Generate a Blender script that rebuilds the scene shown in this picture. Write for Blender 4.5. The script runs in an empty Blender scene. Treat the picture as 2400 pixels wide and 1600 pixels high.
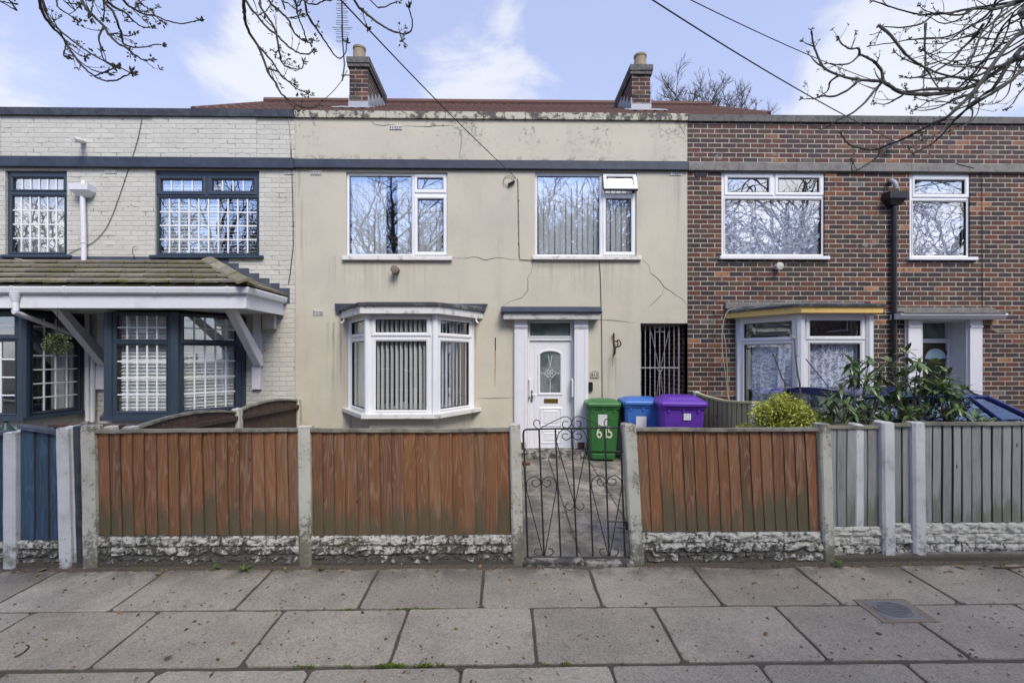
import bpy, bmesh, math, random
from mathutils import Vector, Matrix, noise as mn
S = bpy.context.scene
COL = S.collection
rad = math.radians
R = random.Random(11)
# ------------------------------------------------------------------ camera
F = 1102.0                       # focal length in pixels of the 2400 px wide photograph
YAW = math.atan(18 / F)
CZ = 1.816                       # eye height above the ground at the fence
HOR = 836.0                      # row of the horizon
cam = bpy.data.objects.new('camera', bpy.data.cameras.new('camera'))
COL.objects.link(cam)
cam.data.sensor_width = 36
cam.data.lens = F / 2400 * 36
cam.data.shift_y = 36 / 2400
cam.data.clip_start = 0.05
cam.data.clip_end = 2000
cam.location = (0, 0, CZ)
cam.rotation_euler = (rad(90), 0, -YAW)
S.camera = cam
# ------------------------------------------------------------------ light
S.view_settings.view_transform = 'Standard'
S.view_settings.look = 'None'
S.view_settings.gamma = 1
S.view_settings.use_curve_mapping = False
S.view_settings.exposure = 0.9
SUN_EL, SUN_AZ = 48, 158         # degrees; azimuth clockwise from +Y (the sun is high behind the camera, to the right)
sun = bpy.data.objects.new('sun', bpy.data.lights.new('sun', 'SUN'))
COL.objects.link(sun)
sun.data.energy = 2.0
sun.data.angle = rad(25)
sun.data.color = (1, .925, .77)
_sd = Vector((math.sin(rad(SUN_AZ)) * math.cos(rad(SUN_EL)), math.cos(rad(SUN_AZ)) * math.cos(rad(SUN_EL)), math.sin(rad(SUN_EL))))
sun.rotation_euler = _sd.to_track_quat('Z', 'Y').to_euler()
sun.location = (6, -10, 20)
W = bpy.data.worlds.new("World")
S.world = W
W.use_nodes = True


def ray(px):
    u = (px - 1200) / F
    c, s = math.cos(YAW), math.sin(YAW)
    return u * c + s, c - u * s


def P(px, py, Y):
    """the world point at depth Y that the photograph shows at (px, py)"""
    dx, dy = ray(px)
    t = Y / dy
    return Vector((dx * t, Y, CZ - (py - HOR) / F * t))


def PX(px, Y): return P(px, 800, Y).x
def PZ(py, Y, px=1182): return P(px, py, Y).z


def RX(x0, y0, x1, y1, Y):
    a = P(x0, y1, Y); b = P(x1, y0, Y)
    return (a.x, a.z, b.x, b.z)


# ------------------------------------------------------------------ node helper
class G:
    def __init__(s, tree):
        s.t = tree; s.n = tree.nodes; s.l = tree.links

    def new(s, typ, **kw):
        n = s.n.new(typ)
        for k, v in kw.items(): setattr(n, k, v)
        return n

    def put(s, sock, v):
        if v is None: return
        if hasattr(v, 'is_linked') or isinstance(v, bpy.types.NodeSocket): s.l.new(v, sock)
        else:
            if isinstance(v, (tuple, list)) and len(v) == 3 and sock.type == 'RGBA': v = (*v, 1)
            sock.default_value = v

    def pos(s):
        return s.new('ShaderNodeNewGeometry').outputs['Position']

    def sep(s, v):
        n = s.new('ShaderNodeSeparateXYZ'); s.put(n.inputs[0], v); return n.outputs

    def comb(s, x, y, z):
        n = s.new('ShaderNodeCombineXYZ')
        for i, q in enumerate((x, y, z)): s.put(n.inputs[i], q)
        return n.outputs[0]

    def math(s, op, a, b=None, c=None, clamp=False):
        n = s.new('ShaderNodeMath', operation=op, use_clamp=clamp)
        for i, q in enumerate((a, b, c)):
            if q is not None: s.put(n.inputs[i], q)
        return n.outputs[0]

    def vm(s, op, a, b=None):
        n = s.new('ShaderNodeVectorMath', operation=op)
        s.put(n.inputs[0], a)
        if b is not None: s.put(n.inputs[1], b)
        return n.outputs['Value'] if op in ('DOT_PRODUCT', 'LENGTH', 'DISTANCE') else n.outputs[0]

    def noise(s, scale, detail=3, rough=.55, vec=None, dist=0, col=False):
        n = s.new('ShaderNodeTexNoise')
        s.put(n.inputs['Vector'], vec if vec is not None else s.pos())
        n.inputs['Scale'].default_value = scale; n.inputs['Detail'].default_value = detail
        n.inputs['Roughness'].default_value = rough; n.inputs['Distortion'].default_value = dist
        return n.outputs[1 if col else 0]

    def vor(s, scale, vec=None, out='Distance', feature='F1'):
        n = s.new('ShaderNodeTexVoronoi', feature=feature)
        s.put(n.inputs['Vector'], vec if vec is not None else s.pos())
        n.inputs['Scale'].default_value = scale
        return n.outputs[out]

    def step(s, f, a, b, lo=0.0, hi=1.0):
        n = s.new('ShaderNodeMapRange', interpolation_type='SMOOTHSTEP')
        s.put(n.inputs[0], f)
        n.inputs[1].default_value = a; n.inputs[2].default_value = b
        n.inputs[3].default_value = lo; n.inputs[4].default_value = hi
        return n.outputs[0]

    def ramp(s, f, stops, mode='LINEAR'):
        n = s.new('ShaderNodeValToRGB'); e = n.color_ramp
        e.interpolation = mode
        while len(e.elements) < len(stops): e.elements.new(.5)
        for el, (p, c) in zip(e.elements, stops):
            el.position = p; el.color = (*c, 1) if len(c) == 3 else c
        s.put(n.inputs[0], f)
        return n.outputs[0]

    def mix(s, f, a, b, mode='MIX'):
        n = s.new('ShaderNodeMix', data_type='RGBA', blend_type=mode)
        s.put(n.inputs[0], f); s.put(n.inputs[6], a); s.put(n.inputs[7], b)
        return n.outputs[2]

    def attr(s, name='tint'):
        return s.new('ShaderNodeAttribute', attribute_name=name).outputs['Color']

    def brick(s, vec, w=.225, h=.075, mortar=.011, smooth=.1, c1=(0, 0, 0), c2=(1, 1, 1), off=.5):
        n = s.new('ShaderNodeTexBrick', offset=off)
        s.put(n.inputs['Vector'], vec)
        s.put(n.inputs['Color1'], c1); s.put(n.inputs['Color2'], c2); s.put(n.inputs['Mortar'], (.5, .5, .5))
        n.inputs['Scale'].default_value = 1; n.inputs['Mortar Size'].default_value = mortar
        n.inputs['Mortar Smooth'].default_value = smooth
        n.inputs['Brick Width'].default_value = w; n.inputs['Row Height'].default_value = h
        return n.outputs[0], n.outputs[1]

    def bump(s, h, strength=.5, dist=.01):
        n = s.new('ShaderNodeBump')
        n.inputs['Strength'].default_value = strength; n.inputs['Distance'].default_value = dist
        s.put(n.inputs['Height'], h)
        return n.outputs[0]


def mat(name, fn=None, color=(.5, .5, .5), rough=.8, metal=0, spec=.5):
    m = bpy.data.materials.new(name); m.use_nodes = True
    g = G(m.node_tree); b = g.n['Principled BSDF']
    b.inputs['Base Color'].default_value = (*color, 1)
    b.inputs['Roughness'].default_value = rough
    b.inputs['Metallic'].default_value = metal
    b.inputs['Specular IOR Level'].default_value = spec
    if fn:
        d = fn(g)
        for k, s_ in (('c', 'Base Color'), ('r', 'Roughness'), ('n', 'Normal'), ('a', 'Alpha')):
            if k in d: g.put(b.inputs[s_], d[k])
    return m


def worn(name, color, rough=.5, amt=.25, scale=6, bump=.15, dirt=(.12, .11, .1), lo=.5, hi=.75, fine=60):
    """plain painted or plastic stuff: slight tone drift, a little dirt, fine bump"""
    def fn(g):
        n = g.noise(scale, 5, .6); f = g.noise(fine, 3)
        c = g.mix(g.math('MULTIPLY', g.step(n, lo, hi), amt), color, dirt)
        c = g.mix(.12, c, g.mix(f, (.0, .0, .0), (1, 1, 1)), 'SOFT_LIGHT')
        return dict(c=c, r=g.math('ADD', rough - .08, g.math('MULTIPLY', n, .16)), n=g.bump(f, bump, .004))
    return mat(name, fn, rough=rough)


# ------------------------------------------------------------------ mesh helper
WL = {}


class MB:
    def __init__(s, M=None):
        s.v = []; s.f = []; s.mi = []; s.tint = []; s.M = M; s.m = 0; s.t = None; s.used = False

    def add(s, vs, fs):
        o = len(s.v)
        for p in vs:
            p = Vector(p)
            s.v.append(s.M @ p if s.M else p)
            s.tint.append(s.t or (.5, .5, .5))
        if s.t: s.used = True
        for q in fs:
            s.f.append([i + o for i in q]); s.mi.append(s.m)

    def hexa(s, p):          # p: 4 bottom then 4 top, counter-clockwise
        s.add(p, [(3, 2, 1, 0), (4, 5, 6, 7), (0, 1, 5, 4), (1, 2, 6, 5), (2, 3, 7, 6), (3, 0, 4, 7)])

    def box(s, x0, x1, y0, y1, z0, z1):
        s.hexa([(x0, y0, z0), (x1, y0, z0), (x1, y1, z0), (x0, y1, z0), (x0, y0, z1), (x1, y0, z1), (x1, y1, z1), (x0, y1, z1)])

    def cbox(s, x0, x1, y0, y1, z0, z1, b):   # box with chamfered edges
        a = []
        for z, k in ((z0, b), (z0 + b, 0), (z1 - b, 0), (z1, b)):
            a.append([(x0 + k, y0 + max(k, 0), z), (x1 - k, y0 + k, z), (x1 - k, y1 - k, z), (x0 + k, y1 - k, z)])
        # chamfer the vertical edges too
        L = []
        for z, k in ((z0, b), (z0 + b, 0), (z1 - b, 0), (z1, b)):
            q = b + k * .4
            L.append([(x0 + k, y0 + q, z), (x0 + q, y0 + k, z), (x1 - q, y0 + k, z), (x1 - k, y0 + q, z), (x1 - k, y1 - q, z), (x1 - q, y1 - k, z), (x0 + q, y1 - k, z), (x0 + k, y1 - q, z)])
        s.loft(L)

    def loft(s, rings, cap=True, closed=True):
        n = len(rings[0]); vs = [p for r in rings for p in r]; fs = []
        for k in range(len(rings) - 1):
            for i in range(n if closed else n - 1):
                j = (i + 1) % n
                fs.append((k * n + i, k * n + j, (k + 1) * n + j, (k + 1) * n + i))
        if cap and closed:
            fs.append(tuple(reversed(range(n)))); fs.append(tuple((len(rings) - 1) * n + i for i in range(n)))
        s.add(vs, fs)

    def quad(s, *p): s.add(p, [tuple(range(len(p)))])

    def prism(s, pts, a0, a1, axis='z'):
        def q(p, h):
            return (p[0], p[1], h) if axis == 'z' else (p[0], h, p[1]) if axis == 'y' else (h, p[0], p[1])
        s.loft([[q(p, a0) for p in pts], [q(p, a1) for p in pts]])

    def tube(s, pts, r, seg=6, cap=True):
        pts = [Vector(p) for p in pts]; n = len(pts)
        rr = r if isinstance(r, (list, tuple)) else [r] * n
        up = None; rings = []
        for i, p in enumerate(pts):
            d = (pts[min(i + 1, n - 1)] - pts[max(i - 1, 0)])
            if d.length < 1e-9: d = Vector((0, 0, 1))
            d.normalize()
            if up is None: up = d.orthogonal().normalized()
            up = (up - d * up.dot(d))
            if up.length < 1e-6: up = d.orthogonal()
            up.normalize(); w = d.cross(up)
            rings.append([p + (up * math.cos(2 * math.pi * k / seg) + w * math.sin(2 * math.pi * k / seg)) * rr[i] for k in range(seg)])
        s.loft(rings, cap)

    def ring(s, o, i, y0, y1, yi=None):
        """rectangular ring o=(x0,z0,x1,z1) round opening i; front y0 (yi at the inner edge), back y1"""
        if yi is None: yi = y0
        c = lambda r, y: [(r[0], y, r[1]), (r[2], y, r[1]), (r[2], y, r[3]), (r[0], y, r[3])]
        vs = c(o, y0) + c(i, yi) + c(i, y1) + c(o, y1); fs = []
        for a, b in ((0, 4), (4, 8), (8, 12), (12, 0)):
            for k in range(4):
                j = (k + 1) % 4
                fs.append((a + k, a + j, b + j, b + k))
        s.add(vs, fs)

    def holes(s, x0, x1, z0, z1, y0, y1, hs, back=False):
        """wall front at y0 with rectangular openings whose reveals reach y1"""
        xs = sorted({x0, x1, *[h[0] for h in hs], *[h[2] for h in hs]}); xs = [x for x in xs if x0 <= x <= x1]
        zs = sorted({z0, z1, *[h[1] for h in hs], *[h[3] for h in hs]}); zs = [z for z in zs if z0 <= z <= z1]
        for a, b in zip(xs, xs[1:]):
            for c, d in zip(zs, zs[1:]):
                mx, mz = (a + b) / 2, (c + d) / 2
                if any(h[0] < mx < h[2] and h[1] < mz < h[3] for h in hs): continue
                s.quad((a, y0, c), (b, y0, c), (b, y0, d), (a, y0, d))
                if back: s.quad((a, y1, d), (b, y1, d), (b, y1, c), (a, y1, c))
        for h in hs:
            a, c, b, d = max(h[0], x0), max(h[1], z0), min(h[2], x1), min(h[3], z1)
            s.quad((a, y0, c), (a, y0, d), (a, y1, d), (a, y1, c)); s.quad((b, y0, d), (b, y0, c), (b, y1, c), (b, y1, d))
            s.quad((a, y0, d), (b, y0, d), (b, y1, d), (a, y1, d)); s.quad((b, y0, c), (a, y0, c), (a, y1, c), (b, y1, c))
        s.quad((x0, y0, z1), (x1, y0, z1), (x1, y1, z1), (x0, y1, z1)); s.quad((x0, y0, z0), (x0, y0, z1), (x0, y1, z1), (x0, y1, z0)); s.quad((x1, y0, z1), (x1, y0, z0), (x1, y1, z0), (x1, y1, z1))

    def build(s, name, mats, parent=None, smooth=False, label=None, base=None):
        if not isinstance(mats, (list, tuple)): mats = [mats]
        if base is None: base = WL[parent.name] if parent else Vector((0, 0, 0))
        me = bpy.data.meshes.new(name)
        me.from_pydata([p - base for p in s.v], [], s.f)
        for m in mats: me.materials.append(m)
        me.polygons.foreach_set('material_index', s.mi)
        if smooth: me.polygons.foreach_set('use_smooth', [True] * len(s.f))
        if s.used:
            a = me.attributes.new('tint', 'FLOAT_COLOR', 'POINT')
            a.data.foreach_set('color', [x for t in s.tint for x in (*t, 1)])
        me.update()
        if smooth: me.set_sharp_from_angle(angle=rad(40))
        o = bpy.data.objects.new(name, me); COL.objects.link(o)
        if parent: o.parent = parent
        else: o.location = base
        WL[o.name] = base
        if label: o['label'] = label
        return o


def thing(name, label, cat, loc=(0, 0, 0), group=None):
    o = bpy.data.objects.new(name, None); COL.objects.link(o)
    o.location = loc; o.empty_display_size = .2
    WL[o.name] = Vector(loc)
    return tag(o, label, cat, group)


def tag(o, label, cat, group=None):
    o['label'] = label; o['category'] = cat
    if group: o['group'] = group
    return o


def single(mb, name, mats, label, cat, loc, group=None, smooth=False):
    """a thing that is one mesh, its origin at its base"""
    o = mb.build(name, mats, None, smooth, base=Vector(loc))
    return tag(o, label, cat, group)


def struct(o):
    o['kind'] = 'structure'; return o


def stuff(o):
    o['kind'] = 'stuff'; return o


def copy_tree(o, parent=None):
    c = o.copy(); COL.objects.link(c); c.parent = parent
    for ch in list(o.children): copy_tree(ch, c)
    return c


def smooth_pts(pts, n=5):
    pts = [Vector(p) for p in pts]; out = []
    q = [pts[0] * 2 - pts[1]] + pts + [pts[-1] * 2 - pts[-2]]
    for i in range(1, len(q) - 2):
        a, b, c, d = q[i - 1:i + 3]
        for k in range(n):
            t = k / n
            out.append(.5 * ((2 * b) + (c - a) * t + (2 * a - 5 * b + 4 * c - d) * t * t + (3 * b - a - 3 * c + d) * t ** 3))
    out.append(pts[-1])
    return out


def seg_matrix(p0, p1):
    """local x from p0 to p1 (plan points), y inward (away from the street), z up; and the width"""
    a = Vector((p0[0], p0[1], 0)); b = Vector((p1[0], p1[1], 0)); x = (b - a); w = x.length; x.normalize()
    y = Vector((-x.y, x.x, 0)); z = Vector((0, 0, 1))
    m = Matrix((x, y, z)).transposed().to_4x4(); m.translation = a
    return m, w


def text_mb(txt, size, depth, M, sx=1, bold=0.0):
    """letters as a solid mesh (built-in font), baseline origin in local x/z plane facing -y"""
    cu = bpy.data.curves.new('lettering', 'FONT'); cu.body = txt; cu.size = size; cu.extrude = depth; cu.offset = bold
    cu.align_x = 'CENTER'; cu.align_y = 'CENTER'
    o = bpy.data.objects.new('lettering', cu); COL.objects.link(o)
    dg = bpy.context.evaluated_depsgraph_get()
    me = bpy.data.meshes.new_from_object(o.evaluated_get(dg))
    mb = MB(M)
    mb.add([(v.co.x * sx, -v.co.z, v.co.y) for v in me.vertices], [tuple(p.vertices) for p in me.polygons])
    bpy.data.objects.remove(o); bpy.data.meshes.remove(me); bpy.data.curves.remove(cu)
    return mb


# ------------------------------------------------------------------ sky: Nishita with procedural clouds
def make_world():
    g = G(W.node_tree); bg = g.n['Background']
    sky = g.new('ShaderNodeTexSky', sky_type='NISHITA', sun_disc=False)
    sky.sun_elevation = rad(SUN_EL); sky.sun_rotation = rad(SUN_AZ)
    sky.air_density = 1; sky.dust_density = 1.2; sky.ozone_density = 1
    d = g.new('ShaderNodeTexCoord').outputs['Generated']
    x, y, z = g.sep(d)
    zz = g.math('ADD', g.math('MAXIMUM', z, 0), .22)
    v = g.vm('MULTIPLY', d, (1.0, 1.0, 2.4))
    n1 = g.noise(3.4, 10, .60, v, .55)
    n2 = g.noise(1.6, 3, .5, v)
    cover = g.math('ADD', g.math('MULTIPLY', n1, .72), g.math('MULTIPLY', n2, .28))

    def blob(px, py, r0, amt, s=1):
        dx, dy = ray(px); q = Vector((dx, dy * s, (HOR - py) / F)).normalized()      # s = -1: the sky a pane facing the street mirrors
        dd = g.vm('DOT_PRODUCT', d, tuple(q))
        return g.math('MULTIPLY', g.step(dd, math.cos(rad(r0)), 1.0), amt)
    for b in ((640, 200, 11, .19), (1130, 205, 9, .16), (1030, 60, 10, .05), (2330, 190, 18, .14), (40, 90, 6, .07), (1650, 130, 14, -.12), (280, 90, 12, -.12), (1330, 120, 7, -.07), (60, 235, 9, .10), (1340, 480, 13, -.25, -1), (560, 560, 8, -.12, -1), (1800, 520, 14, .12, -1), (2210, 520, 12, .12, -1), (90, 520, 12, .12, -1), (860, 520, 9, .06, -1)):
        cover = g.math('ADD', cover, blob(*b))
    back = g.step(y, .1, -.3)
    cover = g.math('ADD', cover, g.math('MULTIPLY', back, .0))
    m = g.step(cover, .50, .67)
    hz = g.step(z, .55, .1)
    blue = g.mix(1.0, sky.outputs[0], g.mix(back, SKY_TINT, SKY_BACK), 'MULTIPLY')
    blue = g.mix(g.math('MULTIPLY', g.math('SUBTRACT', 1.0, back), .65), blue, SKY_HAZE)
    blue = g.mix(g.math('MULTIPLY', hz, .35), blue, (4.0, 4.3, 5.6))
    cl = g.mix(back, CLOUD, CLOUD_BACK)
    shade = g.step(g.noise(4.5, 5, .5, g.vm('ADD', v, (.13, .2, 0))), .35, .7)
    cl = g.mix(g.math('MULTIPLY', shade, .35), cl, g.mix(1.0, cl, (.72, .78, .9), 'MULTIPLY'))
    g.put(bg.inputs[0], g.mix(g.math('MULTIPLY', m, .9), blue, cl))
    bg.inputs[1].default_value = .1


SKY_TINT = (2.3, 1.75, 1.6)
SKY_BACK = (1.25, 1.4, 1.8)
SKY_HAZE = (2.8, 3.35, 5.2)
CLOUD = (4.9, 5.05, 5.45)
CLOUD_BACK = (8.5, 8.2, 7.9)
make_world()
# ------------------------------------------------------------------ materials
STAINS_AND_SHADE = [(-2.75, -1.05, 3.38, .8, .28), (.45, 2.15, 3.38, .8, .28), (-2.75, -2.42, 2.35, 1.6, .75), (-.62, -.40, 2.35, 1.2, .6), (-2.6, -.5, .82, .6, .6), (-.05, .15, 2.4, .9, .6), (-1.80, -1.64, 3.12, .5, .7), (1.6, 1.8, 1.8, .9, .5), (2.55, 2.9, 4.75, 1.3, .4), (-3.3, -3.1, 4.8, 3.5, .45)]  # streak stains below ledges; at the bay and flue also soft shade painted in


def m_render(g):
    p = g.pos(); x, y, z = g.sep(p)
    n = g.noise(1.1, 5, .6); f = g.noise(45, 4, .6); st = g.noise(1.0, 6, .65, g.vm('MULTIPLY', p, (3.2, 1, .7)))
    c = g.mix(g.step(n, .35, .7), (.475, .44, .352), (.43, .402, .33))
    c = g.mix(g.math('MULTIPLY', g.step(st, .52, .75), .22), c, (.25, .24, .2))
    streak = g.step(g.noise(1, 5, .65, g.vm('MULTIPLY', p, (16, 1, .6))), .45, .72)
    for (xa, xb, zt, ln, am) in STAINS_AND_SHADE:
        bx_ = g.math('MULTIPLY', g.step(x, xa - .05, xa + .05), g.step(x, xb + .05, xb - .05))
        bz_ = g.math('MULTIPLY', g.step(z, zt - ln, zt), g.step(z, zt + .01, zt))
        c = g.mix(g.math('MULTIPLY', g.math('MULTIPLY', bx_, bz_), g.math('MULTIPLY', streak, am)), c, (.12, .115, .095))
    # black mould spots under the coping and along the top of the string course
    hi = g.step(z, 4.85, 5.5); sp = g.noise(14, 6, .75); big = g.noise(1.6, 3, .5)
    mm = g.math('ADD', g.math('MULTIPLY', sp, .62), g.math('MULTIPLY', big, .38))
    mould = g.math('MULTIPLY', g.step(mm, .535, .60), hi)
    c = g.mix(g.math('MULTIPLY', mould, .62), c, (.07, .07, .06))
    low = g.math('MULTIPLY', g.step(z, 5.02, 4.86), g.step(z, 4.78, 4.84)); low = g.math('MULTIPLY', low, g.step(g.noise(9, 5, .7), .5, .6))
    c = g.mix(g.math('MULTIPLY', low, .6), c, (.1, .1, .08))
    c = g.mix(g.math('MULTIPLY', g.math('MULTIPLY', g.step(z, 1.3, .3), g.step(g.noise(2.5, 5, .7), .42, .65)), .35), c, (.30, .27, .18))
    und = g.noise(3.5, 4, .55)
    h = g.math('ADD', g.math('MULTIPLY', f, .35), g.math('MULTIPLY', und, 1.2))
    return dict(c=c, n=g.bump(h, .45, .012))


def m_coping(base, dark, lo=.44, hi=.58):
    def fn(g):
        p = g.pos(); x, y, z = g.sep(p)
        n = g.noise(11, 7, .75); b = g.noise(1.8, 3)
        k = g.math('ADD', g.math('MULTIPLY', n, .7), g.math('MULTIPLY', b, .3))
        c = g.mix(g.step(k, lo, hi), base, dark)
        jx = g.math('ABSOLUTE', g.math('SUBTRACT', g.math('FRACT', g.math('DIVIDE', x, .92)), .5))
        c = g.mix(g.math('MULTIPLY', g.step(jx, .492, .497), .8), c, (.05, .05, .045))
        return dict(c=c, n=g.bump(g.noise(40, 4), .5, .008))
    return fn


def m_brick_multi(g):
    p = g.pos(); x, y, z = g.sep(p)
    w = g.noise(22, 2, .5, col=True)
    v = g.comb(g.math('ADD', x, y), z, 0)
    v = g.vm('ADD', v, g.vm('MULTIPLY', g.vm('SUBTRACT', w, (.5, .5, .5)), (.006, .006, 0)))
    col, fac = g.brick(v, w=.2275, h=.0752, mortar=.0066, smooth=.2)
    val = g.sep(col)[0]
    up = g.step(z, 4.75, 5.0)
    c = g.ramp(val, [(0, (.030, .019, .023)), (.12, (.070, .029, .022)), (.22, (.040, .024, .026)), (.34, (.11, .037, .022)), (.44, (.045, .030, .022)), (.54, (.078, .031, .020)), (.62, (.032, .024, .032)), (.70, (.12, .042, .026)), (.80, (.080, .047, .028)), (.87, (.175, .066, .032)), (.92, (.10, .036, .024)), (.955, (.30, .14, .065)), (.98, (.12, .11, .10)), (1, (.40, .18, .115))], 'CONSTANT')
    c = g.mix(g.math('MULTIPLY', up, .35), c, (.085, .045, .047))
    mott = g.noise(18, 5, .7)
    c = g.mix(g.step(mott, .44, .70, 0, .65), c, (.035, .029, .027))
    c = g.mix(g.step(g.noise(30, 4, .7), .62, .8, 0, .5), c, (.34, .30, .27))
    c = g.mix(g.step(g.noise(1.3, 5, .65), .46, .72, 0, .5), c, (.04, .034, .032))
    mo = g.mix(g.noise(9, 4), (.37, .33, .275), (.51, .46, .39))
    pale = g.step(g.noise(2.3, 5, .7), .63, .74, 0, .5)
    c = g.mix(g.math('MULTIPLY', fac, g.step(g.noise(7, 5, .7), .3, .62, .5, 1.0)), c, mo)
    c = g.mix(pale, c, (.36, .33, .29))
    h = g.math('ADD', g.math('MULTIPLY', fac, -1.0), g.math('MULTIPLY', g.noise(60, 4), .35))
    return dict(c=c, n=g.bump(h, .7, .009))


def m_brick_soot(g):
    d = m_brick_multi(g)
    d['c'] = g.mix(1.0, d['c'], g.mix(g.step(g.noise(3, 5, .65), .4, .65), (.85, .8, .78), (.40, .37, .36)), 'MULTIPLY')
    return d


def m_brick_white(g):
    p = g.pos(); x, y, z = g.sep(p)
    w = g.noise(9, 3, .5, col=True)
    v = g.comb(g.math('ADD', x, y), z, 0)
    v = g.vm('ADD', v, g.vm('MULTIPLY', g.vm('SUBTRACT', w, (.5, .5, .5)), (.03, .026, 0)))
    col, fac = g.brick(v, w=.2275, h=.0752, mortar=.009, smooth=.5)
    val = g.sep(col)[0]
    c = g.mix(val, (.435, .42, .37), (.495, .48, .43))
    c = g.mix(g.step(g.noise(1.5, 5, .65), .5, .75, 0, .35), c, (.36, .345, .29))
    gap = g.math('MULTIPLY', g.step(g.noise(5, 6, .75, g.vm('MULTIPLY', p, (.6, 1, 1.6))), .53, .63), g.step(fac, .5, .95))
    c = g.mix(g.math('MULTIPLY', fac, .05), c, (.2, .19, .165))
    c = g.mix(g.math('MULTIPLY', gap, .65), c, (.05, .046, .04))
    chip = g.math('MULTIPLY', g.step(g.noise(15, 5, .78), .63, .68), g.step(z, 4.6, 5.3, .25, 1))
    c = g.mix(g.math('MULTIPLY', chip, .75), c, (.12, .075, .06))
    h = g.math('ADD', g.math('MULTIPLY', fac, -1.0), g.math('ADD', g.math('MULTIPLY', g.noise(25, 4), .5), g.math('MULTIPLY', val, .35)))
    return dict(c=c, n=g.bump(h, .7, .010))


def m_bluepaint(g):
    n = g.noise(5, 5, .65); f = g.noise(30, 5, .7, g.vm('MULTIPLY', g.pos(), (.5, 1, 2)))
    c = g.mix(g.step(n, .35, .7), (.018, .025, .045), (.032, .042, .068))
    c = g.mix(g.step(f, .62, .76, 0, .7), c, (.2, .22, .27))
    return dict(c=c, r=.6, n=g.bump(f, .3, .005))


def m_wood(c1, c2, pale, green, knots=1.0, gz=.62, galpha=.85, edge=(.075, .052, .028)):
    def fn(g):
        p = g.pos(); x, y, z = g.sep(p)
        t = g.attr(); tr, tg, tb = g.sep(t)
        off = g.comb(g.math('MULTIPLY', tg, 40), 0, g.math('MULTIPLY', tb, 30))
        v = g.vm('ADD', g.comb(x, y, z), off)
        fib = g.noise(1, 5, .7, g.vm('MULTIPLY', v, (150, 40, 5)))
        lo = g.noise(1, 1.5, .4, g.vm('MULTIPLY', v, (11, 3, .95)), .3)
        ringv = g.math('SINE', g.math('MULTIPLY', lo, 62))
        c = g.mix(g.math('MINIMUM', tr, 1.0), c1, c2)
        c = g.mix(g.step(tb, .72, .9, 0, .2), c, pale)
        c = g.mix(g.step(ringv, .3, 1, 0, .5), c, pale)
        c = g.mix(g.step(fib, .45, .75, 0, .5), c, g.mix(1, c, (.45, .42, .4), 'MULTIPLY'))
        c = g.mix(g.step(g.noise(1, 4, .6, g.vm('MULTIPLY', v, (14, 5, 2))), .58, .74, 0, .6), c, pale)
        c = g.mix(g.step(g.noise(1, 5, .65, g.vm('MULTIPLY', v, (6, 3, 1.6))), .48, .72, 0, .5), c, g.mix(1, c, (.42, .44, .42), 'MULTIPLY'))
        kn = g.vor(1, g.vm('MULTIPLY', v, (6.5, 1, 3.2)))
        c = g.mix(g.step(kn, .085, .045, 0, .85 * knots), c, (.035, .022, .015))
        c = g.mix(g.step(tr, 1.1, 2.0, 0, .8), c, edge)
        gn = g.noise(1, 5, .65, g.vm('MULTIPLY', v, (9, 3, 2.2)))
        gm = g.step(g.math('SUBTRACT', g.math('ADD', g.math('MULTIPLY', g.math('SUBTRACT', gn, .5), 1.9), g.math('MULTIPLY', g.math('SUBTRACT', tg, .5), .5)), g.math('MULTIPLY', g.math('SUBTRACT', z, .27), 1.9)), .30 - gz, .75 - gz)
        c = g.mix(g.math('MULTIPLY', gm, galpha), c, green)
        h = g.math('ADD', g.math('MULTIPLY', fib, .6), g.math('MULTIPLY', ringv, .12))
        return dict(c=c, r=.78, n=g.bump(h, .45, .004))
    return fn


def m_post(base, dirt=1.0, lo=.50):
    def fn(g):
        x, y, z = g.sep(g.pos())
        n = g.noise(26, 6, .75); b = g.noise(5, 4, .6)
        k = g.math('ADD', g.math('MULTIPLY', n, .6), g.math('MULTIPLY', b, .4))
        bot = g.math('ADD', g.step(z, .55, .0, 0, .15), g.step(z, 1.1, 1.2, 0, .08))
        c = g.mix(g.step(b, .35, .7), base, tuple(q * .84 for q in base))
        c = g.mix(g.math('MULTIPLY', g.step(g.math('ADD', k, bot), lo + .03, lo + .13), .8 * dirt), c, (.10, .095, .075))
        c = g.mix(g.step(g.math('ADD', b, g.step(z, .5, .0, 0, .25)), .6, .8, 0, .45 * dirt), c, (.13, .13, .06))
        return dict(c=c, n=g.bump(k, .6, .008))
    return fn


def m_rock(g):
    p = g.pos(); x, y, z = g.sep(p)
    n = g.noise(28, 7, .75); b = g.noise(5, 4, .6)
    t = g.sep(g.attr())[0]          # height of the stone face: paint stays on the proud faces
    k = g.math('ADD', g.math('ADD', g.math('MULTIPLY', n, .75), g.math('MULTIPLY', b, .30)), g.math('MULTIPLY', t, .17))
    k = g.math('ADD', k, g.step(x, 1.5, 3.4, 0, .10))
    k = g.math('ADD', k, g.step(z, .03, .26, -.10, .045))
    c = g.mix(g.step(k, .565, .67), (.07, .066, .056), (.46, .45, .395))
    c = g.mix(g.step(g.noise(3, 4, .6), .55, .75, 0, .4), c, (.14, .14, .075))
    return dict(c=c, n=g.bump(n, .8, .012))


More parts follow.
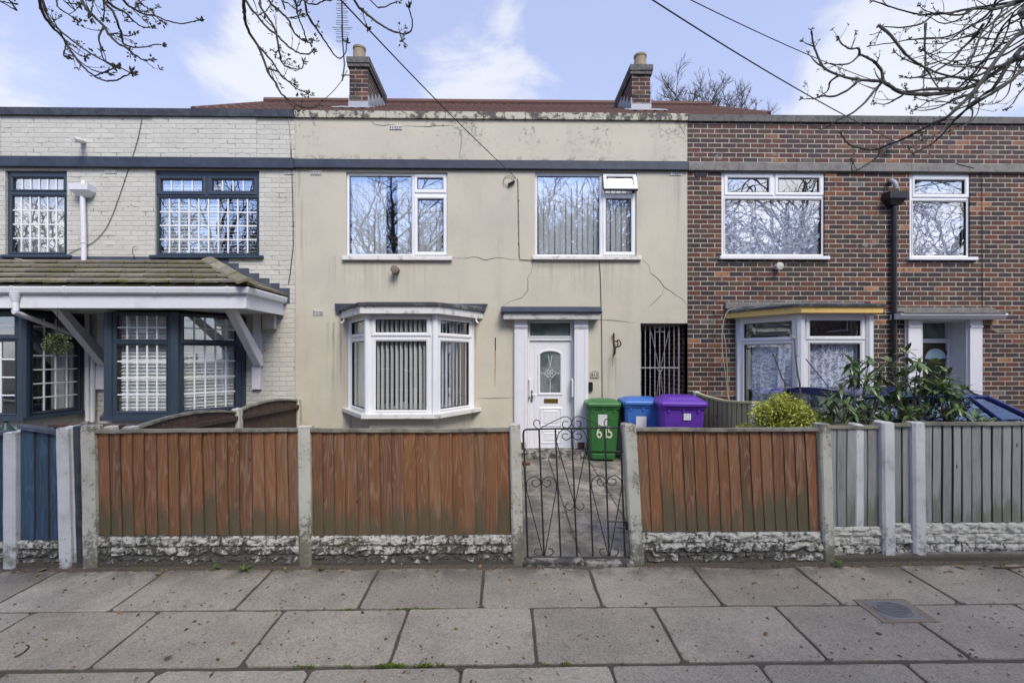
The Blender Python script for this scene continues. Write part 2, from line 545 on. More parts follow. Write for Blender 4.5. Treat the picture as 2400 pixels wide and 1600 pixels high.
def m_slab(base):
    def fn(g):
        p = g.pos()
        t = g.sep(g.attr())
        sp = g.noise(160, 2, .6); sp2 = g.sep(g.vor(120, out='Color'))[0]; b = g.noise(1.7, 6, .65); mid = g.noise(9, 5, .65)
        c = g.mix(t[0], tuple(q * .78 for q in base), tuple(q * 1.18 for q in base))
        c = g.mix(g.math('MULTIPLY', t[1], .35), c, (base[0] * 1.02, base[1] * .93, base[2] * .80))
        c = g.mix(g.step(b, .40, .66, 0, .55), c, tuple(q * .6 for q in base))
        c = g.mix(g.step(mid, .52, .72, 0, .5), c, tuple(q * .62 for q in base))
        c = g.mix(.3, c, g.comb(sp2, sp2, sp2), 'SOFT_LIGHT')
        c = g.mix(g.step(sp, .66, .74, 0, .55), c, (.5, .49, .46))
        c = g.mix(g.step(g.noise(36, 3, .6), .67, .73, 0, .65), c, (.05, .046, .038))
        vd = g.vor(5.5); vr = g.sep(g.vor(5.5, out='Color'))[0]
        c = g.mix(g.math('MULTIPLY', g.step(g.math('ADD', vd, g.math('MULTIPLY', g.noise(30, 3), .12)), .16, .10), g.step(vr, .6, .75, 0, .45)), c, (.09, .082, .07))
        c = g.mix(g.step(g.noise(13, 5, .7), .62, .74, 0, .5), c, (.11, .10, .085))
        x, y, z = g.sep(p)
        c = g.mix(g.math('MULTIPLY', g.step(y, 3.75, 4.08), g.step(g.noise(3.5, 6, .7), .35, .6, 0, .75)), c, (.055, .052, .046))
        return dict(c=c, r=.85, n=g.bump(g.math('ADD', g.math('MULTIPLY', sp, .5), mid), .5, .004))
    return fn


def m_dirt(g):
    n = g.noise(40, 6, .7); b = g.noise(4, 4)
    c = g.mix(n, (.045, .037, .028), (.13, .108, .08))
    c = g.mix(g.step(b, .58, .72, 0, .4), c, (.06, .075, .025))
    return dict(c=c, n=g.bump(n, .9, .01))


def m_rooftile(c1, c2, moss, mk=.5):
    def fn(g):
        p = g.pos()
        t = g.sep(g.attr())[0]
        n = g.noise(7, 6, .7); f = g.noise(50, 4, .7)
        c = g.mix(t, c1, c2)
        c = g.mix(g.step(f, .5, .75, 0, .5), c, tuple(q * .55 for q in c1))
        ms = g.math('ADD', g.math('MULTIPLY', n, .65), g.math('MULTIPLY', g.noise(30, 4, .7), .35))
        c = g.mix(g.step(ms, mk, mk + .1, 0, .9), c, moss)
        return dict(c=c, r=.9, n=g.bump(g.math('ADD', f, ms), .7, .01))
    return fn


def m_glass(name, fac, tint=(.86, .9, .9), wav=.012):
    m = bpy.data.materials.new(name); m.use_nodes = True
    g = G(m.node_tree); out = g.n['Material Output']; g.n.remove(g.n['Principled BSDF'])
    tr = g.new('ShaderNodeBsdfTransparent'); tr.inputs[0].default_value = (*tint, 1)
    gl = g.new('ShaderNodeBsdfGlossy'); gl.inputs['Roughness'].default_value = .004
    gl.inputs[0].default_value = (.93, .96, 1, 1)
    g.put(gl.inputs['Normal'], g.bump(g.noise(2.6, 2, .5), wav, .25))
    mx = g.new('ShaderNodeMixShader')
    fr = g.new('ShaderNodeLayerWeight'); fr.inputs[0].default_value = .25
    g.put(mx.inputs[0], g.math('ADD', g.math('MULTIPLY', fr.outputs['Facing'], .35), fac, clamp=True))
    g.l.new(tr.outputs[0], mx.inputs[1]); g.l.new(gl.outputs[0], mx.inputs[2]); g.l.new(mx.outputs[0], out.inputs[0])
    return m


def m_lace(g):
    p = g.pos(); x, y, z = g.sep(p)
    v = g.comb(g.math('MULTIPLY', x, 1), g.math('MULTIPLY', z, 1), 0)
    w = g.noise(9, 2, .5, v, 1.5)
    a = g.step(g.math('ABSOLUTE', g.math('SUBTRACT', g.math('FRACT', g.math('MULTIPLY', w, 5)), .5)), .16, .3)
    b = g.step(g.vor(11, v), .28, .2)
    k = g.math('MAXIMUM', a, b)
    return dict(c=g.mix(k, (.50, .55, .75), (.88, .90, 1.0)), r=.9, a=g.math('ADD', g.math('MULTIPLY', k, .3), .68))


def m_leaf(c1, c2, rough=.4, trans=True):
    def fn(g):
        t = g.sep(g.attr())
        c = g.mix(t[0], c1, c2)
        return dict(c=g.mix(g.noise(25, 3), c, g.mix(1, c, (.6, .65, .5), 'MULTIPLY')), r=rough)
    return fn


def m_bark(g):
    n = g.noise(14, 6, .7, g.vm('MULTIPLY', g.pos(), (1, 1, .35)))
    c = g.mix(n, (.035, .03, .024), (.13, .12, .095))
    c = g.mix(g.step(g.noise(3, 4), .55, .7, 0, .5), c, (.09, .10, .055))
    return dict(c=c, r=.85, n=g.bump(n, .8, .02))


def m_rust(g):
    n = g.noise(40, 5, .7)
    return dict(c=g.mix(n, (.03, .018, .012), (.16, .07, .03)), r=.85, n=g.bump(n, .7, .004))


def m_iron(g):
    n = g.noise(45, 5, .7)
    return dict(c=g.mix(g.step(n, .55, .7), (.018, .018, .02), (.06, .045, .035)), r=.5, n=g.bump(n, .5, .002))


def m_bin(c, dark):
    def fn(g):
        n = g.noise(6, 5, .65, g.vm('MULTIPLY', g.pos(), (1, 1, .4))); f = g.noise(220, 2)
        k = g.mix(g.step(n, .45, .75, 0, .5), c, dark)
        k = g.mix(g.step(g.noise(30, 5, .7), .62, .75, 0, .25), k, (.3, .3, .28))
        return dict(c=k, r=g.math('ADD', .32, g.math('MULTIPLY', n, .25)), n=g.bump(f, .15, .002))
    return fn


MA = {}
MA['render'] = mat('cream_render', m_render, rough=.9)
MA['coping_cream'] = mat('coping_cream', m_coping((.42, .40, .32), (.075, .073, .062), .46, .55), rough=.9)
MA['coping_blue'] = mat('coping_blue', m_coping((.020, .024, .040), (.045, .05, .065)), rough=.8)
MA['coping_grey'] = mat('coping_grey', m_coping((.115, .112, .105), (.055, .054, .05), .45, .62), rough=.9)
MA['band_grey'] = mat('band_grey', m_coping((.19, .18, .168), (.10, .096, .09), .42, .68), rough=.9)
MA['brick'] = mat('multi_brick', m_brick_multi, rough=.88)
MA['brick_soot'] = mat('sooty_brick', m_brick_soot, rough=.9)
MA['brick_white'] = mat('painted_brick', m_brick_white, rough=.75)
MA['bluepaint'] = mat('blue_paint', m_bluepaint, rough=.6)
MA['pvc'] = worn('white_plastic', (.70, .70, .72), .32, .18, 5, .06, (.3, .29, .26), .52, .8)
MA['pvc_dirty'] = worn('weathered_white', (.62, .61, .58), .5, .65, 9, .3, (.13, .12, .1), .5, .72)
MA['white_trim'] = worn('white_trim', (.62, .62, .655), .45, .2, 5, .1, (.3, .29, .27))
MA['anthracite'] = worn('anthracite_plastic', (.030, .046, .070), .38, .12, 5, .06, (.12, .12, .12))
MA['gasket'] = mat('rubber_gasket', color=(.012, .012, .014), rough=.6)
MA['glass_up'] = m_glass('window_glass', .43, (.95, .97, .98), .005)
MA['glass_low'] = m_glass('window_glass_lower', .24, (.95, .97, .97), .005)
MA['glass_car'] = m_glass('car_glass', .09, (.35, .4, .42))
MA['glass_obs'] = mat('obscure_glass', lambda g: dict(c=g.mix(g.step(g.noise(4, 3), .35, .65), (.06, .085, .085), (.16, .19, .19)), n=g.bump(g.math('ADD', g.noise(38, 3, .6, None, 1.5), g.noise(9, 2)), .8, .01)), rough=.22)
MA['blind'] = worn('blind_fabric', (.80, .81, .82), .85, .1, 8, .1)
MA['venetian'] = worn('venetian_slat', (.82, .83, .82), .5, .1, 8, .05)
MA['lace'] = mat('lace_curtain', m_lace)
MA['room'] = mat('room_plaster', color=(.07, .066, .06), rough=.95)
MA['curtain'] = worn('curtain_cloth', (.5, .53, .52), .9, .1)
MA['wood_orange'] = mat('orange_fence_wood', m_wood((.245, .097, .036), (.140, .063, .031), (.29, .185, .115), (.085, .078, .042), gz=.86, galpha=.82), rough=.8)
MA['wood_brown'] = mat('brown_fence_wood', m_wood((.075, .042, .031), (.05, .033, .027), (.10, .065, .045), (.05, .045, .03), .6, .1), rough=.8)
MA['wood_grey'] = mat('grey_fence_wood', m_wood((.31, .315, .315), (.215, .22, .22), (.27, .27, .255), (.10, .10, .055), 1, .75, .7, (.07, .07, .06)), rough=.85)
MA['wood_green'] = mat('algae_fence_wood', m_wood((.42, .39, .22), (.33, .31, .18), (.46, .43, .27), (.21, .23, .07), .5, 1.0, .6), rough=.85)
MA['wood_blue'] = mat('blue_fence_wood', m_wood((.035, .075, .135), (.022, .045, .085), (.06, .13, .20), (.03, .05, .08), .3, .3), rough=.7)
MA['capwood'] = worn('cap_rail_wood', (.20, .185, .15), .85, .7, 9, .4, (.06, .06, .045), .4, .65)
MA['post'] = mat('cream_post', m_post((.47, .46, .39)), rough=.9)
MA['post_white'] = mat('white_post', m_post((.56, .56, .56), .8, .56), rough=.85)
MA['rock'] = mat('rock_faced_concrete', m_rock, rough=.92)
MA['slab'] = mat('pavement_slab', m_slab((.325, .29, .235)), rough=.85)
MA['yardslab'] = mat('yard_slab', m_slab((.29, .265, .225)), rough=.85)
MA['dirt'] = mat('dirt', m_dirt, rough=.95)
MA['tile_brown'] = mat('mossy_brown_tile', m_rooftile((.24, .21, .165), (.13, .115, .095), (.13, .12, .025), .49), rough=.9)
MA['tile_red'] = mat('red_roof_tile', m_rooftile((.115, .056, .043), (.08, .042, .035), (.085, .075, .05), .58), rough=.85)
MA['felt'] = mat('roof_felt', m_coping((.05, .052, .06), (.17, .17, .165), .5, .62), rough=.9)
MA['lead'] = worn('lead_flashing', (.30, .31, .34), .5, .5, 7, .3, (.12, .12, .13))
MA['blueslate'] = worn('blue_flashing', (.045, .056, .082), .6, .5, 6, .3, (.14, .15, .19))
MA['yellow'] = worn('yellow_fascia', (.74, .50, .15), .5, .35, 8, .2, (.2, .12, .03), .5, .75)
MA['pot'] = worn('clay_pot', (.21, .17, .11), .8, .5, 7, .3, (.12, .1, .07))
MA['black'] = worn('black_plastic', (.015, .015, .017), .35, .3, 8, .1, (.06, .06, .06))
MA['cable'] = mat('black_cable', color=(.02, .02, .022), rough=.6)
MA['cable_pale'] = mat('pale_cable', color=(.38, .36, .28), rough=.6)
MA['steel'] = mat('aerial_metal', color=(.10, .105, .12), rough=.5, metal=.5)
MA['ironwhite'] = worn('grey_iron', (.32, .32, .33), .5, .6, 20, .3, (.1, .08, .06), .45, .7)
MA['iron'] = mat('black_iron', m_iron, rough=.5)
MA['rust'] = mat('rusty_iron', m_rust, rough=.9)
MA['brass'] = mat('brass', color=(.45, .31, .09), rough=.35, metal=1)
MA['chrome'] = mat('dull_chrome', color=(.45, .44, .42), rough=.3, metal=1)
MA['bark'] = mat('bark', m_bark, rough=.9)
MA['twig'] = mat('twig_bark', lambda g: dict(c=g.mix(g.noise(20, 4), (.02, .018, .016), (.075, .068, .055))), rough=.85)
MA['bud'] = mat('bud_scale', color=(.055, .05, .026), rough=.7)
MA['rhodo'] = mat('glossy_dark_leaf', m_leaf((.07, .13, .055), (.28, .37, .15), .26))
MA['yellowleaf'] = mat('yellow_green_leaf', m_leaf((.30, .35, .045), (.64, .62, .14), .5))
MA['boxleaf'] = mat('topiary_leaf', m_leaf((.04, .065, .02), (.16, .17, .07), .5))
MA['grass'] = mat('weed_leaf', m_leaf((.05, .12, .015), (.12, .22, .03), .6))
MA['moss'] = mat('moss_green', m_leaf((.06, .11, .012), (.15, .22, .02), .9))
MA['deadleaf'] = mat('dead_leaf', m_leaf((.10, .055, .025), (.36, .22, .09), .8))
MA['bin_green'] = mat('bin_green', m_bin((.034, .145, .036), (.025, .085, .025)))
MA['bin_blue'] = mat('bin_blue', m_bin((.042, .14, .43), (.03, .09, .26)))
MA['bin_purple'] = mat('bin_purple', m_bin((.11, .032, .34), (.07, .025, .2)))
MA['paper'] = worn('sticker_paper', (.62, .62, .63), .6, .4, 30, .05, (.35, .35, .35))
MA['digit'] = worn('pale_number', (.68, .66, .52), .5, .1)
MA['carblue'] = mat('car_blue_paint', color=(.010, .018, .105), rough=.22)
MA['cardark'] = mat('car_dark_paint', color=(.012, .014, .018), rough=.2)
MA['tyre'] = mat('tyre_rubber', color=(.02, .02, .02), rough=.8)
MA['metalcover'] = worn('cast_iron_cover', (.175, .175, .175), .5, .5, 12, .3, (.06, .05, .045))
MA['mortar'] = worn('mortar_bed', (.21, .165, .125), .9, .5, 14, .5, (.08, .065, .05))
MA['crack'] = mat('crack_shadow', color=(.035, .03, .025), rough=1)
MA['ruststain'] = mat('rust_stain', lambda g: dict(c=g.mix(g.noise(20, 4), (.30, .17, .05), (.38, .29, .16))), rough=.9)
MA['door'] = worn('white_door', (.66, .66, .70), .3, .1, 4, .05, (.35, .34, .32))
MA['door_dark'] = worn('dark_door', (.022, .014, .010), .35, .3, 6, .1, (.05, .04, .03))
MA['road'] = mat('asphalt', lambda g: dict(c=g.mix(g.noise(90, 4), (.03, .03, .03), (.085, .083, .08)), n=g.bump(g.noise(120, 3), .6, .006)), rough=.9)
MA['concrete'] = worn('step_concrete', (.27, .255, .225), .9, 1.0, 14, .6, (.05, .047, .04), .38, .58)
# ================================================================== ground
D = 7.37                                   # the fronts of the terrace
FY = 4.08                                  # line of the street fence
SL = .0426                                 # fall of the pavement towards the kerb
def gz(Y): return (Y - FY) * SL
def yz(Y): return .055 + (Y - 4.1) * .069

mb = MB(); mb.quad((-400, -400, -.45), (400, -400, -.45), (400, 400, -.45), (-400, 400, -.45))
struct(mb.build('ground', MA['dirt']))
mb = MB(); mb.box(-80, 80, -9.5, -2.32, -.445, -.40)
struct(mb.build('road', MA['road']))
mb = MB()
for k in range(40): mb.box(-18 + k * .915, -18 + k * .915 + .905, -2.31, -2.18, -.44, -.275)
struct(mb.build('kerb', MA['slab']))
mb = MB()
mb.hexa([(-18, -2.17, -.44), (18, -2.17, -.44), (18, 4.25, -.2), (-18, 4.25, -.2), (-18, -2.17, gz(-2.17) - .012), (18, -2.17, gz(-2.17) - .012), (18, 4.25, gz(4.25) - .012), (-18, 4.25, gz(4.25) - .012)])
struct(mb.build('pavement_bed', MA['dirt']))


def slab(mb, x0, x1, y0, y1, zf, th=.05, b=.006, jit=.003, irregular=.006):
    cs = [(x0, y0), (x1, y0), (x1, y1), (x0, y1)]
    z = [R.uniform(-jit, jit) for _ in range(4)]; sd = R.uniform(0, 99)
    cut = [R.uniform(.019, .024) if R.random() < .75 else R.uniform(.025, .05) for _ in range(4)]
    out, inn = [], []; cx, cy = (x0 + x1) / 2, (y0 + y1) / 2
    for k in range(4):
        (ax, ay), (bx_, by_) = cs[k], cs[(k + 1) % 4]; L = abs(bx_ - ax) + abs(by_ - ay); dx, dy = (bx_ - ax) / L, (by_ - ay) / L
        nx, ny = -dy, dx; n = 14
        for i in range(n + 1):
            t = cut[k] + (L - cut[k] - cut[(k + 1) % 4]) * i / n
            w = irregular * (.6 + mn.noise((t * 6, sd, k * 7)) + .8 * max(0, mn.noise((t * 19, sd, k * 3)) - .15))
            out.append((ax + dx * t + nx * w, ay + dy * t + ny * w, t)); q = w + b * (1 + .6 * mn.noise((t * 25, sd, k)))
            q2 = max(cut[k] * .0, 0); inn.append((ax + dx * min(max(t, b), L - b) + nx * q, ay + dy * min(max(t, b), L - b) + ny * q))
    zt = lambda x, y: zf(y) + z[0] + (z[1] - z[0]) * (x - x0) / (x1 - x0) + (z[3] - z[0]) * (y - y0) / (y1 - y0)
    mb.t = (R.random(), R.random(), R.random())
    mb.loft([[(x, y, zf(y) - th) for x, y, _ in out], [(x, y, zt(x, y) - b * .8) for x, y, _ in out], [(x, y, zt(x, y)) for x, y in inn]])


mb = MB()
rows = [(4.062, 3.459, -.176), (3.459, 2.859, .199), (2.845, 2.255, -.256), (2.255, 1.65, .18), (1.65, 1.05, -.2), (1.05, .45, .1), (.45, -.15, -.3), (-.15, -.75, 0), (-.75, -1.35, -.4), (-1.35, -2.16, .1)]
MX0, MX1, MY0, MY1 = 2.63, 3.05, 3.235, 3.52       # the cover let into the pavement
for (y1, y0, off) in rows:
    for k in range(-13, 14):
        x0 = off + k * .9; x1 = x0 + .9
        if x1 < -11 or x0 > 11: continue
        g_ = .007
        slab(mb, x0 + g_, x1 - g_, y0 + g_, y1 - g_, gz)
struct(mb.build('pavement', MA['slab']))
mb = MB(); nx, ny = 560, 9; vs = []
for j in range(ny + 1):
    for i in range(nx + 1):
        x = -7 + 14 * i / nx; y = 3.93 + .36 * j / ny
        edge = FY - .055 + .05 * mn.noise((x * 2.1, 0, 0)) + .02 * mn.noise((x * 13, 4, 0))
        t = max(-1, min(1, (y - edge) / .05)); vs.append((x, y, gz(y) - .016 + .026 * (t * .5 + .5) + .008 * mn.fractal(Vector((x * 22, y * 22, 0)), 1, 2, 3) * (t + 1) / 2))
mb.add(vs, [(j * (nx + 1) + i, j * (nx + 1) + i + 1, (j + 1) * (nx + 1) + i + 1, (j + 1) * (nx + 1) + i) for j in range(ny) for i in range(nx)])
struct(mb.build('soil_edge', MA['dirt']))
# front yards: bed and concrete slabs
mb = MB()
mb.hexa([(-11, 4.1, -.3), (11, 4.1, -.3), (11, 7.5, -.3), (-11, 7.5, -.3), (-11, 4.1, yz(4.1) - .012), (11, 4.1, yz(4.1) - .012), (11, 7.5, yz(7.5) - .012), (-11, 7.5, yz(7.5) - .012)])
struct(mb.build('front_yard_bed', MA['dirt']))
mb = MB()
y = 4.14
yr = []
while y < 7.36:
    yr.append((y, min(y + .49, 7.36))); y += .49
for (y0, y1) in yr:
    for x0 in [-.53 + .6 * k for k in range(-6, 7)]:
        if x0 > -3.2 and x0 + .6 < 3.1: slab(mb, x0 + .005, x0 + .595, y0 + .004, y1 - .004, yz, .05, .005, .003, .003)
struct(mb.build('front_path', MA['yardslab']))
mb = MB()
for (xa, xb) in ((-10.5, -3.8), (3.4, 10.5)):
    mb.hexa([(xa, 4.14, -.2), (xb, 4.14, -.2), (xb, 7.36, -.2), (xa, 7.36, -.2), (xa, 4.14, yz(4.14)), (xb, 4.14, yz(4.14)), (xb, 7.36, yz(7.36)), (xa, 7.36, yz(7.36))])
struct(mb.build('neighbour_yard', MA['yardslab']))

# ================================================================== house parts
XL, XM0, XM1, XR = -10.6, P(692, 500, D).x, P(1611, 500, D).x, 10.9
ZP0, ZP1 = PZ(281, D), PZ(267, D)            # coping
ZB0, ZB1 = PZ(399, D), PZ(378, D)            # string course
ROOM = 1.3


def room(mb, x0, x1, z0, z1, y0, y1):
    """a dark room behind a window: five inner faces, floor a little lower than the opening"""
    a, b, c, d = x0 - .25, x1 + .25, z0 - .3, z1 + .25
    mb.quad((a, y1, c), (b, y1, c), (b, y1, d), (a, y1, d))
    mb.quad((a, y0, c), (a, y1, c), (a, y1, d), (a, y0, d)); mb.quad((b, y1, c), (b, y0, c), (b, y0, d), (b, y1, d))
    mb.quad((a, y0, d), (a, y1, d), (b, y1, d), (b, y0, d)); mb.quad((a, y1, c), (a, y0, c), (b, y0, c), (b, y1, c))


def casement(mb, c, g, y=-.014, yb=.05):
    """sash ring: chamfered outer edge, sloping glazing bead, dark gasket"""
    w = .012
    mb.ring(c, (c[0] + w, c[1] + w, c[2] - w, c[3] - w), y + .008, yb, y)
    gi = (g[0] - .016, g[1] - .016, g[2] + .016, g[3] + .016)
    mb.ring((c[0] + w, c[1] + w, c[2] - w, c[3] - w), gi, y, yb)
    mb.ring(gi, g, y, yb, y + .014)
    mb.m = 1
    q = .006
    mb.ring(g, (g[0] + q, g[1] + q, g[2] - q, g[3] - q), y + .012, yb)
    o = .005
    mb.ring((c[0] - o, c[1] - o, c[2] + o, c[3] + o), c, .004, yb)
    mb.m = 0


def make_window(house, rect, lights, frame, glass, M=None, sill=None, sill_mat=None, y0=.04, bars=None, bar_mat='pvc', name='window', depth=.075):
    """frame (a part of the house) > pane, sill, glazing_bars. rect/lights in local x,z; local y=0 is the wall face"""
    M0 = M or Matrix.Translation((0, D, 0))
    T = M0 @ Matrix.Translation((0, y0, 0))
    mb = MB(T)
    holes = [l.get('c') or l['g'] for l in lights]
    mb.holes(rect[0], rect[2], rect[1], rect[3], 0, depth, holes)
    # outer lip of the frame
    for l in lights:
        if l.get('open'): continue
        if l.get('c'): casement(mb, l['c'], l['g'])
        else:
            g = l['g']; q = .006
            e = (g[0] - .018, g[1] - .018, g[2] + .018, g[3] + .018)
            mb.ring(e, g, -.010, .05, .004)
            mb.m = 1; mb.ring(g, (g[0] + q, g[1] + q, g[2] - q, g[3] - q), .003, .05); mb.m = 0
    w = mb.build(name, [MA[frame], MA['gasket']], house)
    pm = MB(T)
    for l in lights:
        g = l['g']
        if l.get('open'): continue
        pm.quad((g[0], .02, g[1]), (g[2], .02, g[1]), (g[2], .02, g[3]), (g[0], .02, g[3]))
    pm.build('pane', MA[glass], w)
    if bars:
        bm = MB(T)
        for l, (nx, nz) in zip(lights, bars):
            g = l['g']
            for i in range(1, nx):
                x = g[0] + (g[2] - g[0]) * i / nx
                bm.box(x - .0095, x + .0095, .008, .017, g[1], g[3])
            for i in range(1, nz):
                z = g[1] + (g[3] - g[1]) * i / nz
                bm.box(g[0], g[2], .0075, .0165, z - .0095, z + .0095)
        bm.build('glazing_bars', MA[bar_mat], w)
    if sill:
        sx0, sx1, sz0, sz1 = sill
        sm = MB(M0); sm.cbox(sx0, sx1, -.055, y0 + .01, sz0, sz1, .006)
        sm.build('sill', MA[sill_mat or frame], w)
    return w


def vblind(w, M, x0, x1, z0, z1, y=.16, pitch=.089, ang=60, width=.087, jit=4, matn='blind', gap=()):
    mb = MB(M)
    x = x0 + pitch / 2
    while x < x1:
        if not any(a < x < b for a, b in gap):
            a = rad(ang + R.uniform(-jit, jit)); dx, dy = math.cos(a) * width / 2, math.sin(a) * width / 2
            n = 5
            ph = [(-1 + 2 * k / (n - 1)) for k in range(n)]
            row = [(x + dx * t, y + dy * t - .006 * (1 - t * t)) for t in ph]
            sk = R.uniform(-.006, .006)
            lo = [(px + sk, py, z0) for px, py in row]; hi = [(px, py, z1) for px, py in row]
            b2 = [(px + sk - .0012 * math.sin(a), py + .0012, z0) for px, py in row]; h2 = [(px - .0012 * math.sin(a), py + .0012, z1) for px, py in row]
            mb.loft([lo + b2[::-1], hi + h2[::-1]])
        x += pitch
    mb.box(x0, x1, y - .02, y + .02, z1, z1 + .04)
    return mb.build('blind', MA[matn], w)


def hblind(w, M, x0, x1, z0, z1, y=.10, pitch=.052, tilt=38):
    mb = MB(M); z = z0
    a = rad(tilt); dy, dz = math.cos(a) * .024, math.sin(a) * .024
    while z < z1:
        q = R.uniform(-.003, .003)
        mb.hexa([(x0, y - dy, z - dz + q), (x1, y - dy, z - dz), (x1, y + dy, z + dz), (x0, y + dy, z + dz + q), (x0, y - dy - .001, z - dz + .004 + q), (x1, y - dy - .001, z - dz + .004), (x1, y + dy - .001, z + dz + .004), (x0, y + dy - .001, z + dz + .004 + q)])
        z += pitch
    for t in (.2, .8):
        x = x0 + (x1 - x0) * t
        mb.box(x - .002, x + .002, y - .028, y - .025, z0, z1)
    return mb.build('blind', MA['venetian'], w)


def net(w, M, x0, x1, z0, z1, y=.14, amp=.018, wl=.09, matn='lace', hang=0):
    mb = MB(M); n = int((x1 - x0) / .018) + 2
    pts = []
    for i in range(n):
        x = x0 + (x1 - x0) * i / (n - 1)
        pts.append((x, y + amp * math.sin(x / wl * 6.28 + 1.4 * math.sin(x * 5)) + .006 * math.sin(x * 31)))
    mb.loft([[(a, b, z0) for a, b in pts], [(a, b, z1) for a, b in pts]], cap=False, closed=False)
    return mb.build('curtain', MA[matn], w, smooth=True)


def airbrick(house, x0, y0, x1, y1, matn='pvc_dirty', nx=7, Y=D):
    r = RX(x0, y0, x1, y1, Y)
    M = Matrix.Translation((0, Y - .012, 0)); mb = MB(M)
    hs = []
    w, h = r[2] - r[0], r[3] - r[1]
    for j in range(2 if nx > 5 else 1):
        for i in range(nx):
            cx = r[0] + w * (i + .5) / nx; cz = r[1] + h * (.3 + .42 * j)
            hs.append((cx - w / nx * .34, cz - h * .17, cx + w / nx * .34, cz + h * .17))
    mb.holes(r[0], r[2], r[1], r[3], 0, .012, hs)
    mb.m = 1; mb.quad((r[0], .0105, r[1]), (r[2], .0105, r[1]), (r[2], .0105, r[3]), (r[0], .0105, r[3]))
    return mb.build('air_brick', [MA[matn], MA['gasket']], house)


def shell(house, x0, x1, ztop):
    """side, back and roof deck of a house, seen only from outside by the sky"""
    mb = MB()
    mb.quad((x0, 13, -.3), (x1, 13, -.3), (x1, 13, ztop), (x0, 13, ztop))
    mb.quad((x0, D + .25, -.3), (x0, 13, -.3), (x0, 13, ztop), (x0, D + .25, ztop)); mb.quad((x1, D + .25, -.3), (x1, 13, -.3), (x1, 13, ztop), (x1, D + .25, ztop))
    mb.quad((x0, D + .1, ztop - .15), (x1, D + .1, ztop - .15), (x1, 13, ztop - .15), (x0, 13, ztop - .15))
    return mb.build('rear_wall', MA['brick'], house)


def fold(house, pts_px, Y, r=.004, name='crack', m='crack', jag=.006):
    pts = []
    q = [P(a, b, Y) for a, b in pts_px]
    for a, b in zip(q, q[1:]):
        n = max(2, int((b - a).length / .05))
        for k in range(n):
            p = a.lerp(b, k / n); pts.append(p + Vector((R.uniform(-jag, jag), 0, R.uniform(-jag, jag))))
    pts.append(q[-1])
    mb = MB(); n = len(pts)
    mb.tube(pts, [r * (1 - .75 * abs(2 * i / (n - 1) - 1)) for i in range(n)], 4)
    return mb.build(name, MA[m], house)


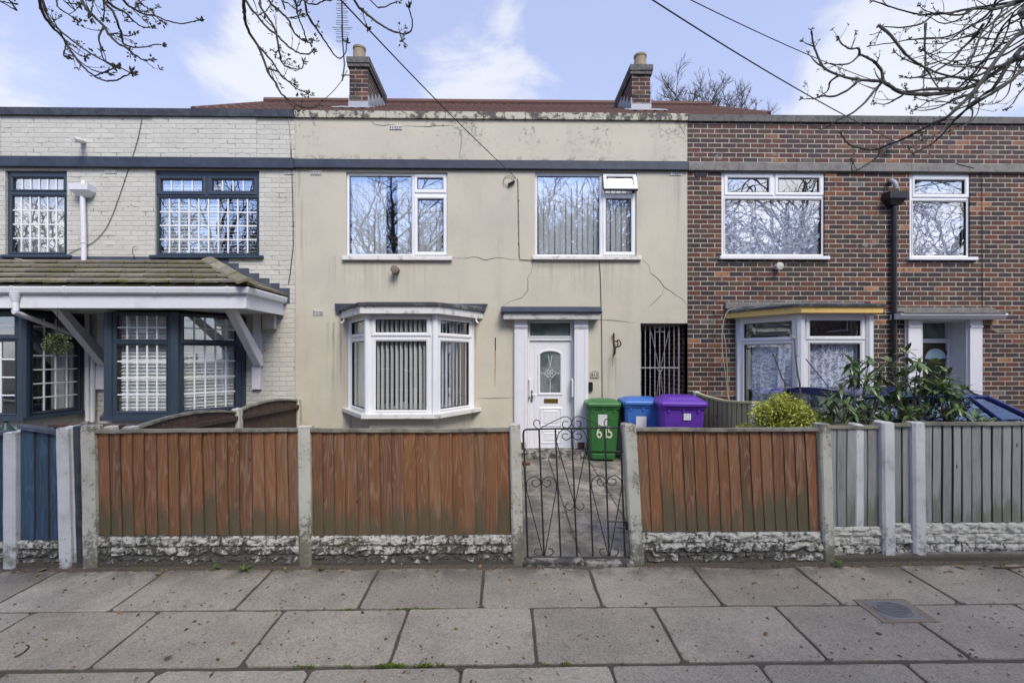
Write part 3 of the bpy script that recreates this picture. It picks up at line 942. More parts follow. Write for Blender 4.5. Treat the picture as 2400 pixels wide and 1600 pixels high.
# ------------------------------------------------------------------ bay windows
def bay(house, pts, z0, z1, up, low, frame, glass, segs, post=.05, sillspec=None, sill_mat=None, name='bay_window', margins=(.075, .06)):
    """pts: wall-left, corner-left, corner-right, wall-right in plan. up/low: (z0,z1) of the upper and lower glass.
    segs: per side a dict(split=n lights, blind=fn)"""
    root = MB()
    T = []
    for i, (a, b) in enumerate(zip(pts, pts[1:])):
        M, w = seg_matrix(a, b); T.append((M, w))
    n = 8
    p = pts[1]
    root.prism([(p[0] + post * math.cos(6.283 * (k + .5) / n), p[1] + .012 + post * math.sin(6.283 * (k + .5) / n)) for k in range(n)], z0, z1)
    bw = root.build(name, [MA[frame], MA['gasket']], house)      # the left corner post carries the rest of the bay
    p = pts[2]; q = MB()
    q.prism([(p[0] + post * math.cos(6.283 * (k + .5) / n), p[1] + .012 + post * math.sin(6.283 * (k + .5) / n)) for k in range(n)], z0, z1); q.build('corner_post', MA[frame], bw)
    for (p, dx) in ((pts[0], 1), (pts[-1], -1)):
        q = MB(); q.box(min(p[0], p[0] + dx * .05), max(p[0], p[0] + dx * .05), D - .06, D - .001, z0, z1); q.build('wall_post', MA[frame], bw)
    for i, (M, w) in enumerate(T):
        sg = segs[i]
        if sg is None: continue
        n = sg.get('split', 1); e0, e1 = sg.get('ends', (post * .7, post * .7))
        ww = (w - e0 - e1)
        lights = []
        mg, mz = margins
        for k in range(n):
            a = e0 + ww * k / n; b = e0 + ww * (k + 1) / n
            lights.append(dict(g=(a + mg, up[0], b - mg, up[1]), c=(a + .022, up[0] - mz, b - .022, up[1] + mz * .8) if sg.get('sash', True) else None))
            ml = mg if not sg.get('narrow') else mg * .75
            lights.append(dict(g=(a + ml, low[0], b - ml, low[1]), c=(a + .025, low[0] - mz, b - .025, low[1] + .022) if sg.get('sash_low') else None))
        mbp = MB(M)
        rect = (e0, z0, w - e1, z1)
        holes = [l.get('c') or l['g'] for l in lights]
        mbp.holes(rect[0], rect[2], rect[1], rect[3], 0, .07, holes)
        for l in lights:
            if l.get('c'): casement(mbp, l['c'], l['g'])
            else:
                g = l['g']; q = .006
                mbp.ring((g[0] - .018, g[1] - .018, g[2] + .018, g[3] + .018), g, -.010, .05, .004)
                mbp.m = 1; mbp.ring(g, (g[0] + q, g[1] + q, g[2] - q, g[3] - q), .003, .05); mbp.m = 0
        mbp.build('window_light', [MA[frame], MA['gasket']], bw)
        pm = MB(M)
        for l in lights:
            g = l['g']; pm.quad((g[0], .02, g[1]), (g[2], .02, g[1]), (g[2], .02, g[3]), (g[0], .02, g[3]))
        pm.build('pane', MA[glass], bw)
        if sg.get('bars'):
            bm = MB(M)
            for l, (nx, nz) in zip(lights, sg['bars'] * n):
                g = l['g']
                for k in range(1, nx):
                    x = g[0] + (g[2] - g[0]) * k / nx; bm.box(x - .009, x + .009, .008, .017, g[1], g[3])
                for k in range(1, nz):
                    z = g[1] + (g[3] - g[1]) * k / nz; bm.box(g[0], g[2], .0075, .0165, z - .009, z + .009)
            bm.build('glazing_bars', MA['pvc'], bw)
        if sg.get('blind'): sg['blind'](bw, M, w, lights)
    if sillspec:
        sz0, sz1, ov = sillspec
        offs = offset_poly(pts, ov)
        sm = MB(); sm.prism([*offs, (pts[-1][0] - .02, D + .05), *[(p[0] + (.04 if k == 0 else -.04), p[1] + .05) for k, p in reversed(list(enumerate(pts[1:-1])))], (pts[0][0] + .02, D + .05)], sz0, sz1)
        sm.build('sill', MA[sill_mat or frame], bw)
    return bw


def offset_poly(pts, ov, wall=True):
    """the bay's plan line pushed outwards by ov, its ends kept on the wall"""
    a, b, c, d = [Vector((*p, 0)) for p in pts]
    def n(p, q):
        t = (q - p).normalized(); return Vector((t.y, -t.x, 0))
    n1, n2, n3 = n(a, b), n(b, c), n(c, d)
    def inter(p, t, q, u):
        den = t.x * u.y - t.y * u.x
        k = ((q.x - p.x) * u.y - (q.y - p.y) * u.x) / den
        return p + t * k
    L1 = (a + n1 * ov, (b - a)); L2 = (b + n2 * ov, (c - b)); L3 = (c + n3 * ov, (d - c))
    B = inter(*L1, *L2); C = inter(*L2, *L3)
    wy = Vector((0, D - .002, 0)); wx = Vector((1, 0, 0))
    A = inter(*L1, wy, wx); E = inter(*L3, wy, wx)
    return [(A.x, A.y), (B.x, B.y), (C.x, C.y), (E.x, E.y)]


def flat_roof(bw, pts, ov, z0, z1, fascia, edge, edge_h=.035, rise=.05):
    o = offset_poly(pts, ov)
    mb = MB(); mb.prism([(o[0][0], D - .003), o[1], o[2], (o[3][0], D - .003)], z0, z1)
    mb.build('fascia', MA[fascia], bw)
    o2 = offset_poly(pts, ov + .03)
    ring0 = [(x, y, z1 + .002) for x, y in o2]; ring1 = [(x, y, z1 + edge_h) for x, y in o2]
    top = [(o2[0][0] + .05, D - .004, z1 + edge_h + rise), (o2[1][0] + .1, o2[1][1] + .2, z1 + edge_h + rise * .6), (o2[2][0] - .1, o2[2][1] + .2, z1 + edge_h + rise * .6), (o2[3][0] - .05, D - .004, z1 + edge_h + rise)]
    mb = MB(); mb.loft([ring0, ring1, top]); mb.build('bay_roof', MA[edge], bw)
# ================================================================== the cream house in the middle
HM = thing('terraced_house', 'cream rendered house in the middle with white front door and blue string course', 'house', ((XM0 + XM1) / 2, D, 0))
Yb = 6.58                                  # front of the bay
bp = [(PX(819, D), D), (PX(861, Yb), Yb), (PX(1019, Yb), Yb), (PX(1111, D), D)]
bz0, bz1 = PZ(969, Yb), PZ(737, Yb)
w1 = RX(811, 404, 1049, 601, D); w2 = RX(1253.6, 404, 1492, 600, D)
dr = RX(1237, 747, 1346, 1062, D)
pas = (PX(1501, D), -.3, XM1, PZ(757, D))
mb = MB()
mb.holes(XM0, XM1 + .0, -.3, ZP0, D, D + .12, [w1, w2, (dr[0], -.31, dr[2], dr[3]), (pas[0], -.31, XM1 + .01, pas[3]), (bp[0][0] + .05, bz0, bp[3][0] - .05, bz1)])
# return of the wall into the passage
mb.quad((pas[0], D + .12, -.3), (pas[0], D + 5, -.3), (pas[0], D + 5, pas[3]), (pas[0], D + .12, pas[3]))
mb.quad((pas[0], D + .12, pas[3]), (pas[0], D + 5, pas[3]), (XM1, D + 5, pas[3]), (XM1, D + .12, pas[3]))
# low wall under the bay
base = [(bp[0][0] + .03, D + .01), (bp[1][0] + .02, Yb + .03), (bp[2][0] - .02, Yb + .03), (bp[3][0] - .03, D + .01)]
mb.loft([[(x, y, -.1) for x, y in base], [(x, y, bz0 - .05) for x, y in base]], cap=True)
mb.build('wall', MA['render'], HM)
mb = MB(); room(mb, pas[0] + .26, XM1 - .26, 0, pas[3] - .26, D + 4.9, D + 5.0); mb.build('passage_end', MA['room'], HM)
mb = MB()
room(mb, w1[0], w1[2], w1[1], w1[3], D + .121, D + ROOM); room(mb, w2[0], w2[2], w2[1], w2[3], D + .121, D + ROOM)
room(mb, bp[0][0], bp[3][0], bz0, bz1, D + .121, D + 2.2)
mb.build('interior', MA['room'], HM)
shell(HM, XM0, XM1, ZP0)
mb = MB()
mb.box(XM0, XM1, D - .035, D + .28, ZP0, ZP1 + .012); mb.build('coping', MA['coping_cream'], HM)
mb = MB(); mb.cbox(XM0, XM1, D - .055, D + .1, ZB0, ZB1, .008); mb.build('string_course', MA['bluepaint'], HM)
# roof: red tiles behind the parapet, hipped at both ends
RYe, RZe, RYr, RZr = 7.66, 5.79, 11.0, PZ(249, 11.0)
rx0, rx1 = -5.55, 4.85
ex0, ex1 = -5.02, 4.35
mb = MB(); nr = 13
for k in range(nr):
    t0, t1 = k / nr, (k + 1) / nr
    ya, yb_ = RYe + (RYr - RYe) * t0, RYe + (RYr - RYe) * t1
    za, zb = RZe + (RZr - RZe) * t0, RZe + (RZr - RZe) * t1
    a, b = ex0 + (rx0 - ex0) * t0, ex1 + (rx1 - ex1) * t0
    n = int((b - a) / .022)
    row0, row1, row2 = [], [], []
    for i in range(n + 1):
        x = a + (b - a) * i / n; u = abs(math.sin(x / .165 * math.pi)) ** .8 * .036
        j = .004 * math.sin(x * 17 + k)
        row0.append((x, ya, za - .01)); row1.append((x, ya, za + .03 + u + j)); row2.append((min(max(x, ex0 + (rx0 - ex0) * t1), ex1 + (rx1 - ex1) * t1), yb_ + .04, zb + .008 + u))
    mb.t = (R.random(), .5, .5)
    mb.loft([row0, row1, row2], cap=False, closed=False)
mb.t = (.3, .5, .5)
mb.tube([(rx0, RYr, RZr + .06), (rx1, RYr, RZr + .06)], .09, 8)
mb.tube([(rx0, RYr, RZr + .03), (ex0, RYe, RZe + .02)], .035, 8); mb.tube([(rx1, RYr, RZr + .03), (ex1, RYe, RZe + .02)], .035, 8)
mb.quad((ex0, RYe, RZe), (rx0, RYr, RZr), (ex0, 13, RZe)); mb.quad((ex1, RYe, RZe), (ex1, 13, RZe), (rx1, RYr, RZr)); mb.quad((ex0, 13, RZe), (rx0, RYr, RZr), (rx1, RYr, RZr), (ex1, 13, RZe))
roof = mb.build('roof', MA['tile_red'], HM)


def chimney(x0, x1, yf, ybk, zb, zt, potx, lean):
    mb = MB(); mb.box(x0, x1, yf, ybk, zb, zt - .06)
    ch = mb.build('chimney', MA['brick_soot'], HM)
    mb = MB(); mb.box(x0 - .03, x1 + .03, yf - .03, ybk + .03, zt - .16, zt - .1); mb.box(x0 - .04, x1 + .04, yf - .045, ybk + .045, zt - .1, zt)
    mb.build('chimney_cap', MA['coping_grey'], ch)
    mb = MB(); n = 14
    rr = [(0, .12), (.04, .125), (.06, .112), (.20, .105), (.21, .114), (.245, .114), (.245, .085), (.1, .085)]
    mb.loft([[(potx + r * math.cos(6.283 * i / n), yf + .11 + r * math.sin(6.283 * i / n), zt + .0 + h) for i in range(n)] for h, r in rr])
    mb.build('chimney_pot', MA['pot'], ch, smooth=True)
    mb = MB(); mb.box(x0 - .015, x1 + .015, yf - .02, yf - .001, zb, zb + .16)
    mb.hexa([(x0 - .16, yf - .42, zb - .16), (x1 + .16, yf - .42, zb - .16), (x1 + .16, yf - .02, zb + .05), (x0 - .16, yf - .02, zb + .05), (x0 - .16, yf - .42, zb - .145), (x1 + .16, yf - .42, zb - .145), (x1 + .13, yf - .02, zb + .075), (x0 - .13, yf - .02, zb + .075)])
    # stepped side flashing
    for k in range(5):
        yy = yf + (ybk - yf) * k / 5; zz = zb + (yy - yf) * .59
        for (xs, xe) in ((x0 - .014, x0 - .001), (x1 + .001, x1 + .014)): mb.box(xs, xe, yy, yy + (ybk - yf) / 5 + .02, zz, zz + .28)
    mb.build('flashing', MA['lead'], ch)
    # lower rear shoulder
    xs = (x0, x1)
    mb = MB(); mb.box(x0 - .02, x1 + .02, ybk, ybk + .45, zb, zt - .62); mb.box(x0 - .05, x1 + .05, ybk + .001, ybk + .5, zt - .62, zt - .54)
    mb.build('chimney_shoulder', MA['brick_soot'], ch)


zc = RZe + (8.3 - RYe) * (RZr - RZe) / (RYr - RYe) - .02
chimney(PX(819, 8.3), PX(862, 8.3), 8.3, 9.45, zc, PZ(140, 8.3), PX(846, 8.5), 0)
chimney(PX(1481, 8.3), PX(1524, 8.3), 8.3, 9.45, zc, PZ(151, 8.3), PX(1497, 8.5), 0)

# upper windows
MD = Matrix.Translation((0, D, 0))
L1 = [dict(g=RX(819, 413, 965, 595, D + .04)), dict(c=RX(970.6, 409, 1046.5, 453, D + .04), g=RX(978, 418, 1038, 444, D + .04)), dict(c=RX(970.6, 459, 1047, 599, D + .04), g=RX(979, 467, 1039, 590, D + .04))]
sr = RX(801, 601, 1059, 609, D - .05)
wa = make_window(HM, w1, L1, 'pvc', 'glass_up', sill=(sr[0], sr[2], sr[1], sr[3]), sill_mat='pvc_dirty')
g = L1[0]['g']
vblind(wa, MD, g[0] + .02, L1[2]['g'][2] + .02, w1[1] + .03, w1[3] - .08, .12, ang=22, gap=((P(905, 0, D).x, P(925, 0, D).x),))
L2 = [dict(g=RX(1259, 413.7, 1405, 596.6, D + .04)), dict(c=RX(1412, 409, 1490, 452.5, D + .04), g=RX(1420, 418, 1481, 441, D + .04), open=True), dict(c=RX(1412, 455, 1489, 599, D + .04), g=RX(1420, 466, 1479, 590, D + .04))]
sr = RX(1247.7, 600, 1504, 608, D - .05)
wb = make_window(HM, w2, L2, 'pvc', 'glass_up', sill=(sr[0], sr[2], sr[1], sr[3]), sill_mat='pvc_dirty')
g = L2[0]['g']
vblind(wb, MD, g[0] + .02, L2[2]['g'][2] + .02, w2[1] + .03, w2[3] - .08, .12, ang=14)
# the top-hung sash that stands open
c, g = L2[1]['c'], L2[1]['g']
TH = MD @ Matrix.Translation((0, .03, c[3])) @ Matrix.Rotation(rad(-21), 4, 'X') @ Matrix.Translation((0, 0, -c[3]))
mb = MB(TH); casement(mb, c, g, -.02, .035)
sa = mb.build('open_sash', [MA['pvc'], MA['gasket']], wb)
mb = MB(TH); mb.quad((g[0], .01, g[1]), (g[2], .01, g[1]), (g[2], .01, g[3]), (g[0], .01, g[3])); mb.build('pane', MA['glass_up'], wb)

# bay
def blinds_open(bw, M, w, lights):
    g0, g1 = lights[0]['g'], lights[1]['g']
    vblind(bw, M, g1[0] - .02, g1[2] + .02, g1[1] + .0, g0[3] + .02, .075, pitch=.066, ang=63, jit=7, width=.07)
def blinds_shut(bw, M, w, lights):
    g0, g1 = lights[0]['g'], lights[1]['g']
    vblind(bw, M, g1[0] - .02, g1[2] + .02, g1[1] + .0, g0[3] + .02, .12, pitch=.085, ang=28, jit=7)
def roller(bw, M, w, lights):
    mb = MB(M); mb.box(lights[1]['g'][0] - .04, lights[1]['g'][2] + .04, .10, .105, lights[1]['g'][1] - .02, lights[0]['g'][3] + .03); mb.build('blind', MA['blind'], bw)
BW = bay(HM, bp, bz0, bz1, (PZ(779, Yb), PZ(749, Yb)), (PZ(960, Yb), PZ(799, Yb)), 'pvc', 'glass_low',
         [dict(blind=roller, ends=(.05, .04)), dict(blind=blinds_open), dict(blind=blinds_shut, ends=(.04, .05))], post=.045, sillspec=(bz0 - .055, bz0 + .0, .10), sill_mat='pvc_dirty', margins=(.085, .055))
flat_roof(BW, bp, .12, bz1 + .003, bz1 + .11, 'pvc_dirty', 'felt', .04)
r = RX(785, 712, 1143, 735, D - .04)
mb = MB(); mb.prism([(r[0], r[3]), (r[0] + .01, r[1] + .03), (r[0] + .12, r[1] - .01), (r[2] - .16, r[1] - .01), (r[2] - .06, r[1] + .03), (r[2], r[3])], D - .05, D - .001, 'y'); mb.build('lintel', MA['bluepaint'], BW)
for px, s in ((806, -1), (1116, 1)):
    mb = MB(); a = P(px, 744, 7.2); mb.tube(smooth_pts([a, a + Vector((0, 0, -.05)), a + Vector((s * .035, -.02, -.09))], 4), .014, 8)
    mb.build('drip_pipe', MA['pvc_dirty'], BW, smooth=True)

# clutter on the inner sill
mb = MB()
for px, h, wd in ((922, .03, .07), (946, .10, .09), (898, .05, .05)):
    q = P(px, 955, Yb + .2); mb.box(q.x - wd / 2, q.x + wd / 2, Yb + .2, Yb + .22, bz0 + .02, bz0 + .05 + h)
mb.box(bp[1][0] - .1, bp[2][0] + .1, Yb + .09, D + .5, bz0 - .02, bz0 + .02)
mb.build('window_board', MA['pvc'], BW)

# door, its surround and canopy
mb = MB(MD)
fx = RX(1237, 749, 1346, 1050, D)
fl = RX(1242, 757, 1336, 787, D + .07)
dl = RX(1241, 798, 1339, 1046, D + .07)
mb.holes(fx[0], fx[2], dl[1] - .05, fx[3], .05, .14, [fl, dl])
mb.ring((fl[0] - .02, fl[1] - .02, fl[2] + .02, fl[3] + .02), fl, .04, .1, .055)
df = mb.build('door_frame', [MA['pvc'], MA['gasket']], HM)
mb = MB(MD); mb.quad((fl[0], .075, fl[1]), (fl[2], .075, fl[1]), (fl[2], .075, fl[3]), (fl[0], .075, fl[3])); mb.build('fanlight_pane', MA['glass_obs'], df)
mb = MB(MD)
gx0, gz0, gx1, gz1 = RX(1266, 824, 1313, 920, D + .07)
mb.holes(dl[0] + .004, dl[2] - .004, dl[1] + .004, dl[3] - .004, .075, .12, [(gx0, gz0, gx1, gz1)])
arch = lambda k: [(gx0 - k, gz0 - k)] + [(gx1 + k, gz0 - k)] + [((gx0 + gx1) / 2 + (gx1 - gx0 + 2 * k) / 2 * math.cos(a), gz1 - .06 + (.06 + k) * math.sin(a)) for a in [math.pi * i / 10 for i in range(11)]]
o, i_ = arch(.035), arch(0)
n = len(o)
mb.loft([[(x, .078, z) for x, z in arch(.045)], [(x, .062, z) for x, z in o], [(x, .062, z) for x, z in arch(.012)], [(x, .075, z) for x, z in i_]], cap=False)
top = [((gx0 + gx1) / 2 + (gx1 - gx0) / 2 * math.cos(a), .0755, gz1 - .06 + .06 * math.sin(a)) for a in [math.pi * i / 10 for i in range(11)]]
for a, b in zip(top, top[1:]): mb.quad(a, b, (b[0], .0755, gz1 + .0), (a[0], .0755, gz1 + .0))
for (a, b, c_, d_) in ((1264, 954, 1318, 1000), (1264, 1006, 1318, 1040)):
    r = RX(a, b, c_, d_, D + .07)
    mb.ring(r, (r[0] + .022, r[1] + .022, r[2] - .022, r[3] - .022), .074, .08, .064)
    mb.ring((r[0] + .022, r[1] + .022, r[2] - .022, r[3] - .022), (r[0] + .03, r[1] + .03, r[2] - .03, r[3] - .03), .064, .08, .076)
    mb.ring((r[0] + .07, r[1] + .05, r[2] - .07, r[3] - .05), (r[0] + .085, r[1] + .065, r[2] - .085, r[3] - .065), .0745, .08, .068)
r = RX(1254, 812, 1328, 1042, D + .07)
mb.ring((r[0] - .015, r[1], r[2] + .015, r[3]), (r[0] - .008, r[1] + .007, r[2] + .008, r[3] - .007), .0742, .08, .070)
door = mb.build('front_door', MA['door'], HM)
mb = MB(MD); mb.quad((gx0, .083, gz0), (gx1, .083, gz0), (gx1, .083, gz1), (gx0, .083, gz1)); mb.build('door_pane', MA['glass_obs'], door)
mb = MB(MD); cx = (gx0 + gx1) / 2; czz = gz0 + (gz1 - gz0) * .47; y = .080
for pts in ([(gx0, czz), (cx - .09, czz)], [(cx + .09, czz), (gx1, czz)], [(cx, gz0), (cx, czz - .11)], [(cx, czz + .11), (cx - .03, gz1 - .06)], [(cx, czz + .11), (cx + .03, gz1 - .06)], [(cx - .09, czz), (cx, czz + .11), (cx + .09, czz), (cx, czz - .11), (cx - .09, czz)]):
    mb.tube([(a, y, b) for a, b in pts], .004, 4)
for sx in (-1, 1):
    for sz in (-1, 1):
        mb.tube([(cx + sx * (.025 + .022 * math.cos(t)), y, czz + sz * (.03 + .028 * math.sin(t))) for t in [6.283 * i / 12 for i in range(13)]], .0035, 4)
mb.build('lead_pattern', MA['pvc'], door)
r = RX(1275, 934, 1308, 944, D + .06); mb = MB(MD); mb.ring(r, (r[0] + .02, r[1] + .012, r[2] - .02, r[3] - .012), .066, .08); mb.box(r[0] + .021, r[2] - .021, .069, .078, r[1] + .013, r[3] - .013); mb.build('letterbox', MA['brass'], door)
mb = MB(MD); q = P(1247, 924, D); mb.box(q.x - .014, q.x + .014, .06, .074, q.z - .12, q.z + .06); mb.tube([(q.x, .06, q.z), (q.x, .03, q.z), (q.x + .07, .03, q.z)], .008, 6); mb.build('door_handle', MA['chrome'], door)
for px in (1242, 1341):
    a, b = P(px, 889, D), P(px, 929, D)
    mb = MB(MD); mb.tube(smooth_pts([(a.x, .05, a.z), (a.x, -.02, a.z), (a.x, -.03, a.z - .03), (a.x, -.03, b.z + .03), (a.x, -.02, b.z), (a.x, .05, b.z)], 4), .014, 8); mb.build('grab_rail', MA['pvc'], df, smooth=True)
for (a, b) in ((1207, 1236), (1346, 1377)):
    r = RX(a, 747, b, 1054, D - .05); mb = MB()
    mb.box(r[0], r[2], D - .06, D + .05, r[1] + .02, r[3])
    mb.box(r[0] - .012 if a < 1300 else r[0], r[2] if a < 1300 else r[2] + .012, D - .05, D - .002, r[1] + .02, r[3])
    zc_ = PZ(766, D); mb.box(r[0] - .0, r[2] + .0, D - .075, D - .06, zc_ - .02, zc_); mb.box(r[0] - .01, r[2] + .01, D - .085, D - .061, zc_, zc_ + .015)
    mb.box(r[0] + .03, r[0] + .045, D - .066, D - .0605, r[1] + .03, zc_ - .03); mb.box(r[2] - .045, r[2] - .03, D - .066, D - .0605, r[1] + .03, zc_ - .03)
    mb.build('pilaster', MA['white_trim'], HM)
    mb = MB(); rb = RX(a + 3, 1036, b - 3, 1062, D - .06); mb.box(rb[0], rb[2], D - .064, D - .0605, rb[1], rb[3]); mb.build('pilaster_foot', MA['rust'], HM)
r = RX(1180, 735, 1404, 748, D - .16); mb = MB()
mb.prism([(D - .002, r[1] - .0), (D - .16, r[1] + .005), (D - .18, r[3]), (D - .002, r[3])], r[0], r[2], 'x'); 
cn = mb.build('door_canopy', MA['pvc_dirty'], HM)
r2 = RX(1175, 717, 1408, 736, D - .1); mb = MB()
mb.prism([(D - .002, r[3] + .001), (D - .20, r[3] + .001), (D - .21, r[3] + .03), (D - .05, r2[3] - .01), (D - .002, r2[3])], r2[0], r2[2], 'x'); mb.build('canopy_top', MA['bluepaint'], cn)
r = RX(1196, 1052, 1392, 1076, D - .2); mb = MB(); mb.cbox(r[0], r[2], D - .24, D + .1, 0, PZ(1057, D - .2), .015); mb.build('doorstep', MA['concrete'], HM)

for q in ((741 - 13, 401, 741 + 13, 410), (928 - 14, 295, 928 + 14, 304), (1583 - 14, 402, 1583 + 14, 411), (747 - 14, 728, 747 + 10, 738)): airbrick(HM, *q)
q = P(929, 634, D); mb = MB(); n = 18
mb.loft([[(q.x + r_ * math.cos(6.283 * i / n), q.y + y_, q.z + r_ * math.sin(6.283 * i / n)) for i in range(n)] for y_, r_ in ((.02, .055), (-.10, .055), (-.11, .062), (-.135, .062), (-.14, .05))])
mb.build('flue_pipe', worn('flue_brown', (.16, .13, .10), .7, .5), HM, smooth=True)
for c_ in ([(1505, 608), (1522, 622), (1524, 640), (1545, 655), (1557, 673), (1575, 685), (1598, 700), (1611, 716)], [(1557, 674), (1551, 690), (1537, 705), (1518, 720)], [(1250, 612), (1244, 640), (1236, 652), (1238, 680), (1224, 697), (1196, 706), (1178, 718)], [(1058, 604), (1085, 606), (1110, 602), (1140, 609), (1165, 604), (1215, 609)],
           [(1378, 749), (1440, 750), (1486, 757)], [(868, 282), (880, 293), (900, 294), (925, 292)], [(1075, 300), (1082, 320), (1080, 350), (1075, 374)], [(940, 296), (1000, 297), (1060, 294), (1074, 304)], [(1113, 933), (1160, 933), (1207, 931)], [(1585, 283), (1597, 300), (1605, 315)]):
    fold(HM, c_, D - .001, .0045)
mb = MB(); a, b = P(1161, 791, D - .001), P(1161, 822, D - .001); mb.box(a.x - .008, a.x + .008, D - .004, D + .02, b.z, a.z); mb.build('wall_slot', MA['gasket'], HM)
mb = MB(); a, b = P(1161, 823, D), P(1160, 905, D)
mb.quad((a.x - .012, D - .002, a.z), (a.x + .01, D - .002, a.z), (b.x + .004, D - .002, b.z), (b.x - .004, D - .002, b.z))
mb.build('rust_streak', MA['ruststain'], HM); mb = MB()
a, b = P(1437, 832, D), P(1436, 860, D); mb.quad((a.x - .014, D - .002, a.z), (a.x + .012, D - .002, a.z), (b.x + .004, D - .002, b.z), (b.x - .004, D - .002, b.z))
mb.build('rust_streak', MA['ruststain'], HM)

# things on the wall
q = P(1439, 832, D); a = P(1438, 782, D)
mb = MB(); mb.tube(smooth_pts([(q.x, D - .012, q.z), (q.x + .01, D - .03, q.z + .1), (q.x - .005, D - .015, q.z + .2), (a.x, D - .03, a.z), (a.x - .02, D - .07, a.z - .02)], 5), [.012, .014, .02, .016, .012] + [.012] * 16, 7)
mb.tube(smooth_pts([(q.x, D - .02, q.z + .12), (q.x + .05, D - .18, q.z + .14), (q.x + .03, D - .30, q.z + .19), (q.x, D - .27, q.z + .23), (q.x, D - .2, q.z + .2)], 5), .011, 6)
mb.tube(smooth_pts([(q.x + .03, D - .1, q.z + .13), (q.x + .045, D - .06, q.z + .2), (q.x, D - .03, q.z + .22)], 4), .012, 6)
single(mb, 'hanging_basket_bracket', MA['rust'], 'rusty iron hanging basket bracket on the cream wall beside the door', 'bracket', (q.x, D, q.z), smooth=True)
r = RX(1383.6, 872, 1404, 885, D - .01)
sg = thing('house_number_sign', 'small cream house number plaque reading 615 right of the white door', 'sign', ((r[0] + r[2]) / 2, D, r[1]))
cxs = (r[0] + r[2]) / 2; hw = (r[2] - r[0]) / 2
prof = [(r[0], r[1]), (r[2], r[1]), (r[2], r[3])] + [(cxs + hw * .72 * math.cos(a) * (1 if abs(math.cos(a)) < .98 else 1), r[3] + .028 * math.sin(a)) for a in [math.pi * i / 10 for i in range(11)]] + [(r[0], r[3])]
mb = MB(); mb.prism(prof, D - .016, D - .001, 'y'); mb.build('plate', worn('plaque_cream', (.45, .43, .36), .6, .3), sg)
mb = MB()
mb.tube([(cxs + hw * .62 * math.cos(a), D - .0175, r[3] - .004 + .024 * math.sin(a)) for a in [math.pi * i / 10 for i in range(11)]], .0025, 4)
mb.ring((r[0] + .006, r[1] + .006, r[2] - .006, r[3] - .002), (r[0] + .010, r[1] + .010, r[2] - .010, r[3] - .006), D - .0175, D - .012); mb.build('border', MA['black'], sg)
text_mb('615', .072, .001, Matrix.Translation((cxs, D - .017, (r[1] + r[3]) / 2)), 1.0, .0008).build('numerals', MA['black'], sg)
r = RX(1379, 897, 1389, 916, D - .02); mb = MB(); mb.cbox(r[0], r[2], D - .045, D - .001, r[1], r[3], .008)
ks = thing('key_safe', 'small black key safe box on the wall below the number plaque', 'key safe', ((r[0] + r[2]) / 2, D, r[1])); mb.build('case', MA['black'], ks)
mb = MB(); mb.prism([((r[0] + r[2]) / 2 + (r[2] - r[0]) * .45 * math.cos(a), r[3] - .004 + .02 * math.sin(a)) for a in [math.pi * i / 8 for i in range(9)]], D - .05, D - .002, 'y'); mb.build('hood', MA['black'], ks)

# passage gate of thin bars
gx0, gx1 = pas[0] + .03, XM1 - .10
zg0, zg1 = yz(D) + .05, PZ(763, D + .1)
pg = thing('passage_gate', 'tall grey iron bar gate closing the dark passage beside the brick house', 'gate', ((gx0 + gx1) / 2, D + .1, yz(D)))
mb = MB(); yy = D + .1
mb.tube([(gx0, yy, zg0), (gx0, yy, zg1), (gx1, yy, zg1), (gx1, yy, zg0), (gx0, yy, zg0)], .011, 6)
mb.tube([(gx0, yy, PZ(862, D + .1)), (gx1, yy, PZ(862, D + .1))], .011, 6); mb.build('gate_frame', MA['ironwhite'], pg)
mb = MB()
for i in range(1, 8): x = gx0 + (gx1 - gx0) * i / 8; mb.tube([(x, yy, zg0), (x, yy, zg1)], .007, 6)
mb.build('bars', MA['ironwhite'], pg)
mb = MB(); cxm = (gx0 + gx1) / 2; zm = PZ(866, D)
for s in (-1, 1):
    mb.tube([(cxm + s * .14, yy - .012, zg1 - .1), (cxm + s * .01, yy - .012, zm + .02)], .004, 5); mb.tube([(cxm + s * .01, yy - .012, zm - .02), (cxm + s * .12, yy - .012, zg0 + .15)], .004, 5)
    mb.tube([(cxm + s * (.045 + .04 * math.cos(t)), yy - .012, zg1 - .06 + .04 * math.sin(t)) for t in [i * .55 for i in range(11)]], .005, 5)
mb.tube([(cxm + .035 * math.cos(t), yy - .012, zm + .035 * math.sin(t)) for t in [6.283 * i / 10 for i in range(11)]], .006, 5)
mb.build('scrollwork', MA['ironwhite'], pg)

# telephone drop wire, its bracket and the cable down the wall
tw = thing('telephone_cable', 'black telephone wire slanting down to the cream wall between its upper windows', 'cable', P(1209, 417, D))
end = P(1209, 417, D - .05)
far = P(877, 51, 3.4); d_ = (far - end)
mb = MB(); pts = []
for i in range(25):
    t = i / 24 * 1.9; p = end + d_ * t; p.z -= .10 * (math.sin(min(t, 1.9) / 1.9 * math.pi)); pts.append(p)
mb.tube(pts, .0055, 5); mb.build('drop_wire', MA['cable'], tw)
pts = [P(a, b, D - .012) for a, b in ((1212, 418), (1214, 428), (1215, 500), (1217, 600), (1219, 608), (1252, 610))]
mb = MB(); mb.tube(pts, .005, 5); mb.build('wall_cable', MA['cable'], tw); mb = MB(); mb.tube([P(a, b, D - .063) for a, b in ((1252, 611), (1330, 612), (1404, 610))], .005, 5); mb.build('wall_cable', MA['cable'], tw); mb = MB()
mb.tube([P(a, b, D - .012) for a, b in ((1404, 611), (1407, 640), (1409, 716), (1410, 745), (1411, 850), (1412, 960))], .005, 5); mb.build('wall_cable', MA['cable'], tw); mb = MB()
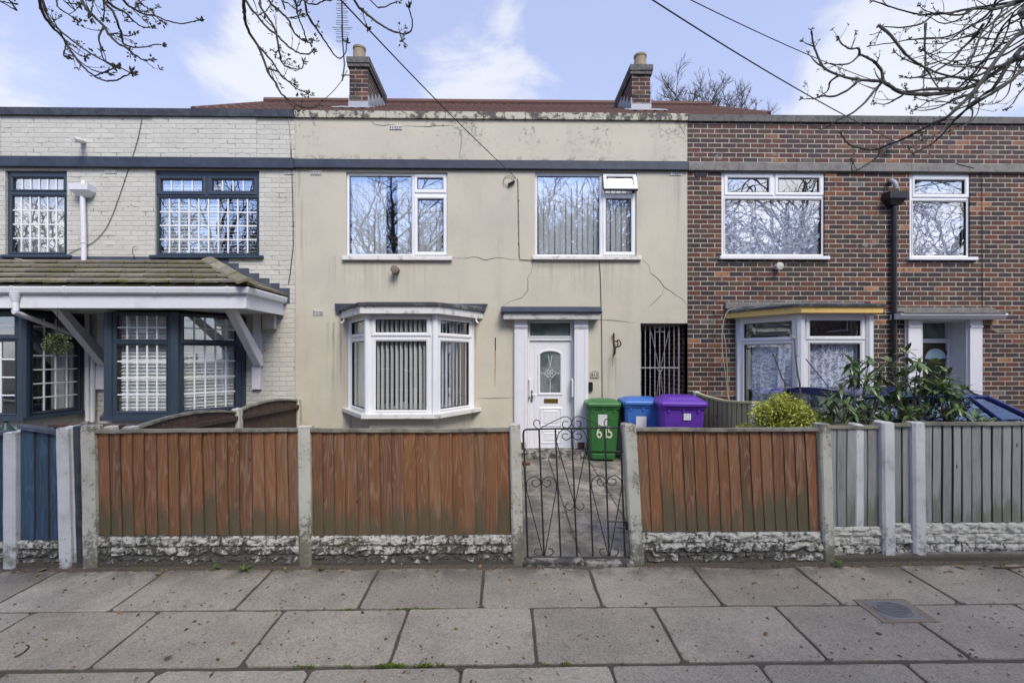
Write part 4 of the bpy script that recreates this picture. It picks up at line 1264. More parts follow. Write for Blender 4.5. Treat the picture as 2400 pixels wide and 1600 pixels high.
mb.tube(smooth_pts([P(a, b, D - .02) for a, b in ((1209, 418), (1190, 412), (1180, 422), (1182, 432), (1192, 435))], 5), .004, 5); mb.build('wall_cable', MA['cable'], tw)
for py in (470, 520, 570): q = P(1215.5, py, D - .012); mb = MB(); mb.box(q.x - .008, q.x + .008, D - .02, D - .002, q.z - .006, q.z + .006); mb.build('cable_clip', MA['cable'], tw)
a, b = P(1191, 433, D - .03), P(1206, 425, D - .03); mb = MB(); mb.tube([a, a.lerp(b, .1), a.lerp(b, .9), b], [.016, .022, .022, .016], 8); mb.build('joint_sleeve', MA['black'], tw)

# television aerial on the left chimney
zt = PZ(140, 8.3)
m0 = P(814, 165, 8.45); m1 = P(803, 95, 8.3)
ta = thing('television_aerial', 'thin television aerial with many cross rods on the left chimney', 'aerial', m0)
top = P(801, 60, 8.2)
mb = MB(); mb.tube([m0 + Vector((-.02, -.2, -.3)), m0 + Vector((0, -.15, 0)), m1, top], .014, 6); mb.tube([m0 + Vector((-.03, -.22, -.22)), m0 + Vector((.14, -.22, -.22))], .01, 6); mb.build('mast', MA['steel'], ta)
b0, b1 = P(803, 100, 8.35), P(801, 2, 7.36)
mb = MB(); mb.tube([b0, b1], .011, 6); mb.build('boom', MA['steel'], ta)
mb = MB()
for i in range(19):
    p = b0.lerp(b1, i / 18); L = .085 + .03 * (1 - i / 18) + (.07 if i in (6, 7) else 0)
    L *= R.uniform(.85, 1.1)
    mb.tube([p + Vector((-L, 0, R.uniform(-.012, .012))), p + Vector((L, 0, R.uniform(-.012, .012)))], .0045, 4)
mb.build('rods', MA['steel'], ta)
pts = smooth_pts([P(a, b, y_) for a, b, y_ in ((814, 165, 8.2), (800, 190, 8.0), (780, 215, 7.9), (750, 243, 7.8), (738, 262, 7.7))], 5)
mb = MB(); mb.tube(pts, .006, 5); mb.build('aerial_cable', MA['cable'], ta)
# ================================================================== the white painted brick house on the left
HL = thing('terraced_house', 'white painted brick house on the left with dark blue windows and a tiled porch', 'house', ((XL + XM0) / 2, D, 0))
X1 = XM0 - .004
wA = RX(12, 400, 157, 599, D); wB = RX(363, 399, 607.6, 601, D)
Yl = 6.6
lb = [(PX(263, D), D), (PX(254, Yl), Yl), (PX(409, Yl), Yl), (PX(577, D), D)]
lz0, lz1 = PZ(974, Yl), PZ(733, Yl)
Yp = 6.5                                  # the boxed porch window further left
pxr, pxc = PX(197, D), PX(54, Yp)
mb = MB()
mb.holes(XL, X1, -.3, ZP0, D, D + .12, [wA, wB, (lb[0][0] + .05, lz0, lb[3][0] - .05, lz1), (-9.6, .3, pxr - .05, PZ(735, Yp))])
mb.loft([[(lb[0][0] + .03, D + .01, z), (lb[1][0] + .02, Yl + .03, z), (lb[2][0] - .02, Yl + .03, z), (lb[3][0] - .03, D + .01, z)] for z in (-.1, lz0 - .05)])
pz0, pz1 = PZ(975, Yp), PZ(733, Yp)
mb.box(-9.7, pxc - .02, Yp + .03, D + .02, -.1, pz0 - .04)
mb.hexa([(pxc - .021, Yp + .03, -.1), (pxc - .02, Yp + .03, -.1), (pxr - .02, D + .01, -.1), (pxc - .1, D + .01, -.1), (pxc - .021, Yp + .03, pz0 - .041), (pxc - .02, Yp + .03, pz0 - .041), (pxr - .02, D + .01, pz0 - .041), (pxc - .1, D + .01, pz0 - .041)])
mb.build('wall', MA['brick_white'], HL)
mb = MB()
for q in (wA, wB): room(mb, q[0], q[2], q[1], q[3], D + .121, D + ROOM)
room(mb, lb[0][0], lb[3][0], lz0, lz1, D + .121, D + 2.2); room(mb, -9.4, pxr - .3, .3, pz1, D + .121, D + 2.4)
mb.build('interior', MA['room'], HL)
shell(HL, XL, X1, ZP0)
mb = MB(); mb.box(XL, X1, D - .045, D + .28, ZP0 + .0, ZP1 + .02); mb.build('coping', MA['coping_blue'], HL)
mb = MB(); mb.cbox(XL, X1, D - .06, D + .1, ZB0 - .012, ZB1 + .012, .008); mb.build('string_course', MA['bluepaint'], HL)
# shallow brick piers of the parapet
mb = MB()
for (a, b) in ((-20, 3), (0, 0), (357, 0)):
    if b: mb.box(PX(a, D), PX(b, D), D - .012, D - .001, ZB1 + .013, ZP0 - .001)
mb.build('parapet_panel', MA['brick_white'], HL)
mb = MB(); mb.box(PX(357, D), PX(602, D), D - .012, D - .001, ZB1 + .013, ZP0 - .001)
mb.build('parapet_panel', MA['brick_white'], HL)
LA = [dict(c=(wA[0] + .05, PZ(452, D), wA[2] - .03, PZ(410, D)), g=RX(30.6, 417.5, 150, 445, D + .04)), dict(g=RX(28, 460, 151, 591, D + .04))]
s_ = RX(0, 597, 163, 603, D - .05)
wa = make_window(HL, wA, LA, 'anthracite', 'glass_up', sill=(s_[0], s_[2], s_[1], s_[3]), bars=[(6, 1), (6, 4)])
net(wa, MD, wA[0] + .05, wA[2] - .05, wA[1] + .05, wA[3] - .05, .12, matn='curtain')
LB = [dict(c=RX(367, 412, 482, 457, D + .04), g=RX(376.5, 421, 474, 448.5, D + .04)), dict(c=RX(487, 412, 602, 457, D + .04), g=RX(496.5, 421, 594, 448, D + .04)), dict(g=RX(373, 465, 602, 593, D + .04))]
s_ = RX(349, 598, 615, 604, D - .05)
wb2 = make_window(HL, wB, LB, 'anthracite', 'glass_up', sill=(s_[0], s_[2], s_[1], s_[3]), bars=[(4, 1), (4, 1), (10, 4)])
hblind(wb2, MD, wB[0] + .07, PX(510, D), wB[1] + .05, wB[3] - .08, .10, tilt=70)
hblind(wb2, MD, PX(512, D), wB[2] - .07, wB[1] + .05, wB[3] - .08, .10, tilt=22)


def venet(bw, M, w, lights):
    for k in range(len(lights) // 2):
        g0, g1 = lights[2 * k]['g'], lights[2 * k + 1]['g']
        hblind(bw, M, g1[0] - .01, g1[2] + .01, g1[1], g0[3] + .03, .10, pitch=.048, tilt=60)
BL = bay(HL, lb, lz0, lz1, (PZ(796, Yl), PZ(740, Yl)), (PZ(962, Yl), PZ(808, Yl)), 'anthracite', 'glass_low',
         [dict(ends=(.05, .04)), dict(blind=venet, bars=[(5, 2), (5, 4)], sash=False), dict(blind=venet, bars=[(5, 2), (5, 4)], ends=(.04, .08))], post=.06, sillspec=(lz0 - .05, lz0 + .002, .09), margins=(.07, .055))
mb = MB(); mb.prism([(lb[0][0] + .02, D - .002), (lb[1][0] + .01, Yl + .02), (lb[2][0] - .01, Yl + .02), (lb[3][0] - .02, D - .002)], lz1 + .003, PZ(722, 6.3) - .03); mb.build('bay_head', MA['anthracite'], BL)
# porch window at the far left: a front pane and a glazed return
pb = [(-9.6, D), (-9.55, Yp), (pxc, Yp), (pxr, D)]
def drape(bw, M, w, lights):
    net(bw, M, w * .56, w * .95, .5, 2.25, .14, .03, .14, 'curtain')
PW = bay(HL, pb, pz0, pz1, (PZ(786, Yp), PZ(742, Yp)), (PZ(966, Yp), PZ(800, Yp)), 'anthracite', 'glass_low',
         [None, dict(split=4, bars=[(2, 2), (3, 4)]), dict(blind=drape, bars=[(4, 2), (4, 5)], ends=(.06, .03), sash=False)], post=.06, sillspec=(pz0 - .05, pz0 + .002, .06), name='porch_window', margins=(.065, .055))
mb = MB(); mb.prism([(-9.6, D - .002), (-9.55, Yp + .02), (pxc - .01, Yp + .02), (pxr - .02, D - .002)], pz1 + .003, PZ(722, 6.3) - .03); mb.build('porch_head', MA['anthracite'], PW)

# porch roof: courses of flat concrete tiles, hipped at the right
Yf = 6.3
fz0, fz1 = PZ(722, Yf, 400), PZ(688, Yf, 400)
EX = PX(577, Yf)                           # right end of the fascia
ye, ze = 6.22, PZ(669, 6.25)
yt, zt_ = D - .01, PZ(614, D)
hx = PX(492, D)                            # top of the hip on the wall
xe = EX + .06
PRF = HL
NC = 5
mb = MB()
sy, sz_ = (yt - ye) / NC, (zt_ - ze) / NC
for k in range(NC):
    y0, y1 = ye + sy * k, ye + sy * (k + 1)
    z0, z1 = ze + sz_ * k, ze + sz_ * (k + 1)
    xr0 = xe + (hx - xe) * k / NC; xr1 = xe + (hx - xe) * (k + 1) / NC
    x = XL + (.16 if k % 2 else 0)
    while x < xr0 - .01:
        x2 = min(x + .325, xr0); b1 = min(x2, xr1)
        j = R.uniform(-.004, .004); mb.t = (R.random(), .5, .5)
        a1 = min(x, b1 - .001)
        th = .036
        yy1, zz1 = y1 + .03, z1 + .0
        mb.hexa([(x + .004, y0, z0 + .026 + j), (x2 - .008, y0, z0 + .026 + j), (b1 - .008, yy1, zz1 + .002), (a1 + .004, yy1, zz1 + .002), (x + .004, y0 - .006, z0 + .056 + j), (x2 - .008, y0 - .006, z0 + .056 + j), (b1 - .008, yy1, zz1 + .02), (a1 + .004, yy1, zz1 + .02)])
        x = x2 + .002
# hip slope and the felt under the tiles
mb.t = (.9, .5, .5); mb.quad((XL, ye + .02, ze - .012), (xe - .03, ye + .02, ze - .012), (hx - .02, yt, zt_ - .012), (XL, yt, zt_ - .012))
mb.t = (.2, .5, .5)
for k in range(NC):
    t0, t1 = k / NC, (k + 1) / NC
    xa, xb_ = xe + (hx - xe) * t0, xe + (hx - xe) * t1
    ya, yb2 = ye + (yt - ye) * t0, ye + (yt - ye) * t1
    za, zb = ze + (zt_ - ze) * t0, ze + (zt_ - ze) * t1
    mb.hexa([(xa, ya, za - .005), (xa, yt, za - .005), (xb_, yt, zb - .01), (xb_, yb2, zb - .01), (xa + .006, ya, za + .026), (xa + .006, yt, za + .026), (xb_ - .02, yt, zb + .012), (xb_ - .02, yb2, zb + .012)])
prf = mb.build('porch_roof', MA['tile_brown'], HL)
mb = MB(); N5 = 4
A, B = Vector((xe + .02, ye - .02, ze + .035)), Vector((hx, yt, zt_ + .035))
for k in range(N5):
    p0, p1 = A.lerp(B, k / N5), A.lerp(B, (k + 1) / N5 - .012); up = Vector((0, 0, 1))
    side = (B - A).cross(up).normalized() * .125
    lift = up * .012
    mb.t = (R.random(), .5, .5)
    rg = []
    for p, l in ((p0, lift), (p1, lift * 0)):
        rg.append([p + side - up * .045, p + side * .9 - up * .02 + l, p + up * .045 + l, p - side * .9 - up * .02 + l, p - side - up * .045, p + up * .015])
    mb.loft(rg)
mb.build('hip_tile', MA['tile_brown'], prf)
mb = MB(); mb.box(XL, EX, Yf, Yf + .022, fz0, fz1); mb.box(EX - .022, EX, Yf + .0225, D - .002, fz0, fz1)
mb.build('fascia', MA['white_trim'], prf)
mb = MB(); mb.box(XL, EX - .023, Yf + .023, D - .002, fz0 + .012, fz0 + .022)
for i in range(9): yq = Yf + .06 + i * .11; mb.box(XL, EX - .023, yq, yq + .006, fz0 + .009, fz0 + .0118)
mb.build('soffit', MA['white_trim'], prf)
gu0, gu1 = fz1 - .012, PZ(673, Yf, 400)
mb = MB()
prof = [(0, gu1), (-.055, gu1), (-.062, gu1 - .012), (-.06, gu1 - .03), (-.05, gu0 + .02), (-.035, gu0 + .004), (0, gu0)]
p1 = [(XL, Yf + a - .002, b) for a, b in prof]; p2 = [(EX + .002 - a, Yf + a - .002, b) for a, b in prof]; p3 = [(EX + .002 - a, D - .004, b) for a, b in prof]
mb.loft([p1, p2, p3])
for px in (38, 4, 160, 367, 538):
    x = PX(px, Yf)
    mb.loft([[(x + d_, Yf + a * 1.12 - .004, b + (.004 if b > gu0 + .03 else -.004)) for a, b in prof] for d_ in (-.018, .018)])
mb.build('gutter', MA['white_trim'], prf)
# rainwater pipe from the gutter back to the wall
pts = [P(36, 690, Yf - .03), P(36, 705, Yf - .03), P(38, 727, Yf - .03), P(44, 735, Yf), P(160, 778, 7.0), P(205, 800, 7.28), P(218, 815, 7.3), P(218, 860, 7.3), P(217, 988, 7.3)]
mb = MB(); mb.tube(smooth_pts(pts, 4), .034, 10); q = P(36, 690, Yf - .03); mb.loft([[(q.x + r_ * math.cos(i * .6283), q.y + r_ * math.sin(i * .6283), q.z + h) for i in range(10)] for h, r_ in ((-.09, .04), (-.05, .045), (.0, .062), (.01, .062))])
mb.build('downpipe', MA['white_trim'], HL, smooth=True)
a, b = P(205, 728, 7.32), P(206, 986, 7.32); mb = MB(); mb.tube([a, b], .034, 10); 
mb.build('downpipe', MA['white_trim'], HL, smooth=True)
# hopper and pipe above the porch roof
r = RX(168, 433, 213, 456, D - .1)
mb = MB(); mb.loft([[(x, y_, z) for x, y_ in ((r[0] + k, D - .16 + k), (r[2] - k, D - .16 + k), (r[2] - k, D - .003), (r[0] + k, D - .003))] for z, k in ((r[1] - .02, .07), (r[1] + .06, .005), (r[3], 0))])
ho = mb.build('hopper', MA['white_trim'], HL)
mb = MB(); mb.tube([P(193.5, 455, D - .06), P(196, 540, D - .06), P(197, 616, D - .06)], .034, 10); q = P(196, 570, D - .06); mb.tube([q, q + Vector((0, 0, .02))], .042, 10); mb.tube([P(195, 427, D - .0), P(195, 429, D - .09), P(195, 437, D - .1)], .03, 8)
mb.build('downpipe', MA['white_trim'], ho, smooth=True)
mb = MB(); mb.tube([P(197, 332, D + .02), P(171, 326, D - .30)], .038, 10); mb.build('waste_pipe', MA['pvc_dirty'], HL, smooth=True)
# struts and plates carrying the porch roof
for (tx, bx) in ((129, 237), (533, 601.5)):
    a, b = P(tx, 729, 6.52), P(bx, 852, 7.26); w = .055
    X = b.x
    mb = MB(); d_ = Vector((0, b.y - a.y, b.z - a.z)).normalized(); nn = Vector((0, -d_.z, d_.y)) * .05
    p = [Vector((X, a.y, fz0 + .008)), Vector((X, a.y + .13, fz0 + .008)), Vector((X, D - .03, b.z + .12)), Vector((X, D - .03, b.z - .03)), Vector((X, D - .10, b.z - .03))]
    mb.loft([[q + Vector((-w, 0, 0)) for q in p], [q + Vector((w, 0, 0)) for q in p]])
    mb.build('strut', MA['white_trim'], HL)
    pr = RX(bx - 9, 735, bx + 10, 913, D - .03); mb = MB(); mb.box(pr[0], pr[2], D - .029, D - .002, pr[1], fz0 + .008); mb.box(pr[0] + .0, pr[2], D - .06, D - .0295, pr[1] + .01, b.z - .032); mb.build('strut_plate', MA['white_trim'], HL)
# flashings
mb = MB(); r = RX(-60, 601, 492, 615, D - .01); mb.box(XL, r[2], D - .012, D - .001, r[1] - .02, PZ(604.5, D)); mb.build('flashing', MA['blueslate'], prf)
mb = MB()
for k in range(7):
    xa = hx + .10 + (xe - hx - .1) * k / 7; xb_ = hx + .1 + (xe - hx - .1) * (k + 1) / 7 + .03
    zz = zt_ - (zt_ - ze) * (k + .3) / 7
    mb.box(xa, xb_, D - .012 - k * .0006, D - .001, zz - .16, zz + .065)
mb.build('stepped_flashing', MA['blueslate'], prf)
r = RX(617, 737.5, 646, 771, D - .05); mb = MB(); mb.cbox(r[0], r[2], D - .09, D - .001, r[1], r[3], .006)
for s in (.25, .75): mb.tube([(r[0] + (r[2] - r[0]) * s, D - .089, (r[1] + r[3]) / 2 + .03), (r[0] + (r[2] - r[0]) * s, D - .095, (r[1] + r[3]) / 2 + .03)], .012, 8)
mb.build('meter_box', worn('meter_box', (.48, .47, .41), .6, .3), HL)
airbrick(HL, 246, 397.5, 274, 406); airbrick(HL, 667, 401, 689, 409)
mb = MB()
mb.tube(smooth_pts([P(a, b, D - .012) for a, b in ((332, 281), (325, 318), (313, 360), (298, 405), (283, 450), (265, 500), (245, 540), (215, 570), (180, 585), (160, 595))], 4), .0045, 5); mb.build('wall_cable', MA['cable'], HL); mb = MB()
mb.tube([P(a, b, D - .012) for a, b in ((671, 262), (678, 290), (681, 330), (684, 400), (686, 470), (687, 540), (687, 580), (680, 640), (676, 665))], .006, 5); mb.build('wall_cable', MA['cable'], HL); mb = MB()
mb.tube(smooth_pts([P(a, b, D - .03) for a, b in ((321, 577), (312, 580), (311, 595), (316, 604), (300, 613))], 4), .004, 5)
mb.build('wall_cable', MA['cable'], HL)
mb = MB(); mb.tube(smooth_pts([P(a, b, 7.15) for a, b in ((35, 606), (50, 608), (62, 612), (75, 614))], 4), .006, 5); mb.build('pale_cable', MA['cable_pale'], HL); mb = MB(); mb.tube(smooth_pts([P(a, b, D - .014) for a, b in ((672, 262), (677, 280), (681, 330), (680, 370), (683, 395))], 4), .006, 5); mb.build('pale_cable', MA['cable_pale'], HL)

# topiary ball
q = P(134.7, 806, 6.42); top = Vector((q.x, q.y, fz0 + .01))
tb = thing('hanging_topiary_ball', 'round green leafy ball hanging under the porch roof of the white house', 'topiary ball', q - Vector((0, 0, .15)))
mb = MB()
for i in range(900):
    d_ = Vector((R.gauss(0, 1), R.gauss(0, 1), R.gauss(0, 1))).normalized(); c = q + d_ * R.uniform(.075, .15)
    u = d_.orthogonal().normalized(); u.rotate(Matrix.Rotation(R.uniform(0, 6.28), 3, d_)); v_ = (d_ + Vector((R.uniform(-.7, .7), R.uniform(-.7, .7), R.uniform(-.7, .7)))).normalized()
    mb.t = (R.random() ** 1.5, .5, .5); L = R.uniform(.018, .032)
    mb.quad(c - u * .008, c + v_ * L * .5 - u * .011, c + v_ * L, c + v_ * L * .5 + u * .011)
mb.build('foliage', MA['boxleaf'], tb)
mb = MB(); mb.tube([q + Vector((0, 0, .1)), top], .003, 4); mb.build('chain', MA['black'], tb)

# ================================================================== the brick house on the right
HR = thing('terraced_house', 'red and brown brick house on the right with white windows and yellow bay fascia', 'house', ((XM1 + XR) / 2, D, 0))
X0 = XM1 + .004
wC = RX(1691, 403, 1933, 603, D); wD = RX(2132, 406, 2274, 609, D)
Yr = 6.52
rb = [(PX(1724, D), D), (PX(1877, Yr), Yr), (PX(2037, Yr), Yr), (PX(2040, Yr) + .42, D)]
rz0, rz1 = PZ(965, Yr), PZ(737, Yr)
dR = RX(2157, 748, 2270, 1062, D)
mb = MB()
mb.holes(X0, XR, -.3, ZP0, D, D + .12, [wC, wD, (rb[0][0] + .05, rz0, rb[3][0] - .05, rz1), (dR[0], -.31, dR[2], dR[3])])
mb.quad((X0, D + .12, -.3), (X0, D + 5, -.3), (X0, D + 5, pas[3]), (X0, D + .12, pas[3]))
mb.loft([[(rb[0][0] + .03, D + .01, z), (rb[1][0] + .02, Yr + .03, z), (rb[2][0] - .02, Yr + .03, z), (rb[3][0] - .03, D + .01, z)] for z in (-.1, rz0 - .05)])
mb.build('wall', MA['brick'], HR)
mb = MB()
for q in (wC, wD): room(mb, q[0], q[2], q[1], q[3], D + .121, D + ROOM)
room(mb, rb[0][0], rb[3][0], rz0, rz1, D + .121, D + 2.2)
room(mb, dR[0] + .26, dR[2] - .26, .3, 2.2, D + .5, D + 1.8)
mb.build('interior', MA['room'], HR)
shell(HR, X0, XR, ZP0)
mb = MB(); mb.box(X0, XR, D - .04, D + .28, ZP0 - .01, ZP1); mb.build('coping', MA['coping_grey'], HR)
mb = MB(); mb.cbox(X0, XR, D - .045, D + .1, ZB0, ZB1 - .006, .008); mb.build('string_course', MA['band_grey'], HR)
LC = [dict(c=RX(1696, 408, 1811, 459, D + .04), g=RX(1705, 418.6, 1801, 451, D + .04)), dict(c=RX(1815, 408, 1929, 459, D + .04), g=RX(1823, 419, 1918.5, 451, D + .04)), dict(g=RX(1698.6, 468.6, 1924, 595.6, D + .04))]
s_ = RX(1688, 600, 1946, 607, D - .05)
wc = make_window(HR, wC, LC, 'pvc', 'glass_up', sill=(s_[0], s_[2], s_[1], s_[3]), y0=.03)
net(wc, MD, wC[0] + .06, wC[2] - .06, wC[1] + .05, PZ(462, D), .09, .010, .12)
LD = [dict(c=RX(2136, 412, 2269, 464, D + .04), g=RX(2142.5, 423.7, 2259, 455, D + .04)), dict(g=RX(2138, 473, 2263, 599, D + .04))]
s_ = RX(2131, 602, 2293, 609, D - .05)
wd = make_window(HR, wD, LD, 'pvc', 'glass_up', sill=(s_[0], s_[2], s_[1], s_[3]), y0=.03)
net(wd, MD, wD[0] + .06, wD[2] - .06, wD[1] + .05, wD[3] - .05, .10, .010, .12)


def nets(bw, M, w, lights):
    for k in range(len(lights) // 2):
        g1 = lights[2 * k + 1]['g']; net(bw, M, g1[0] + .06, g1[2] + .02, g1[1], g1[3] + .04, .09, .014, .1)
BR = bay(HR, rb, rz0, rz1, (PZ(787, Yr), PZ(750, Yr)), (PZ(955, Yr), PZ(804.5, Yr)), 'pvc', 'glass_low',
         [dict(blind=nets, ends=(.06, .04)), dict(blind=nets), dict(blind=nets, ends=(.04, .05))], post=.06, sillspec=(rz0 - .05, rz0 + .002, .09), margins=(.085, .055))
flat_roof(BR, rb, .14, rz1 + .02, rz1 + .105, 'yellow', 'felt', .035)
mb = MB(); o = offset_poly(rb, .03); mb.prism([(o[0][0] + .02, D - .003), o[1], o[2], (o[3][0] - .02, D - .003)], rz1 + .002, rz1 + .0195); mb.build('bay_head', MA['pvc'], BR)
r = RX(1700, 708, 1850, 724, D - .04); mb = MB(); mb.cbox(r[0], r[2] + 1.2, D - .05, D - .001, r[1], r[3], .01); mb.build('lintel', MA['band_grey'], BR)
mb = MB(); mb.tube(smooth_pts([P(a, b, 7.1) for a, b in ((1725, 722), (1708, 727), (1698, 745), (1693, 780), (1694, 830), (1701, 880), (1707, 935), (1702, 820), (1696, 780))], 5), .006, 5)
mb.build('loose_cable', MA['cable_pale'], HR); mb = MB()
mb.tube(smooth_pts([P(a, b, D - .02) for a, b in ((2040, 728), (2075, 731), (2105, 731))], 4), .005, 5); mb.build('loose_cable', MA['cable_pale'], HR); mb = MB(); mb.tube(smooth_pts([P(a, b, D - .02) for a, b in ((2325, 750), (2325, 765), (2335, 776), (2365, 777), (2420, 776))], 4), .006, 5)
mb.build('loose_cable', MA['cable_pale'], HR)
# black hopper and rainwater pipe
r = RX(2078, 451, 2121, 475, D - .1)
mb = MB(); mb.loft([[(x, y_, z) for x, y_ in ((r[0] + k, D - .17 + k), (r[2] - k, D - .17 + k), (r[2] - k, D - .003), (r[0] + k, D - .003))] for z, k in ((r[1] - .03, .06), (r[1] + .05, .02), (r[1] + .055, .0), (r[3], 0))])
ho = mb.build('hopper', MA['black'], HR)
mb = MB(); mb.tube([P(2096, 474, D - .06), P(2096, 1000, D - .06)], .036, 10)
for py in (560, 700, 830): q = P(2096, py, D - .06); mb.tube([q, q + Vector((0, 0, .04))], .045, 10)
mb.build('downpipe', MA['black'], ho, smooth=True)
mb = MB(); mb.tube(smooth_pts([P(2088, 424, D), P(2090, 424, D - .08), P(2098, 430, D - .14), P(2100, 443, D - .14)], 4), .034, 10); mb.build('waste_pipe', MA['lead'], ho, smooth=True)
q = P(1820, 626, D); mb = MB(); n = 18
mb.loft([[(q.x + r_ * math.cos(6.283 * i / n), q.y + y_, q.z + r_ * math.sin(6.283 * i / n)) for i in range(n)] for y_, r_ in ((.02, .05), (-.07, .05), (-.075, .058), (-.10, .058), (-.105, .045))])
mb.build('flue_pipe', worn('flue_pale', (.5, .47, .42), .6, .4), HR, smooth=True)
airbrick(HR, 1628, 404, 1656, 413, 'black'); airbrick(HR, 1671, 729, 1698, 738, 'brick', 9)
# recessed dark door with white surround
mb = MB(MD)
rv = .30
fr = RX(2158, 750, 2234, 1050, D + rv)
zt2 = dR[3]
mb.box(dR[0] + .001, dR[0] + .02, -.02, rv, 0, zt2); mb.box(dR[2] - .02, dR[2] - .001, -.02, rv, 0, zt2); mb.box(dR[0] + .0205, dR[2] - .0205, -.02, rv, zt2 - .03, zt2)
mb.holes(dR[0] + .0205, dR[2] - .0205, .1, zt2 - .031, rv - .05, rv + .04, [(dR[0] + .06, PZ(793, D + rv), dR[2] - .10, PZ(756, D + rv)), (dR[0] + .06, .11, dR[2] - .10, PZ(803, D + rv))])
df2 = mb.build('door_frame', MA['white_trim'], HR)
mb = MB(MD); mb.quad((dR[0] + .05, rv, PZ(794, D + rv)), (dR[2] - .09, rv, PZ(794, D + rv)), (dR[2] - .09, rv, PZ(755, D + rv)), (dR[0] + .05, rv, PZ(755, D + rv))); mb.build('fanlight_pane', MA['glass_obs'], df2)
mb = MB(MD); mb.cbox(dR[0] + .064, dR[2] - .104, rv - .02, rv + .03, .115, PZ(803.5, D + rv), .005)
q = P(2190, 841, D + rv)
half = lambda k: [(q.x + k * math.cos(math.pi * i / 14), q.z + k * .95 * math.sin(math.pi * i / 14)) for i in range(15)]
mb.loft([[(x, rv - .021, z) for x, z in half(.225)], [(x, rv - .04, z) for x, z in half(.215)], [(x, rv - .04, z) for x, z in half(.19)], [(x, rv - .022, z) for x, z in half(.18)]], cap=False)
dd = mb.build('front_door', MA['door_dark'], HR)
mb = MB(MD); mb.prism(half(.18), rv - .026, rv - .0215, 'y'); mb.build('door_pane', mat('half_moon_glass', color=(.17, .26, .36), rough=.15), dd)
for (a, b) in ((2127, 2157), (2271, 2300)):
    r = RX(a, 748, b, 1054, D - .04); mb = MB(); mb.box(r[0], r[2] - .001, D - .06, D - .021, r[1], r[3]); mb.box(r[0] - .02, r[2], D - .0205, D - .001, r[1], r[3])
    z_ = PZ(763, D); mb.box(r[0], r[2], D - .075, D - .0605, z_ - .02, z_); mb.build('pilaster', MA['white_trim'], HR)
r = RX(2104, 735, 2352, 748, D - .15); mb = MB()
mb.prism([(D - .002, r[1]), (D - .17, r[1] + .004), (D - .22, r[3] - .03), (D - .22, r[3]), (D - .002, r[3])], r[0], r[2], 'x'); cn = mb.build('door_canopy', MA['white_trim'], HR)
mb = MB(); mb.prism([(D - .002, r[3] + .001), (D - .24, r[3] + .001), (D - .24, r[3] + .025), (D - .06, r[3] + .04), (D - .06, r[3] + .10), (D - .002, r[3] + .11)], r[0] + .02, r[2] - .04, 'x'); mb.build('canopy_top', MA['band_grey'], cn)
mb = MB(); mb.cbox(dR[0] - .1, dR[2] + .1, D - .25, D + rv + .1, 0, .28, .015); mb.build('doorstep', MA['concrete'], HR)
mb = MB(); r = RX(2300, 450, 2302, 700, D); mb.tube([P(2301, 405, D - .01), P(2302, 560, D - .01), P(2303, 720, D - .01)], .004, 5); mb.build('wall_cable', MA['cable'], HR)

# wires over the right house
wr = thing('telephone_cable', 'thick dark wire slanting across the sky to a grey insulator on the brick parapet', 'cable', P(2090, 338, D))
e0 = P(2100, 333, D - .12); f0 = P(1596, 0, 4.0); mb = MB(); d_ = f0 - e0; pts = []
for i in range(30): t = i / 29 * 1.8; p = e0 + d_ * t; p.z -= .16 * math.sin(t / 1.8 * math.pi); pts.append(p)
mb.tube(pts, .0065, 5); mb.tube(smooth_pts([e0, P(2180, 362, D - .06), P(2240, 383, D - .05), P(2284, 394, D - .05)], 4), .004, 5); mb.build('drop_wire', MA['cable'], wr)
mb = MB(); a, b = P(2078, 346, D - .06), P(2106, 331, D - .12); mb.tube([a, a.lerp(b, .15), a.lerp(b, .85), b], [.02, .035, .035, .02], 8); mb.tube([a + Vector((0, .1, -.02)), a], .012, 6); mb.build('insulator', MA['lead'], wr)
wr2 = thing('telephone_cable', 'thin grey wire crossing the sky behind the right hand branches', 'cable', P(2330, 285, 9.0))
e0, f0 = P(2330, 262, 9.0), P(1778, 0, 4.6); d_ = f0 - e0; pts = []
for i in range(30): t = i / 29 * 1.6; p = e0 + d_ * t; p.z -= .35 * math.sin(t / 1.6 * math.pi); pts.append(p)
mb = MB(); mb.tube(pts, .0045, 5); mb.build('drop_wire', MA['cable'], wr2)
